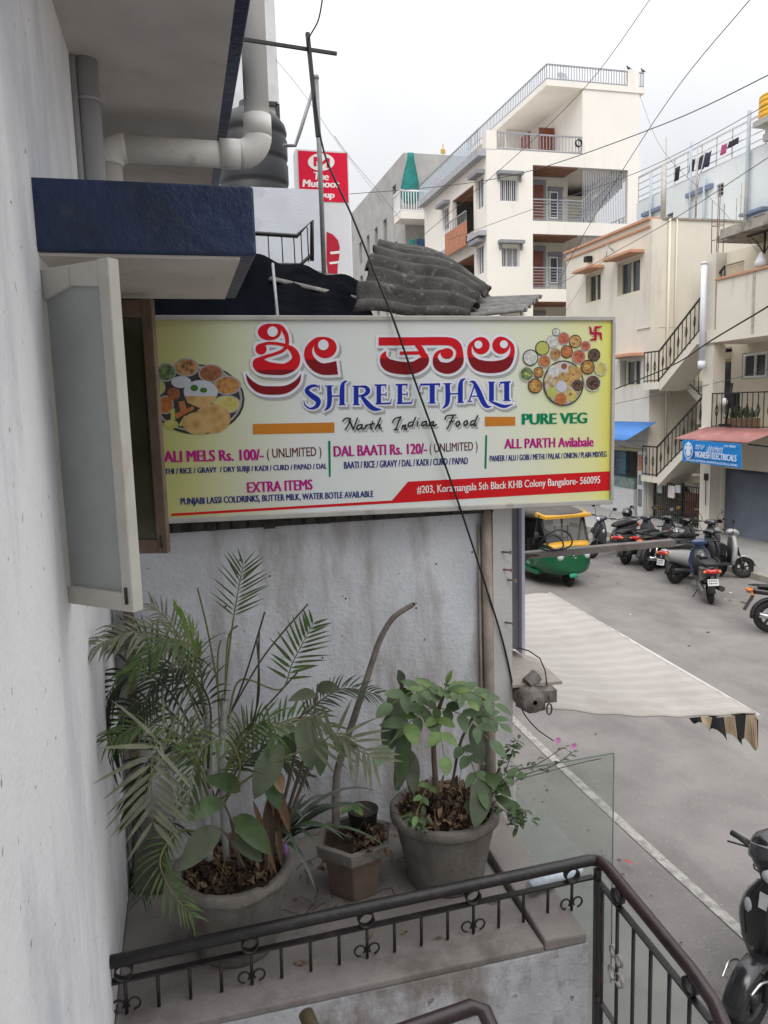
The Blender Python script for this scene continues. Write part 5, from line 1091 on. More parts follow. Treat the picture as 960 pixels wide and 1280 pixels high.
b = MB(); b.box(19.5, 20.38, 40.0, 40.1, 16.75, 18.8); build(b, 'door', DOORB, ap)
b = MB(); ring(b, (20.15, YA-.08, 17.05), .19, .05, 'Y', .05); build(b, 'coiled_hose', BLACK, ap)
b = MB().lathe([(.01,0),(.15,.02),(.28,.09),(.29,.09),(.16,0),(.01,-.02)], (19.55, 37.6, 20.35), 16, M=Matrix.Rotation(R(60), 3, 'X')); b.tube([(19.55,37.6,19.95),(19.55,37.6,20.35)], .025, 6); build(b, 'satellite_dish', GREYL, ap)
b = MB(); b.box(XB, XB+.9, 38.4, 41.5, 12.95, 13.3); b.box(XB, XB+.9, 38.4, 41.5, 16.2, 16.4); build(b, 'side_balcony', WHITEB, ap)
fence_rail(ap, (XB+.85, 38.45, 13.3), (XB+.85, 41.5, 13.3), 1.0, 8, SILV, hor=4, r=.03)
for i, (x, y) in enumerate(((22.99, 37.05), (23.85, 37.1))):
    b = MB(); z = 20.75 if i == 0 else 20.7; b.ell((x, y, z+.1), (.09,.06,.07), 8, 6); b.ell((x-.08, y, z+.18), (.04,.04,.045), 8, 6); b.add([(x+.06,y-.03,z+.1),(x+.06,y+.03,z+.1),(x+.22,y,z+.03),(x+.1,y,z+.13)], [(0,1,2),(0,3,2),(1,3,2),(0,1,3)]); b.tube([(x,y,z),(x,y,z+.05)], .015, 5)
    tag(build(b, 'pigeon', M('pigeon_grey', (.06,.06,.065), .8, .3, 20)), ['dark pigeon perched on the white corner post of the top roof', 'dark pigeon perched on the railing past the white corner post'][i], 'bird')
# ---- grey unfinished house beyond
gh = thing('grey_house', 'raw grey cement house behind the white apartment house with a green net', 'house', (15, 50, 0))
b = MB(); wallgrid(b, 'X', 14.85, .3, 50, 66, 0, 20.35, [(52.0+i*2.6, 52.9+i*2.6, z, z+1.7) for i in range(5) for z in (17.3-1.6*(i > 0), 13.6-.5*(i > 1), 10)]); b.box(15.15, 24, 50, 66, 0, 20.35); build(b, 'wall', GREYC, gh)
b = MB().box(15.15, 15.2, 50.5, 65.5, 0, 20); build(b, 'dark_opening', DARK, gh)
build(MB().box(14.1, 16.6, 48.4, 50, 15.9, 16.35), 'balcony', WHITEB, gh); build(MB().box(14.1, 16.6, 48.4, 50, 11.6, 12.0), 'balcony', WHITEB, gh)
fence_rail(gh, (14.1, 48.45, 16.35), (16.6, 48.45, 16.35), 1.25, 14, UPVC, r=.05, top=.08); fence_rail(gh, (14.12, 48.45, 16.35), (14.12, 50, 16.35), 1.25, 6, UPVC, r=.05, top=.08)
fence_rail(gh, (14.1, 48.45, 12), (16.6, 48.45, 12), 1.1, 14, UPVC, r=.05, top=.08)
b = MB().box(15.6, 16.55, 49.9, 49.98, 12.3, 15); build(b, 'blue_surround', M('blue_trim', (.06,.14,.32), .7, .2, 3), gh); b = MB().box(15.8, 16.4, 49.85, 49.9, 12.5, 14.6); build(b, 'window', GLSD, gh)
NET = M('green_net', (.015,.17,.155), .8, .3, 4, .4, 20)
for i, (x0, x1, z0, z1) in enumerate(((14.35, 15.6, 17.0, 20.1), (14.5, 15.6, 12.3, 14.8))):
    b = MB(); prof = ((0, .30), (.12, .34), (.45, .7), (.8, 1.0), (.95, .72), (1, .5)); rings = []
    for t_, k in prof:
        z = z1+(z0-z1)*t_; cx = (x0+x1)/2+(.12*(1-t_) if i == 0 else 0); rings.append([Vector((cx+(x1-x0)/2*k*math.cos(a*math.pi/7)*(1+.15*math.sin(a*3)), 49.2+.25*k*math.sin(a*math.pi/7), z)) for a in range(14)])
    b.loft(rings); tag(build(b, 'shade_net', NET), ['long green shade net hanging from the grey house roof edge', 'green shade net bundled on the lower balcony of the grey house'][i], 'net')
b = MB(); b.beam((20.2-2.6, 50.2, 20.3), (20.2-2.6, 50.2, 21.1), .05, .05, (1,0,0)); b.box(17.45,17.75,50.15,50.25,20.5,20.75)
build(b, 'roof_post', M('yellow_tin', (.5,.33,.05), .6), gh)
for i, (x, z, c_) in enumerate(((16.0, 16.9, (.05,.16,.45)), (15.55, 17.0, (.45,.10,.25)))):
    b = MB(); b.hexa([(x,46,z),(x+.5,46,z-.1),(x+.5,46.06,z-.1),(x,46.06,z),(x+.05,46,z+.75),(x+.45,46,z+.7),(x+.45,46.06,z+.7),(x+.05,46.06,z+.75)])
    tag(build(b, 'washing', M('cloth_%s' % ('blue', 'pink')[i], c_, .8, .2, 4, .4, 8), bevel=.02), ['blue cloth drying on the white apartment terrace', 'pink cloth drying on the white apartment terrace'][i], 'laundry')
# ---- cream house at the stair
ch = thing('cream_house', 'cream two storey house with terracotta hoods and roof edge, left of the open stairs', 'house', (17, 26, 0))
CX, CY, CYE, CZ = 15.5, 23.4, 29.35, 10.12
b = MB(); cw = [(26.65, 27.75, 7.95, 9.0), (24.08, 25.5, 7.9, 9.05), (23.95, 25.25, 4.68, 5.6), (23.75, 26.1, .1, 2.5), (26.5, 28.6, .1, 2.5)]
wallgrid(b, 'X', CX, .3, CY, CYE, 0, CZ, cw); b.box(CX+.3, 20.5, CY, CY+.3, 0, CZ); b.box(20.2, 20.5, CY+.3, CYE, 0, CZ); b.box(CX+.3, 20.2, CYE-.3, CYE, 0, CZ); b.box(CX+.3, 20.2, CY+.3, CYE-.3, CZ-.3, CZ-.05); build(b, 'wall', CREAM, ch)
b = MB().box(CX-.10, CX+.35, CY+.1, CYE+.1, CZ, CZ+.09); b.box(CX-.05, CX+.3, CY+.1, CYE+.1, CZ-.25, CZ-.17); build(b, 'coping', COPING, ch, bevel=.01)
b = MB().box(CX+.35, 20.6, CY-.05, CY+.35, CZ, CZ+.06); build(b, 'parapet_cap', M('stained_cement', (.34,.31,.27), .9, .2, 2, stain=(.12,.11,.10), sscale=3, sth=.5, samt=.7), ch)
for i, (u0, u1, z0, z1) in enumerate(cw[:3]):
    window(ch, 'X', CX, u0, u1 if i != 2 else u1-.2, z0, z1, CRFR, 2, .14); b = MB(); B_(b, 'X', CX, u0-.25, u1+.12, -.55, 0, z1+.08, z1+.16); B_(b, 'X', CX, u0-.20, u1+.07, -.5, 0, z1+.16, z1+.20); build(b, 'window_hood', COPING, ch, bevel=.01)
b = MB(); b.box(CX-.04, CX+.02, CY+.02, 24.2, 6.6, 6.63); b.box(CX+.3, CX+1.4, CY-.012, CY+.02, 6.6, 6.63)
b.tube([(CX+.62, CY-.06, 2.6), (CX+.62, CY-.06, CZ)], .045, 8); b.tube([(CX+.9, CY-.05, 4), (CX+.9, CY-.05, CZ-.0)], .025, 8); build(b, 'wall_pipe', CREAM2, ch)
b = MB().box(CX-.25, CX-.02, 27.25, 27.5, 9.45, 9.66); build(b, 'flood_lamp', BLACK, ch); b = MB(); b.tube([(CX-.02, 25.75, 9.55), (CX-.3, 25.75, 9.75), (CX-.3, 25.75, 9.35)], .02, 6); b.box(CX-.36, CX-.24, 25.7, 25.82, 9.15, 9.35); build(b, 'wall_lamp', ALUD, ch)
b = MB().disc((CX+2.0, CY-.05, 6.65), .12, (0,-1,0), 14, ry=.17); b.lathe([(.01,.04),(.1,.03),(.12,0)], (CX+2.0, CY-.01, 6.65), 14, M=Matrix.Rotation(R(90), 3, 'X')); build(b, 'bulkhead_lamp', GREYT, ch)
# the shop on its ground floor
sh_ = thing('street_shop', 'small dim street shop with a counter and shelves under the blue awning', 'shop', (CX, 24.9, 0))
b = MB().box(CX+1.6, CX+1.7, 23.7, 26.2, .1, 2.5); b.box(CX+.31, CX+1.6, 23.72, 23.76, .1, 2.5); build(b, 'back_wall', M('dim_shop_wall', (.08,.07,.06), .8, .4, 4), sh_)
b = MB().box(CX-.10, CX+.35, 24.1, 26.05, .02, 1.05); build(b, 'counter', M('white_tile_counter', (.55,.56,.57), .5, .1, 4, stain=(.25,.25,.25), sscale=5, sth=.6, samt=.5), sh_)
b = MB().box(CX-.12, CX+.37, 24.08, 26.05, 1.05, 1.42); build(b, 'display_case', M('case_glass', (.16,.22,.20), .2, .4, 5, spec=.6), sh_)
b = MB(); q_ = random.Random(2)
for r_ in range(4):
    for k in range(9): y = 23.95+k*.24; b.box(CX+1.25, CX+1.5, y, y+.17, .9+r_*.4, 1.15+r_*.4+q_.uniform(-.05,.08), q_.randrange(4))
build(b, 'packets', [M('pack_a', (.3,.06,.04)), M('pack_b', (.35,.3,.1)), M('pack_c', (.05,.1,.25)), M('pack_d', (.4,.4,.38))], sh_)
b = MB().box(CX+.32, CX+.5, 25.3, 26.0, 1.45, 2.45); build(b, 'poster_board', M('poster_print', (.12,.20,.27), .5, .6, 9), sh_)
b = MB().box(CX-.02, CX+.3, 23.78, 26.08, 2.38, 2.49); build(b, 'rolled_shutter', M('yellow_cream_sheet', (.48,.42,.24), .6, .1, 4), sh_)
bd = MB().box(CX-.16, CX-.02, 23.42, 23.78, .02, 2.42); o = tag(build(bd, 'poster_stand', M('white_board', (.55,.56,.58), .5, .1, 4), bevel=.01), 'tall white poster stand with product pictures right of the shop counter', 'poster stand'); o2 = o
ORG['_ps'] = ORG[o.name]
b = MB().box(CX-.172, CX-.162, 23.48, 23.72, 1.75, 2.3); b.box(CX-.172, CX-.162, 23.5, 23.70, 1.25, 1.6, 1); b.box(CX-.172, CX-.162, 23.48, 23.72, .5, 1.1, 1); build(b, 'picture', [M('poster_orange', (.42,.16,.08), .5, .4, 6), M('poster_grey', (.15,.15,.16), .5, .5, 8)], o)
def corr_x(x0, z0, x1, z1, y0, y1, waves, amp, name, lab, cat_, mat):
    b = MB(); n_ = waves*6; vs_ = []
    for j in range(2):
        for i in range(n_+1): y = y0+(y1-y0)*i/n_; vs_.append((x0 if j == 0 else x1, y, (z0 if j == 0 else z1)+amp*math.sin(i*2*math.pi/6)))
    b.add(vs_, [(i, i+1, n_+2+i, n_+1+i) for i in range(n_)], 0, True); return tag(build(b, name, mat, recalc=False, solid=.012), lab, cat_)
corr_x(14.35, 2.85, 15.48, 3.42, 22.95, 26.3, 22, .018, 'awning_sheet', 'bright blue corrugated awning sheet over the street shop', 'awning', M('blue_sheet', (.06,.20,.52), .5, .12, 3))
b = MB()
for y in (23.5, 24.8, 26.0): b.tube([(15.49, y, 2.75), (14.5, y, 2.84)], .015, 6); b.tube([(15.49, y, 2.5), (14.6, y, 2.84)], .015, 6)
build(b, 'awning_strut', ALUD, sh_)
# farther ground floor fronts in the lane
YEL = M('ochre_wall', (.50,.42,.24), .85, .1, 1.5, .1, 20, stain=(.3,.26,.17), sscale=1.5, sth=.55, samt=.5)
ofh = thing('ochre_house', 'low ochre painted house front in the lane beyond the shop', 'house', (15.5, 31, 0))
b = MB(); wallgrid(b, 'X', 15.45, .3, 29.5, 36.3, 0, 5.5, [(30.2, 31.2, .1, 2.2), (32.0, 34.3, .1, 2.6)]); b.box(15.75, 20, 29.5, 36.3, 0, 5.5); build(b, 'wall', YEL, ofh)
b = MB().box(15.5, 15.6, 30.2, 31.2, .1, 2.2); build(b, 'door', UPVC, ofh); b = MB().box(15.5, 15.6, 32, 34.3, .1, 2.6); build(b, 'roller_shutter', GREYL, ofh)
# ---- electrical shop house
eh = thing('electrical_shop_house', 'cream house with stacked balconies above the grey roller shutter at the right', 'house', (16, 17, 0))
b = MB()
b.box(15.10, 15.50, 19.62, 20.08, 0, 5.70); b.box(15.12, 15.48, 19.66, 20.05, 5.70, 8.32); build(b, 'pillar', M('pillar_cream', (.62,.58,.50), .85, .07, 1, .1, 12, stain=(.40,.36,.31), sscale=2, sth=.55, samt=.5, streak=.3), eh)
b = MB()
for dx, dy in ((.06,.08),(.28,.08),(.06,.30),(.28,.30)): b.tube([(15.12+dx, 19.66+dy, 8.3), (15.12+dx+rnd.uniform(-.03,.03), 19.66+dy, 10.0+rnd.uniform(-.4,.4))], .012, 5)
for z in (8.7, 9.1): b.tube([(15.18,19.74,z),(15.40,19.74,z),(15.40,19.96,z),(15.18,19.96,z)], .008, 5, closed=True)
build(b, 'rebar', RUST, eh)
b = MB()
wallgrid(b, 'X', 15.48, .25, 8, 19.62, 0, 3.12, [(15.3, 19.58, 0.1, 2.12), (9, 14.9, .1, 2.12)])
wallgrid(b, 'X', 16.8, .2, 8, 22.6, 3.32, 5.95, [(20.98, 21.72, 3.34, 5.75), (19.4, 20.5, 4.72, 5.52)])
wallgrid(b, 'X', 17.0, .2, 8, 22.6, 6.15, 8.72, [(20.8, 21.9, 6.15, 8.35)])
b.box(17.2, 21, 22.4, 22.6, 0, 8.72); b.box(15.73, 21, 19.8, 20.0, 0, 3.12); b.box(17.0, 17.2, 20.0, 22.6, 0, 3.3)
build(b, 'wall', CREAM2, eh)
b = MB(); b.box(15.0, 21, 8, 20.08, 3.12, 3.31); b.box(15.05, 21, 8, 20.3, 5.78, 6.13); build(b, 'floor_slab', CREAM, eh)
b = MB(); b.box(14.75, 21, 8, 19.05, 8.55, 8.80); b.box(15.6, 21, 19.05, 20.3, 8.72, 8.9); build(b, 'roof_slab', MATS['stained_cement'], eh)
b = MB().hexa([(15.05,8,6.13),(15.22,8,6.13),(15.22,19.5,6.13),(15.05,19.5,6.13),(15.05,8,7.5),(15.22,8,7.5),(15.22,19.5,7.5),(15.05,19.5,7.5)]); build(b, 'parapet', CREAM, eh)
b = MB().box(15.0, 15.27, 8, 19.55, 7.5, 7.57); build(b, 'coping', COPING, eh, bevel=.01)
b = MB().box(15.035, 15.049, 17.95, 18.05, 5.9, 7.5); build(b, 'damp_streak', M('damp_streak_paint', (.40,.36,.31), .9, .3, 6), eh)
o = window(eh, 'X', 16.8, 19.45, 20.45, 4.76, 5.48, UPVC, 2, .0)
b = MB(); B_(b, 'X', 16.8, 20.98, 21.72, .05, .10, 3.34, 5.4)
dr_ = build(b, 'door', M('yellow_door_frame', (.50,.42,.13), .6, .1, 4), eh)
b = MB(); B_(b, 'X', 16.8, 21.05, 21.3, .03, .045, 3.9, 5.3); B_(b, 'X', 16.8, 21.4, 21.65, .03, .045, 3.9, 5.3); build(b, 'door_glass', GLSD, dr_)
b = MB(); B_(b, 'X', 16.8, 20.98, 21.72, -.25, 0, 5.6, 5.7); build(b, 'door_hood', DARK, eh)
b = MB(); B_(b, 'X', 17.0, 20.85, 21.85, .06, .1, 6.15, 8.3); build(b, 'door', M('beige_door', (.50,.42,.30), .6, .1, 3), eh)
fence_rail(eh, (15.08, 19.6, 3.31), (15.08, 12.5, 3.31), 1.0, 34, BLKIRON, r=.02, top=.028, orn=True)
b = MB()
for i in range(28): z = 2.10-i*.0755; b.hexa([(15.585,15.3,z-.073),(15.66,15.3,z-.073),(15.66,19.58,z-.073),(15.585,19.58,z-.073),(15.63,15.3,z),(15.66,15.3,z),(15.66,19.58,z),(15.63,19.58,z)])
build(b, 'roller_shutter', M('slate_shutter', (.15,.17,.21), .5, .15, 2, metal=.2, stain=(.2,.2,.21), sscale=3, sth=.6, samt=.4), eh)
b = MB().box(15.56, 15.62, 15.3, 19.58, .0, .09); build(b, 'shutter_bar', M('blue_bar', (.03,.06,.20), .5), eh)
b = MB().box(15.55, 15.75, 15.3, 19.58, 2.12, 2.35); build(b, 'shutter_box', DARK, eh)
b = MB().box(15.06, 15.1, 19.7, 19.85, 1.75, 1.95); b.tube([(15.07, 19.78, 1.75), (15.08, 19.76, 1.0)], .01, 5); build(b, 'meter_box', BLACK, eh)
b = MB(); b.tube([(14.95, 19.95, 5.25), (14.95, 19.95, 8.05)], .085, 12); b.tube([(14.95, 19.95, 5.05), (14.95, 19.95, 5.27)], .11, 12); b.tube([(14.95, 19.95, 8.03), (14.95, 19.95, 8.1)], .095, 12); tag(build(b, 'white_pipe', M('white_pvc', (.66,.68,.74), .45, .05, 3)), 'white upright plastic pipe standing in front of the unfinished pillar', 'pipe')
corr_x(14.0, 3.03, 15.08, 3.33, 16.75, 19.85, 26, .012, 'awning_sheet', 'faded red corrugated awning sheet above the blue shop sign', 'awning', M('faded_red_sheet', (.33,.145,.135), .6, .15, 2, stain=(.5,.28,.26), sscale=4, sth=.55, samt=.5))
b = MB(); b.beam((14.05, 16.8, 2.98), (15.4, 16.8, 2.80), .04, .04); b.beam((14.1, 19.7, 2.98), (15.1, 19.7, 2.85), .04, .04); build(b, 'awning_frame', DARK, eh)
# blue shop sign
es = thing('shop_sign', 'blue shop sign with white lettering hanging under the red awning', 'sign', (13.98, 18.2, 2.4))
SBL = printed('sign_blue', (.020,.20,.52), .5)
sA, sB, sC, sD = Vector((13.98, 19.42, 3.02)), Vector((13.98, 17.02, 2.985)), Vector((13.94, 16.92, 2.36)), Vector((13.94, 19.34, 2.40))
b = MB().hexa([sD, sC, sC+Vector((.03,0,0)), sD+Vector((.03,0,0)), sA, sB, sB+Vector((.03,0,0)), sA+Vector((.03,0,0))]); build(b, 'face', SBL, es)
eu = (sB-sA).normalized(); ev = Vector((0,0,1)); EO = sD+Vector((-.012,0,0)); EW = printed('sign_white', (.62,.70,.80), .5)
def elet(body, x0, x1, y0, y1, bold=.02): return lettering(body, 'lettering', EW, es, EO, eu, ev, (x0, x1, y0, y1), bold, 0, .03)
try: elet('ವಿಘ್ನೇಶ್', .62, 1.02, .37, .54, .01); elet('ಎಲೆಕ್ಟ್ರಿಕಲ್ಸ್', 1.10, 1.78, .33, .53, .01)
except Exception as ex: print('kannada', ex)
elet('VIGNESH ELECTRICALS', .60, 2.30, .16, .33, .045); elet('DEALERS IN: ELECTRICAL APPLIANCES & ELECTRICAL WORKS', .22, 2.34, .035, .095, .02); elet('Mob: 9880087', 1.82, 2.26, .52, .575, .02)
def eflat(pl, mat, e): b = MB(); b.add([EO+eu*x+ev*y+Vector((-.03-e,0,0)) for x, y in pl], [tuple(range(len(pl)))]); return build(b, 'emblem', mat, es, recalc=False)
eflat(circ(.32, .33, .20, .235), EW, .002); eflat(circ(.32, .33, .165, .2), SBL, .005); eflat([(.32,.60),(.24,.48),(.40,.48)], EW, .006)
for x, y, r_, ry in ((.32,.42,.075,.07),(.32,.27,.11,.10),(.22,.40,.04,.06),(.42,.40,.04,.06),(.30,.34,.03,.09)): eflat(circ(x, y, r_, ry, 16), EW, .008+r_*.01)
# open stairs between the two houses
st_ = thing('open_stairs', 'open concrete stairs with black railings between the cream houses', 'stairs', (15.8, 21.6, 0))
def flight(y0, z0, y1, z1, n_, x0, x1, nm):
    p = []; 
    for i in range(n_): yy = y0+(y1-y0)*i/n_; p += [(yy, z0+(z1-z0)*i/n_), (yy, z0+(z1-z0)*(i+1)/n_)]
    p += [(y1, z1), (y1, z1-.22), (y0, z0-.30)]
    b = MB().prism(p, 'X', x0, x1); return build(b, nm, CREAM, st_)
flight(22.45, 1.62, 20.1, 3.31, 9, 15.25, 16.2, 'flight'); flight(22.45, 4.75, 20.1, 6.4, 9, 15.25, 16.2, 'flight'); flight(20.2, 3.31, 22.5, 4.75, 8, 16.25, 17.0, 'flight'); flight(20.2, .1, 22.5, 1.62, 8, 16.25, 17.0, 'flight')
for q_ in ((15.2, 17.0, 22.45, 23.35, 1.42, 1.62), (15.2, 17.0, 22.45, 23.35, 4.52, 4.75), (15.2, 17.0, 20.085, 20.15, 3.1, 3.3)): build(MB().box(*q_), 'landing', CREAM, st_)
fence_rail(st_, (15.25, 22.5, 1.62), (15.25, 20.15, 3.31), 1.0, 12, BLKIRON, r=.02, top=.035, orn=True); fence_rail(st_, (15.25, 22.5, 4.75), (15.25, 20.15, 6.4), 1.0, 12, BLKIRON, r=.02, top=.035, orn=True)
fence_rail(st_, (15.22, 23.3, 1.62), (15.22, 22.5, 1.62), 1.0, 4, BLKIRON, r=.02, top=.035, orn=True); fence_rail(st_, (15.22, 23.3, 4.75), (15.22, 22.5, 4.75), 1.0, 4, BLKIRON, r=.02, top=.035, orn=True)
fence_rail(st_, (16.25, 20.2, 3.31), (16.25, 22.5, 4.75), .95, 10, BLKIRON, r=.02, top=.03); fence_rail(st_, (15.25, 20.15, 6.45), (15.25, 19.45, 6.95), .95, 5, BLKIRON, r=.02, top=.035, orn=True)
gt = thing('iron_gate', 'black iron gate with brown sheet backing under the open stairs', 'gate', (15.55, 21.6, 0))
b = MB()
for i in range(26): y = 20.15+i*.115; b.beam((15.55, y, .02), (15.55, y, 1.40), .02, .02, (1,0,0))
for z in (.08, .5, .95, 1.40): b.beam((15.55, 20.12, z), (15.55, 23.05, z), .035, .035)
for y in (20.12, 21.55, 23.05): b.beam((15.55, y, .0), (15.55, y, 1.5), .06, .06, (1,0,0))
build(b, 'bars', BLKIRON, gt)
b = MB().box(15.62, 15.64, 20.2, 21.5, .3, 1.2); build(b, 'backing_sheet', M('brown_sheet', (.13,.06,.04), .7, .5, 7), gt)
b = MB().box(15.51, 15.53, 21.9, 22.25, .95, 1.35); b.box(15.51, 15.53, 22.6, 22.85, 1.05, 1.42, 1); b.box(15.51,15.53, 21.6,21.85, 1.15,1.4, 1); build(b, 'notice', [M('notice_paper', (.6,.55,.55), .7, .15, 9), M('notice_paper_b', (.42,.44,.47), .7, .15, 9)], gt)
b = MB().box(16.9, 16.95, 20.2, 23.3, 0, 1.4); build(b, 'dark_passage', DARK, gt)
# planter and other balcony things
bp2 = thing('planter_box', 'brown planter box with green weeds behind the first balcony rail', 'planter', (15.4, 18.8, 3.31)); build(MB().box(15.25, 15.55, 18.15, 19.15, 3.312, 3.60), 'box', M('brown_planter', (.16,.10,.055), .85, .3, 6), bp2, bevel=.015)
b = MB(); q_ = random.Random(8)
for _ in range(140): p = Vector((q_.uniform(15.27,15.53), q_.uniform(18.2,19.1), 3.60)); leafblade(b, p, (q_.uniform(-.5,.5), q_.uniform(-.5,.5), 1), q_.uniform(.12,.4), .035, .5, mi=0, n=4)
build(b, 'foliage', GRNL, bp2, recalc=False)
ac = thing('exercise_machine', 'black folded machine with a white bag behind the first balcony rail', 'machine', (15.5, 19.3, 3.31))
b = MB(); b.tube([(15.4, 19.4, 3.35), (15.5, 19.3, 4.6)], .04, 7); b.tube([(15.45, 19.15, 3.35), (15.5, 19.2, 4.2)], .07, 7); b.obox((15.5, 19.25, 4.1), (.2,.35,.45)); b.obox((15.45, 19.2, 3.4), (.5,.5,.06)); b.tube([(15.45,19.0,3.7),(15.5,19.1,3.9)], .12, 8); build(b, 'frame', BLACK, ac)
b = MB().ell((15.35, 19.42, 4.05), (.09,.13,.13), 10, 8); build(b, 'bag', UPVC, ac)
lp = thing('balcony_lamp', 'white pendant lamp on a black scroll bracket over the upper parapet', 'lamp', (15.3, 17.6, 7.5))
b = MB(); b.beam((15.2, 18.5, 8.50), (15.2, 16.6, 8.50), .05, .05); b.tube([(15.2, 17.85, 8.48), (15.2, 17.85, 7.95)], .03, 7); b.tube([(15.2, 18.35, 8.45), (15.2, 18.15, 8.3), (15.2, 17.9, 8.0)], .015, 5); b.tube([(15.2, 17.35, 8.45), (15.2, 17.55, 8.3), (15.2, 17.8, 8.0)], .015, 5); build(b, 'bracket', BLKIRON, lp)
b = MB().lathe([(.02,.42),(.06,.40),(.10,.30),(.16,.18),(.17,.06),(.02,.0)], (15.2, 17.95, 7.58), 12); build(b, 'lamp_shade', UPVC, lp)
# ---- pale blue house behind
bh = thing('blue_house', 'pale blue washed house with roof railing behind the cream house', 'house', (23, 28, 0))
b = MB(); wallgrid(b, 'X', 21, .3, 18, 33, 0, 13.2, [(30.2, 30.65, 11.55, 12.15), (27.0, 27.4, 12.0, 12.5), (24.7, 25.3, 10.55, 10.8)]); b.box(21.3, 28, 18, 18.3, 0, 13.2); b.box(21.3, 28, 32.7, 33, 0, 13.2); b.box(21.3, 28, 18.3, 32.7, 12.8, 13.0); build(b, 'wall', BLUEH, bh)
b = MB()
for u, z0 in ((30.2,11.55),(27.0,12.0)):
    for i in range(4): b.box(21.08, 21.14, u, u+.45, z0+.04+i*.14, z0+.10+i*.14)
build(b, 'vent_louvre', GREYT, bh); b = MB().box(21.2, 21.25, 18.4, 32.6, 10.4, 12.6); build(b, 'dark_opening', DARK, bh)
b = MB(); b.box(20.85, 21.0, 27.6, 29.2, 12.45, 12.62); b.box(20.85, 21.0, 31.0, 32.4, 12.45, 12.6); b.box(20.6, 21, 24.4, 25.6, 10.85, 10.95); build(b, 'window_hood', M('slate_blue_hood', (.16,.20,.30), .7, .2, 3), bh)
fence_rail(bh, (21.1, 33, 13.2), (21.1, 24.9, 13.2), 1.15, 9, ALU, hor=3, r=.035, top=.05)
for y, z0, z1, r_ in ((31.7, 10, 14.2, .08), (28.9, 10, 14.6, .06), (25.55, 10, 14.6, .09), (28.0, 10, 12.9, .07), (24.2, 10, 13.0, .09)): build(MB().tube([(20.88, y, z0), (20.88, y, z1)], r_*.8, 8), 'wall_pipe', M('blue_grey_pipe', (.36,.41,.45), .7, .1, 3), bh)
build(MB().tube([(20.9, 24.3, 11.4), (20.9, 23.2, 10.4)], .09, 8), 'wall_pipe', UPVC, bh)
b = MB(); b.box(20.7, 24, 20, 24.6, 13.2, 13.45); b.box(20.5, 24.2, 19.8, 24.9, 13.75, 13.95); b.box(20.7, 23.8, 20, 24.5, 13.45, 13.75); build(b, 'stair_head', GREYC, bh)
b = MB().box(21, 22, 19, 23.6, 11.0, 13.2); build(b, 'window', GLSD, bh)
b = MB(); tank(b, (21.3, 24.65, 13.955), .60, 1.05, 20); tag(build(b, 'water_tank', M('yellow_tank', (.62,.34,.015), .45, .08, 3)), 'yellow plastic water tank on the pale blue house roof', 'water tank')
lc = [M('cloth_black', (.015,.015,.02), .8, .3, 5), M('cloth_magenta', (.35,.06,.16), .8, .3, 5), M('cloth_navy', (.02,.025,.05), .8, .3, 5)]
for i, (y, w_, h_, k, lab) in enumerate(((29.9,.3,.9,0,'black cloth drying alone at the left of the blue house roof rail'), (28.9,.35,.75,0,'black shirt drying second from left on the blue roof rail'), (28.1,.75,.9,2,'wide dark navy cloth drying on the blue house roof rail'), (27.0,.3,.6,1,'magenta cloth drying on the blue house roof rail'), (26.5,.55,.4,0,'short black cloth drying right of the magenta one on the roof rail'))):
    b = MB(); n_ = 8; vs_ = []
    for j in range(5):
        for q in range(n_+1): vs_.append((20.98-.03*math.sin(q*1.7+i)-.015*j, y+w_*(q/n_-.5)*(1-.05*j*math.sin(i+q)), 13.9-.62*h_*j/4+.02*math.sin(q*2)))
    b.add(vs_, [(j*(n_+1)+q, j*(n_+1)+q+1, (j+1)*(n_+1)+q+1, (j+1)*(n_+1)+q) for j in range(4) for q in range(n_)], 0, True); tag(build(b, 'washing', lc[k], recalc=False, solid=.02), lab, 'laundry', 'washing on the blue house roof rail')
b = MB()
for dx, dy in ((0,0),(.25,.05),(.4,.3),(.1,.35),(.3,.2)): b.tube([(20.2+dx, 25.0+dy, 9.5), (20.2+dx, 25.0+dy, 11.6+rnd.uniform(-.4,.6))], .015, 5)
b.box(20.0, 20.7, 24.9, 25.5, 9.2, 10.1); tag(build(b, 'column_stub', MATS['stained_cement']), 'unfinished column stub with bare steel rods on the cream house roof', 'column')
b = MB(); b.tube([(17.2, 23.5, 10.1), (17.2, 23.5, 12.1), (17.9, 23.8, 12.6)], .025, 6); b.tube([(17.2, 23.5, 11.0),(17.5,23.5,12.3)], .015, 5); b.tube([(16.3, 24.0, 10.1), (16.3, 24.0, 12.0)], .09, 9); b.tube([(16.5, 24.2, 10.1), (16.5, 24.2, 13.0)], .02, 5); b.tube([(17.6,24,10.1),(17.6,24,12.8)], .02, 5)
tag(build(b, 'roof_pipes', ALUD), 'grey upright pipes clustered on the corner of the cream house roof', 'pipes')
# houses closing the lane and the far end of the street, beyond the sign
b = MB(); wallgrid(b, 'X', 2.0, .3, 9, 40, 0, 4.3, [(10+i*2.6, 12+i*2.6, .1, 2.4) for i in range(11)]); b.box(-8, 2.3, 40.0, 40.3, 0, 4.3); b.box(2.3-6, 2.3, 9, 40, 4.3, 4.4); b.box(2.32, 2.4, 9, 40, 0, 4.25, 1)
tag(build(b, 'street_row_house', [CREAM2, DARK]), 'plain low cream row of shop fronts along the near side of the street', 'house')
b = MB().box(-20, 14, 80, 90, 0, 12); tag(build(b, 'end_house', GREYC), 'grey block closing the far end of the street', 'house')
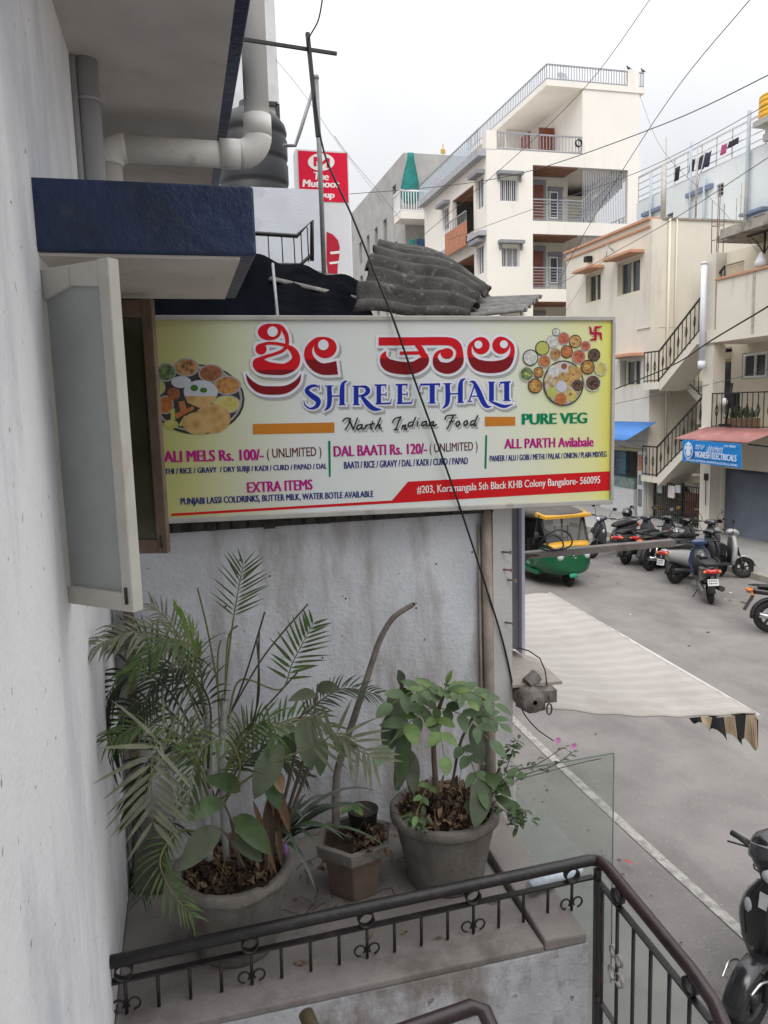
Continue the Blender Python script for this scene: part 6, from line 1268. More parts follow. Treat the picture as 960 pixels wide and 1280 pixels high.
# ------------------------------------------------------------------ two-wheelers and the auto rickshaw
TYRE = M('tyre_rubber', (.018,.017,.017), .85, .2, 30, .2, 80); RIM = M('wheel_rim', (.22,.22,.23), .4, .15, 12, metal=.6); RIMB = M('black_rim', (.03,.03,.03), .45, .2, 12)
SEATB = M('black_seat', (.020,.019,.019), .6, .2, 20, .2, 90); PLAST = M('black_plastic', (.028,.028,.030), .55, .2, 14, .05, 60); CHROME = M('bright_metal', (.55,.55,.56), .22, .1, 8, metal=.9)
PAINT = {'black': M('paint_black', (.014,.014,.016), .22, .15, 6, coat=.6), 'grey': M('paint_grey', (.050,.052,.058), .3, .12, 6, coat=.5), 'white': M('paint_white', (.36,.36,.355), .28, .05, 6, coat=.5), 'blue': M('paint_dark_blue', (.022,.040,.10), .25, .1, 6, coat=.6), 'maroon': M('paint_maroon', (.05,.018,.018), .3, .12, 6, coat=.5)}
REDL = M('red_lens', (.45,.015,.02), .2, .1, 20, coat=.6); AMBER = M('amber_lens', (.55,.16,.02), .25, .1, 20, coat=.5); LENS = M('clear_lens', (.50,.52,.54), .12, .1, 20, coat=.7); PLATE = M('white_plate', (.62,.62,.62), .5, .05, 9); MIRR = M('mirror_face', (.75,.77,.8), .05, .02, 9, metal=1)
def se(cx, cy, cz, a, b_, n=14, ax='X', p=2.6):
    r = []
    for j in range(n):
        t = 2*math.pi*(j+.5)/n; c_, s_ = math.cos(t), math.sin(t)
        u = a*math.copysign(abs(c_)**(2/p), c_); v = b_*math.copysign(abs(s_)**(2/p), s_)
        r.append(Vector((cx, cy+u, cz+v)) if ax == 'X' else Vector((cx+u, cy+v, cz)) if ax == 'Z' else Vector((cx+u, cy, cz+v)))
    return r
RX90 = Matrix.Rotation(R(90), 3, 'X')
def wheel(root, x, r, wd, rimm=RIM, spokes=6, y=0, z=None):
    z = r if z is None else z
    b = MB(); prof = [(r*.62, -wd*.42), (r*.80, -wd*.5), (r*.95, -wd*.40), (r, -wd*.12), (r, wd*.12), (r*.95, wd*.40), (r*.80, wd*.5), (r*.62, wd*.42), (r*.62, -wd*.42)]
    b.lathe(prof, (x, y, z), 28, M=RX90); w_ = build(b, 'wheel', TYRE, root)
    b = MB(); b.lathe([(r*.63, -wd*.36), (r*.55, -wd*.32), (r*.55, wd*.32), (r*.63, wd*.36), (r*.63, -wd*.36)], (x, y, z), 28, M=RX90)
    for k in range(spokes): a = 2*math.pi*k/spokes+.3; b.beam((x, y, z), (x+math.cos(a)*r*.57, y, z+math.sin(a)*r*.57), r*.13, wd*.25, (0,1,0))
    b.lathe([(.001,-wd*.5),(r*.2,-wd*.45),(r*.22,wd*.45),(.001,wd*.5)], (x, y, z), 16, M=RX90); build(b, 'rim', rimm, w_)
def mudguard(mb, x, z, r, wd, a0, a1, n=10, t=.008):
    rings = []
    for i in range(n+1):
        a = R(a0+(a1-a0)*i/n); c_, s_ = math.cos(a), math.sin(a); rr_ = r
        rings.append([Vector((x+c_*(rr_-.03), -wd, z+s_*(rr_-.03))), Vector((x+c_*rr_, -wd*.8, z+s_*rr_)), Vector((x+c_*(rr_+.012), 0, z+s_*(rr_+.012))), Vector((x+c_*rr_, wd*.8, z+s_*rr_)), Vector((x+c_*(rr_-.03), wd, z+s_*(rr_-.03))), Vector((x+c_*(rr_-t), wd*.7, z+s_*(rr_-t))), Vector((x+c_*(rr_-t), 0, z+s_*(rr_-t))), Vector((x+c_*(rr_-t), -wd*.7, z+s_*(rr_-t)))])
    mb.loft(rings)
def mirrors(root, x, z, w_, mats=PLAST):
    for sg_ in (1, -1):
        b = MB().tube([(x, sg_*.20, z), (x-.02, sg_*w_*.8, z+.13), (x-.03, sg_*w_, z+.18)], .006, 6); b.ell((x-.03, sg_*(w_+.02), z+.21), (.022,.062,.042), 12, 8); o = build(b, 'mirror', mats, root)
        build(MB().disc((x-.053, sg_*(w_+.02), z+.21), .052, (-1,0,0), 16, ry=.034), 'mirror_glass', MIRR, o)
def make_scooter(kind, lab, body, panel=None):
    panel = panel or body
    t = thing('scooter', lab, 'scooter', (0,0,0), 'two-wheelers parked along the street')
    wheel(t, .63, .215, .085, RIMB); wheel(t, -.58, .215, .09, RIMB)
    b = MB().loft([se(-.93,0,.70,.035,.03), se(-.88,0,.66,.10,.075), se(-.72,0,.60,.155,.135), se(-.50,0,.545,.175,.175), se(-.28,0,.50,.165,.19), se(-.12,0,.43,.11,.15), se(-.06,0,.38,.08,.10)]); build(b, 'body', body, t)
    b = MB().loft([se(-.84,0,.742,.09,.025), se(-.70,0,.765,.135,.045), se(-.40,0,.745,.150,.048), se(-.18,0,.730,.12,.045), se(-.04,0,.715,.06,.03)]); build(b, 'seat', SEATB, t)
    b = MB().hexa([(-.14,-.15,.24),(.38,-.13,.27),(.38,.13,.27),(-.14,.15,.24),(-.14,-.16,.31),(.38,-.14,.32),(.38,.14,.32),(-.14,.16,.31)]); build(b, 'footboard', PLAST, t, bevel=.012)
    b = MB().loft([se(.40,0,.27,.05,.12,ax='Z',n=16), se(.42,0,.42,.055,.19,ax='Z',n=16), se(.43,0,.60,.055,.215,ax='Z',n=16), se(.43,0,.76,.055,.17,ax='Z',n=16), se(.42,0,.86,.06,.10,ax='Z',n=16), se(.41,0,.92,.05,.08,ax='Z',n=16)]); build(b, 'apron', panel, t)
    b = MB().loft([se(.36,0,.30,.02,.11,ax='Z'), se(.365,0,.60,.03,.16,ax='Z'), se(.37,0,.84,.03,.09,ax='Z')]); build(b, 'inner_panel', PLAST, t)
    b = MB(); mudguard(b, .63, .215, .255, .07, 5, 150); build(b, 'front_mudguard', panel, t)
    b = MB(); b.tube([(.45,.0,.86), (.56,0,.45)], .025, 9)
    for s_ in (1,-1): b.tube([(.55, s_*.06, .48), (.62, s_*.065, .22)], .016, 8)
    build(b, 'fork', PLAST, t)
    b = MB().loft([se(.30,0,.955,.10,.035), se(.38,0,.965,.155,.055), se(.46,0,.955,.13,.062), se(.52,0,.93,.07,.045)]); build(b, 'handlebar_cowl', PAINT['black'] if kind == 'white' else panel, t)
    o = build(MB().ell((.50,0,.935), (.045,.075,.05), 14, 9), 'headlight', LENS, t)
    b = MB(); b.tube([(.33,-.34,.975), (.39,-.15,.97), (.40,0,.965), (.39,.15,.97), (.33,.34,.975)], .011, 7)
    for s_ in (1,-1): b.tube([(.345, s_*.23, .975), (.325, s_*.355, .977)], .018, 9); b.tube([(.37,s_*.22,.965),(.40,s_*.34,.955)], .006, 5)
    build(b, 'handlebar', PLAST, t); mirrors(t, .37, 1.0, .30)
    o = build(MB().loft([se(-.955,0,.655,.05,.02), se(-.925,0,.66,.115,.045), se(-.86,0,.665,.12,.05)]), 'tail_light', REDL, t)
    for s_ in (1,-1):
        build(MB().ell((-.915, s_*.125, .655), (.035,.03,.028), 10, 7), 'indicator', AMBER, t); build(MB().ell((.455, s_*.14, .66), (.03,.035,.06), 10, 7), 'indicator', LENS, t)
    b = MB().hexa([(-.99,-.09,.42),(-.97,-.09,.42),(-.97,.09,.42),(-.99,.09,.42),(-.965,-.09,.53),(-.945,-.09,.53),(-.945,.09,.53),(-.965,.09,.53)]); o = build(b, 'number_plate', PLATE, t)
    b = MB()
    for r_, z in ((0,.495),(1,.450)):
        for k in range(5): y = -.065+k*.030; b.hexa([(-.994+.025*(z-.42)/.11, y, z),(-.99+.025*(z-.42)/.11, y, z),(-.99+.025*(z-.42)/.11, y+.016, z),(-.994+.025*(z-.42)/.11, y+.016, z),(-.988+.025*(z-.42)/.11, y, z+.024),(-.985+.025*(z-.42)/.11, y, z+.024),(-.985+.025*(z-.42)/.11, y+.016, z+.024),(-.988+.025*(z-.42)/.11, y+.016, z+.024)])
    build(b, 'plate_marks', PLAST, o)
    b = MB(); b.beam((-.88,0,.60), (-.965,0,.44), .06, .02); mudguard(b, -.58, .215, .25, .06, 95, 175); build(b, 'rear_mudguard', PLAST, t)
    b = MB(); 
    b.tube([(-.35,.15,.80),(-.75,.16,.80),(-.92,.10,.795),(-.95,0,.795),(-.92,-.10,.795),(-.75,-.16,.80),(-.35,-.15,.80)], .012, 7); build(b, 'grab_rail', CHROME if kind == 'white' else PLAST, t)
    b = MB(); b.tube([(-.20,-.14,.22),(-.40,-.16,.25),(-.80,-.17,.31)], [.018,.045,.05], 10); build(b, 'exhaust', PLAST, t)
    b = MB().loft([se(-.70,.13,.22,.035,.05), se(-.45,.13,.25,.05,.09), se(-.15,.12,.25,.045,.08)]); build(b, 'engine', M('engine_metal', (.16,.155,.15), .55, .25, 14, metal=.4), t)
    b = MB().tube([(-.15,.10,.24),(-.12,.24,.012)], .009, 6); build(b, 'side_stand', PLAST, t)
    return t
def make_bike(lab, body):
    t = thing('motorcycle', lab, 'motorcycle', (0,0,0), 'two-wheelers parked along the street')
    wheel(t, .66, .30, .085, RIMB, 5); wheel(t, -.60, .30, .095, RIMB, 5)
    b = MB().loft([se(.38,0,.84,.05,.05), se(.28,0,.86,.115,.10), se(.08,0,.85,.13,.115), se(-.08,0,.80,.10,.085), se(-.14,0,.78,.07,.05)]); build(b, 'fuel_tank', body, t)
    b = MB().loft([se(-.82,0,.86,.07,.03), se(-.62,0,.85,.11,.045), se(-.30,0,.80,.115,.045), se(-.10,0,.80,.08,.04)]); build(b, 'seat', SEATB, t)
    b = MB().loft([se(-.98,0,.80,.03,.025), se(-.85,0,.78,.08,.05), se(-.55,0,.74,.11,.07), se(-.20,0,.68,.11,.08)]); build(b, 'side_panel', body, t)
    b = MB(); b.ell((.05,0,.42), (.17,.13,.16), 12, 8); b.obox((.10,0,.58), (.16,.18,.20), Matrix.Rotation(-.3,3,'Y')); b.ell((-.02,.12,.38), (.11,.05,.11), 12, 8); b.ell((-.02,-.12,.38), (.11,.05,.11), 12, 8); build(b, 'engine', MATS['engine_metal'], t, bevel=.006)
    b = MB(); b.tube([(.34,0,.82),(.26,0,.35),(-.1,0,.28)], .022, 8); b.tube([(.34,0,.80),(-.25,0,.66),(-.9,0,.74)], .02, 8)
    for s_ in (1,-1): b.tube([(-.1,s_*.07,.32),(-.60,s_*.09,.30)], .022, 8)
    build(b, 'frame', PLAST, t)
    b = MB()
    for s_ in (1,-1): b.tube([(.42,s_*.09,.94),(.66,s_*.09,.30)], .02, 8); b.tube([(-.38,s_*.12,.70),(-.56,s_*.12,.34)], .028, 9)
    build(b, 'fork', CHROME, t)
    b = MB(); mudguard(b, .66, .30, .335, .06, 30, 150); build(b, 'front_mudguard', body, t); b = MB(); mudguard(b, -.60, .30, .345, .07, 60, 185); b.beam((-.90,0,.70),(-1.06,0,.42),.11,.02); build(b, 'rear_mudguard', PLAST, t)
    b = MB(); b.tube([(.28,-.37,1.02),(.36,-.18,1.03),(.40,0,.98),(.36,.18,1.03),(.28,.37,1.02)], .012, 7)
    for s_ in (1,-1): b.tube([(.30,s_*.26,1.024),(.275,s_*.38,1.02)], .019, 9)
    build(b, 'handlebar', PLAST, t); mirrors(t, .34, 1.04, .30)
    build(MB().loft([se(.42,0,.90,.09,.11), se(.50,0,.89,.085,.10), se(.56,0,.87,.05,.06)]), 'headlight', LENS, t)
    build(MB().loft([se(-1.03,0,.80,.05,.02), se(-1.0,0,.80,.08,.035), se(-.93,0,.80,.08,.04)]), 'tail_light', AMBER, t)
    for s_ in (1,-1): build(MB().tube([(-.95,0,.74),(-.96,s_*.12,.74),(-.965,s_*.15,.74)], [.01,.02,.026], 8), 'indicator', AMBER, t)
    b = MB(); b.tube([(.2,-.12,.35),(.0,-.14,.22),(-.3,-.15,.25),(-.85,-.16,.36)], [.018,.022,.045,.05], 10); build(b, 'exhaust', CHROME, t)
    b = MB().tube([(-.5,.14,.86),(-.85,.12,.88),(-.98,0,.89),(-.85,-.12,.88),(-.5,-.14,.86)], .012, 7); build(b, 'grab_rail', PLAST, t)
    b = MB(); b.tube([(.0,.12,.28),(.05,.28,.012)], .01, 6); build(b, 'side_stand', PLAST, t)
    return t
SCL = 1.13
def place(o, p, a, lean=-4):
    o.scale = {'scooter': (SCL,)*3, 'motorcycle': (.97,)*3}.get(o['category'], (1,)*3)
    o.location = (p[0], p[1], p[2] if len(p) > 2 else .006); o.rotation_euler = (R(lean), 0, R(a)); return o
RA = lambda p, q: math.degrees(math.atan2(q[1]-p[1], q[0]-p[0]))
def at_rear(o, rear, a, off=.58, z=.006):
    off *= SCL
    c_, s_ = math.cos(R(a)), math.sin(R(a)); return place(o, (rear[0]+off*c_, rear[1]+off*s_, z), a)
sc_b = make_scooter('black', 'black scooter with blue sides seen from behind, red tail lamp, nearest in the row', PAINT['black'], PAINT['blue']); at_rear(sc_b, (10.30, 13.25), 62)
sc_w = make_scooter('white', 'white sided scooter parked side on, just left of the black and blue scooter', PAINT['white'], PAINT['black']); at_rear(sc_w, (10.72, 15.0), 10)
sc_g = make_scooter('grey', 'dark grey scooter at the far left end of the row, right behind the auto rickshaw', PAINT['grey']); at_rear(sc_g, (11.75, 18.75), 200)
SWAP = lambda **k: {'paint_black': PAINT[k.get('b', 'black')], 'paint_dark_blue': PAINT[k.get('p', 'black')]}
def cp(lab, rear, a, **k):
    o = dup(sc_b, (0,0,0), 0, lab, SWAP(**k)); at_rear(o, rear, a); return o
cp('black scooter second from the left in the row with a helmet on its mirror', (10.85, 17.25), 28, b='grey', p='grey')
cp('plain black scooter half hidden behind the white sided scooter', (11.35, 16.55), 18, b='black', p='black')
cp('white fronted scooter facing right, its front wheel by the kerb, behind the black one', (11.2, 15.45), -22, b='black', p='white')
cp('plain dark grey scooter wedged between the helmet scooter and the maroon motorcycle', (11.25, 17.0), 24, b='grey', p='black')
cp('black scooter standing beside the kerb just behind the maroon motorcycle', (11.7, 16.2), 12, b='black', p='grey')
cp('black scooter far away in the lane behind the auto rickshaw', (12.6, 25.5), 150, b='black', p='black')
mb1 = make_bike('black motorcycle with dark maroon tank, between the helmet scooter and the white scooter', PAINT['maroon']); at_rear(mb1, (10.88, 16.35), 20, .60)
mb2 = dup(mb1, (0,0,0), 0, 'black motorcycle with orange indicators cut by the right edge of the photo', {'paint_maroon': PAINT['black']}); at_rear(mb2, (9.86, 11.22), -22, .60)
ns = cp('large black scooter close below at the bottom right corner with a helmet on its handlebar', (0,0), 0, b='black', p='black'); place(ns, (4.08, 4.17, .006), 203, -3)
for o_ in kids(ns):
    if o_.name.startswith('mirror'):
        for k_ in kids(o_): bpy.data.objects.remove(k_)
        bpy.data.objects.remove(o_)
ORG[ns.name] = Vector((0,0,0))
for s_ in (1, -1):
    build(MB().tube([Vector(v) for v in cat([(.84,s_*.085,.40),(.74,s_*.10,.44),(.60,s_*.115,.37),(.50,s_*.12,.24),(.40,s_*.13,.20)])], .008, 7), 'crash_guard', CHROME, ns)
    build(MB().tube([Vector(v) for v in cat([(.475,s_*.10,.86),(.49,s_*.16,.74),(.485,s_*.185,.60),(.47,s_*.16,.45)])], .006, 6), 'trim_strip', CHROME, ns)
build(MB().hexa([(.492,-.075,.70),(.497,-.075,.70),(.497,.06,.70),(.492,.06,.70),(.488,-.075,.80),(.493,-.075,.80),(.493,.06,.80),(.488,.06,.80)]), 'front_plate', PLATE, ns)
# helmets hung on mirrors
def helmet(loc, a, lab, sc=1):
    t = thing('helmet', lab, 'helmet', (0,0,0), 'helmets left on the handlebars')
    b = MB(); rings = []
    for i in range(9):
        f = i/8; z = -.11+.245*f; r_ = .128*math.sqrt(max(.004, 1-(max(0, z-.0)/.136)**2)) if z > 0 else .128-.03*(z/-.11)**2
        rings.append([Vector((r_*1.12*math.cos(2*math.pi*j/20), r_*math.sin(2*math.pi*j/20), z)) for j in range(20)])
    b.loft(rings); build(b, 'shell', PAINT['black'], t)
    b = MB(); rings = []
    for i in range(5):
        z = -.04+.095*i/4; rings.append([Vector(((.152-.02*(i/4)**2)*math.cos(R(-70+140*j/12)), (.137-.02*(i/4)**2)*math.sin(R(-70+140*j/12)), z)) for j in range(13)])
    n_ = 13; b.add([p for r_ in rings for p in r_], [(i*n_+j, i*n_+j+1, (i+1)*n_+j+1, (i+1)*n_+j) for i in range(4) for j in range(12)], 0, True); build(b, 'visor', M('smoke_visor', (.03,.03,.035), .08, .1, 9, coat=1), t, recalc=False, solid=.004)
    b = MB().tube([(.08*math.cos(R(q_)), .11*math.sin(R(q_)), -.115-.03*math.cos(R(q_))) for q_ in range(-90, 91, 30)], .006, 5); build(b, 'strap', PLAST, t)
    t.location = loc; t.rotation_euler = (R(8), R(-12), R(a)); t.scale = (sc,)*3; return t
p = ns.location
helmet((3.66, 4.03, 1.17), 215, 'glossy black helmet resting on the handlebar of the near scooter')
h2 = atZ(640+432/3, 600+122/3, 1.22); helmet(h2, 200, 'black helmet hanging on the mirror of the second scooter in the row')
h3 = atZ(640+712/3, 600+285/3, .93); helmet(h3, 235, 'dark helmet with pale visor on the black scooter with the red tail lamp')
# ------------------------------------------------------------------ auto rickshaw
AG = M('auto_green', (.003,.090,.034), .35, .1, 3, coat=.4, stain=(.05,.13,.07), sscale=5, sth=.6, samt=.4); AYE = M('auto_yellow', (.52,.27,.018), .4, .1, 3, coat=.3, stain=(.45,.27,.06), sscale=5, sth=.6, samt=.5); HOODM = M('auto_canvas', (.075,.068,.060), .8, .2, 5, .3, 40); AINT = M('auto_interior', (.035,.033,.033), .8, .3, 6)
au = thing('auto_rickshaw', 'green and yellow auto rickshaw coming up the street below the sign', 'auto rickshaw', (0,0,0))
wheel(au, .98, .205, .10, RIMB, 5); 
for s_ in (1,-1): wheel(au, -.95, .205, .10, RIMB, 5, y=s_*.52)
# nose
b = MB().loft([se(1.24,0,.60,.22,.20,16,p=3), se(1.20,0,.61,.38,.29,16,p=3), se(1.10,0,.63,.50,.34,16,p=3.5), se(.90,0,.63,.58,.36,16,p=3.5), se(.60,0,.60,.62,.36,16,p=3.5), se(.30,0,.46,.62,.22,16)]); build(b, 'nose', AG, au)
b = MB().loft([se(1.12,0,.93,.44,.035,16), se(1.06,0,.965,.50,.055,16), se(.97,0,.995,.54,.055,16), se(.80,0,1.0,.56,.03,16)]); build(b, 'yellow_cowl', AYE, au)
b = MB().loft([se(1.235,0,.70,.12,.09,14), se(1.20,0,.72,.20,.13,14), se(1.10,0,.74,.24,.15,14)]); build(b, 'grille', PLAST, au)
b = MB(); ring(b, (1.245,0,.735), .045, .008, 'X', .008); build(b, 'badge', CHROME, au)
for s_ in (1,-1):
    o = build(MB().lathe([(.001,.05),(.05,.045),(.072,.02),(.078,-.02),(.06,-.08)], (1.20, s_*.34, .74), 16, M=Matrix.Rotation(R(90), 3, 'Y')), 'headlight', LENS, au); build(MB().lathe([(.076,.012),(.09,.01),(.09,-.03),(.076,-.03)], (1.20, s_*.34, .74), 16, M=Matrix.Rotation(R(90), 3, 'Y')), 'headlight_ring', CHROME, o)
    build(MB().ell((1.02, s_*.47, .82), (.04,.035,.035), 8, 6), 'indicator', AMBER, au)
b = MB(); mudguard(b, .98, .205, .26, .115, 10, 165, t=.012); b.loft([se(1.20,0,.36,.10,.02), se(1.05,0,.47,.115,.03), se(.85,0,.48,.10,.03)]); build(b, 'front_mudguard', M('auto_light_green', (.03,.30,.17), .4, .1, 4), au)
b = MB(); b.tube([(.98,.09,.205),(1.02,.09,.45)], .022, 8); b.tube([(.98,-.09,.205),(1.02,-.09,.45)], .022, 8); build(b, 'fork', PLAST, au)
# windscreen frame
b = MB()
for s_ in (1,-1): b.beam((.97, s_*.52, .97), (.70, s_*.55, 1.56), .05, .05, (1,0,0))
b.beam((.97,-.50,.98), (.97,.50,.98), .05, .04); b.beam((.70,-.56,1.57), (.70,.56,1.57), .06, .06); build(b, 'windscreen_frame', PLAST, au, bevel=.01)
b = MB().hexa([(.96,-.50,1.0),(.97,-.50,1.0),(.97,.50,1.0),(.96,.50,1.0),(.71,-.53,1.55),(.72,-.53,1.55),(.72,.53,1.55),(.71,.53,1.55)]); build(b, 'windscreen', glass('screen_glass', (.10,.11,.11), .35), au)
b = MB().tube([(.985,.12,1.0),(.90,.10,1.20),(.85,.0,1.28)], .006, 5); build(b, 'wiper', PLAST, au)
# body sides
for s_ in (1,-1):
    b = MB().hexa([(-1.30,s_*.50,.34),(-.25,s_*.62,.30),(-.25,s_*.66,.30),(-1.30,s_*.60,.34),(-1.30,s_*.50,.92),(-.25,s_*.60,.80),(-.25,s_*.655,.80),(-1.30,s_*.60,.92)]); build(b, 'side_panel', AG, au, bevel=.02)
    b = MB().hexa([(-.25,s_*.55,.26),(.62,s_*.50,.26),(.62,s_*.62,.26),(-.25,s_*.64,.26),(-.25,s_*.55,.36),(.62,s_*.50,.36),(.62,s_*.61,.36),(-.25,s_*.635,.36)]); build(b, 'footboard', AG, au, bevel=.015)
    b = MB().hexa([(-1.28,s_*.56,.92),(-.22,s_*.61,.80),(-.22,s_*.645,.80),(-1.28,s_*.60,.92),(-1.26,s_*.56,1.02),(-.22,s_*.61,.92),(-.22,s_*.64,.92),(-1.26,s_*.59,1.02)]); build(b, 'yellow_rail', AYE, au, bevel=.01)
    b = MB(); b.beam((-.30, s_*.62, .85), (-.30, s_*.60, 1.58), .04, .04, (1,0,0)); build(b, 'pillar', AYE if s_ > 0 else PLAST, au); b = MB(); b.beam((.45, s_*.60, .95), (.62, s_*.58, 1.57), .035, .035, (1,0,0)); build(b, 'pillar', AYE if s_ > 0 else PLAST, au)
    b = MB(); b.tube([(.80, s_*.52, 1.15), (.84, s_*.70, 1.20)], .01, 5); b.ell((.84, s_*.74, 1.22), (.02,.06,.08), 10, 7); build(b, 'mirror', PLAST, au)
b = MB().loft([se(-1.38,0,.62,.48,.26,16), se(-1.28,0,.62,.56,.32,16), se(-.60,0,.46,.58,.16,16), se(.3,0,.36,.56,.08,16)]); build(b, 'rear_body', AG, au)
b = MB(); rings = []
for x, w_, z0, z1 in ((.92,.58,1.60,1.64), (.70,.62,1.57,1.70), (.2,.65,1.55,1.74), (-.5,.66,1.53,1.74), (-1.05,.64,1.45,1.69), (-1.32,.60,1.10,1.45), (-1.38,.57,.95,1.05)):
    rings.append([Vector((x, -w_, z0)), Vector((x, -w_*.97, z0+(z1-z0)*.7)), Vector((x, -w_*.8, z1)), Vector((x, 0, z1+.02)), Vector((x, w_*.8, z1)), Vector((x, w_*.97, z0+(z1-z0)*.7)), Vector((x, w_, z0)), Vector((x, w_*.9, z0-.0)), Vector((x, 0, z1-.03)), Vector((x, -w_*.9, z0-.0))])
b.loft(rings); build(b, 'canvas_roof', HOODM, au)
b = MB(); b.hexa([(.55,-.63,1.60),(.97,-.59,1.57),(.97,.59,1.57),(.55,.63,1.60),(.55,-.61,1.70),(.97,-.57,1.645),(.97,.57,1.645),(.55,.61,1.70)]); b.beam((.9,.625,1.61),(-1.1,.675,1.58),.035,.07); build(b, 'yellow_visor', AYE, au, bevel=.015)
b = MB().hexa([(-1.25,-.60,.95),(-.55,-.63,.90),(-.55,-.61,.90),(-1.25,-.58,.95),(-1.25,-.62,1.5),(-.35,-.645,1.54),(-.35,-.625,1.54),(-1.25,-.60,1.5)]); build(b, 'side_curtain', HOODM, au)
b = MB(); b.obox((-.75,0,.66), (.5,1.05,.16)); b.obox((-1.08,0,.95), (.14,1.05,.60), Matrix.Rotation(-.12,3,'Y')); b.obox((.10,0,.62), (.36,.9,.14)); b.obox((-.12,0,.82), (.08,.9,.34)); build(b, 'seat', SEATB, au, bevel=.03)
b = MB(); b.tube([(.55,0,.6),(.48,0,1.0)], .025, 8); b.tube([(.42,-.33,1.04),(.48,-.12,1.0),(.48,.12,1.0),(.42,.33,1.04)], .018, 8); build(b, 'handlebar', PLAST, au)
b = MB().hexa([(1.262,-.13,.40),(1.27,-.13,.40),(1.27,.13,.40),(1.262,.13,.40),(1.262,-.13,.46),(1.27,-.13,.46),(1.27,.13,.46),(1.262,.13,.46)])
place(au, (8.28, 16.62, .004), 0, 0); au.rotation_euler = (0, 0, R(-86))
# bundle on the rickshaw seat is a passenger bag in the photo's dark interior
bs3 = thing('standee', 'white pavement signboard with dark pictures standing behind the auto rickshaw', 'signboard', (12.2, 25.2, 0))
a0, a1 = atZ(693, 668, 0), None
yb = 20.6; P0, P1 = atY(692, 628, yb), atY(712, 646, yb); zt = max(P0.z, .9)
b = MB().box(P0.x, P1.x, yb, yb+.05, P1.z-.25, P0.z); 
bs3.location = (P0.x, yb, .0); ORG[bs3.name] = Vector((P0.x, yb, 0)); build(b, 'board', PLATE, bs3, bevel=.005)
b = MB(); hgt = P0.z-P1.z
for k in range(2): x = P0.x+.06+k*.22; b.box(x, x+.15, yb-.012, yb-.002, P1.z+.02, P1.z+hgt*.55)
build(b, 'picture', M('dark_pictures', (.10,.045,.05), .5, .7, 14), bs3)
lettering('BALAJIKRUPA', 'lettering', GREYT, bs3, (P0.x+.03, yb, P1.z+hgt*.70), (1,0,0), (0,0,1), (0, P1.x-P0.x-.06, 0, hgt*.16), .03)
b = MB(); b.beam((P0.x+.05, yb+.025, 0), (P0.x+.05, yb+.025, P1.z), .03, .03, (1,0,0)); b.beam((P1.x-.05, yb+.025, 0), (P1.x-.05, yb+.025, P1.z), .03, .03, (1,0,0)); build(b, 'leg', BLKIRON, bs3)
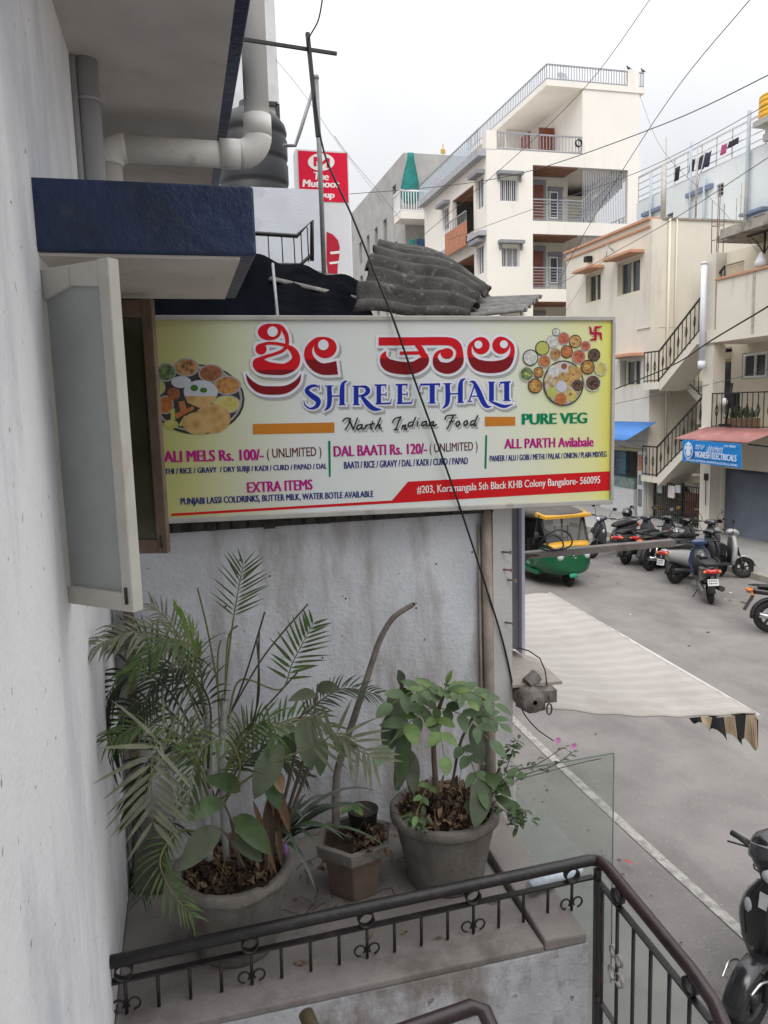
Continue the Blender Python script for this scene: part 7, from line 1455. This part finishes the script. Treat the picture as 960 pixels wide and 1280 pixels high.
# ------------------------------------------------------------------ wires over the street
WIREG = 'service wires crossing over the street'
THIN = M('thin_wire', (.05,.05,.055), .6, .2, 8)
cable([atY(985,364,11), atY(960,383,12), atY(890,425,15), atY(840,457,18), atY(767,487,21), atY(740,497,23)], .017, 'overhead_cable', 'thick black cable running from the right edge down behind the sign', BLACK, None, 6)
wl = [([(985,80,14), (960,94,14.5), (830,155,18), (665,213,24), (560,232,28), (430,243,32)], .015, 'dark wire from the top right to the middle, crossing the white apartment house face'),
      ([(985,112,14), (960,130,14.6), (805,212,20), (670,260,26), (560,300,30)], .012, 'lower pale wire crossing the white apartment front from the right'),
      ([(822,-14,14), (812,0,14.4), (735,105,20), (650,190,24), (540,285,28), (470,345,32)], .013, 'wire falling steeply from the top edge right of centre'),
      ([(948,-16,14), (937,0,14.4), (850,105,19), (780,210,23), (720,310,27), (700,350,29)], .013, 'wire falling from the top right corner over the apartment stair screen'),
      ([(430,240,22), (370,234,24)], .012, 'short level wire beside the red sign'),
      ([(985,180,13), (960,197,14), (840,275,19), (760,320,24), (700,355,28)], .012, 'wire drooping over the pale blue house roof'),
      ([(418,170,8), (440,200,9.5), (480,248,13), (520,300,18)], .004, 'hair thin wire falling right from the red sign'),
      ([(345,75,6), (380,118,7.5), (430,190,10), (480,255,14)], .003, 'hair thin wire falling from the pale tower'),
      ([(985,455,17), (960,462,17.5), (880,482,20), (767,505,24)], .010, 'thin wire passing the stair landing'),
      ([(800,120,24), (830,190,23), (900,260,21), (960,330,19)], .008, 'thin wire climbing left above the blue roof'),
      ([(762,322,23.3), (740,340,25), (700,400,28)], .008, 'thin wire on the cream wall top')]
for pts, r, lab in wl: cable([atY(*p) for p in pts], r*.8, 'overhead_wire', lab, THIN, WIREG, 4)
# litter on the road
q_ = random.Random(21)
b = MB()
for _ in range(70):
    x, y = q_.uniform(4.3, 12), q_.uniform(5, 18); s_ = q_.uniform(.015, .05); a = q_.uniform(0, 3.1)
    if q_.random() < .5: x = q_.uniform(10.5, 12.5); y = q_.uniform(9, 17)
    c_, d_ = math.cos(a)*s_, math.sin(a)*s_
    b.add([(x-c_, y-d_, .012), (x+d_, y-c_, .012), (x+c_, y+d_, .016), (x-d_, y+c_*.6, .013), (x, y, .02)], [(0,1,4),(1,2,4),(2,3,4),(3,0,4)], q_.randrange(3))
tag(build(b, 'road_litter', [PLATE, M('scrap_brown', (.12,.08,.05)), M('scrap_dark', (.05,.05,.05))], kind='stuff'), 'small scraps of paper and grit scattered over the road', 'litter')
p = atZ(779, 1075, .06); b = MB(); leafblade(b, (p.x, p.y, .065), (.5,-1,.1), .10, .03, .1, mi=0); tag(build(b, 'red_scrap', M('red_plastic_scrap', (.45,.04,.03), .5)), 'small red plastic scrap at the broken pavement edge', 'litter')
b = MB()
for _ in range(45):
    x, y = q_.uniform(3.3, 3.7), q_.uniform(3.5, 9); s_ = q_.uniform(.006, .018); b.ell((x, y, .02), (s_, s_*q_.uniform(.6,1), s_*.6), 6, 4)
tag(build(b, 'rubble', PAVE, kind='stuff'), 'crumbled cement bits along the broken pavement edge', 'rubble')
b = MB()
for _ in range(60):
    x, y = q_.uniform(1.24, 1.36), q_.uniform(1.9, 2.9); d = Vector((q_.uniform(-1,1), q_.uniform(-1,1), 1.2)); leafblade(b, (x, y, .06), d, q_.uniform(.05,.16), .012, .5, mi=q_.randrange(2), n=4)
tag(build(b, 'weeds', [GRNX, LITTER[1]], kind='stuff'), 'weeds and dry stalks growing at the foot of the terrace wall', 'weeds')
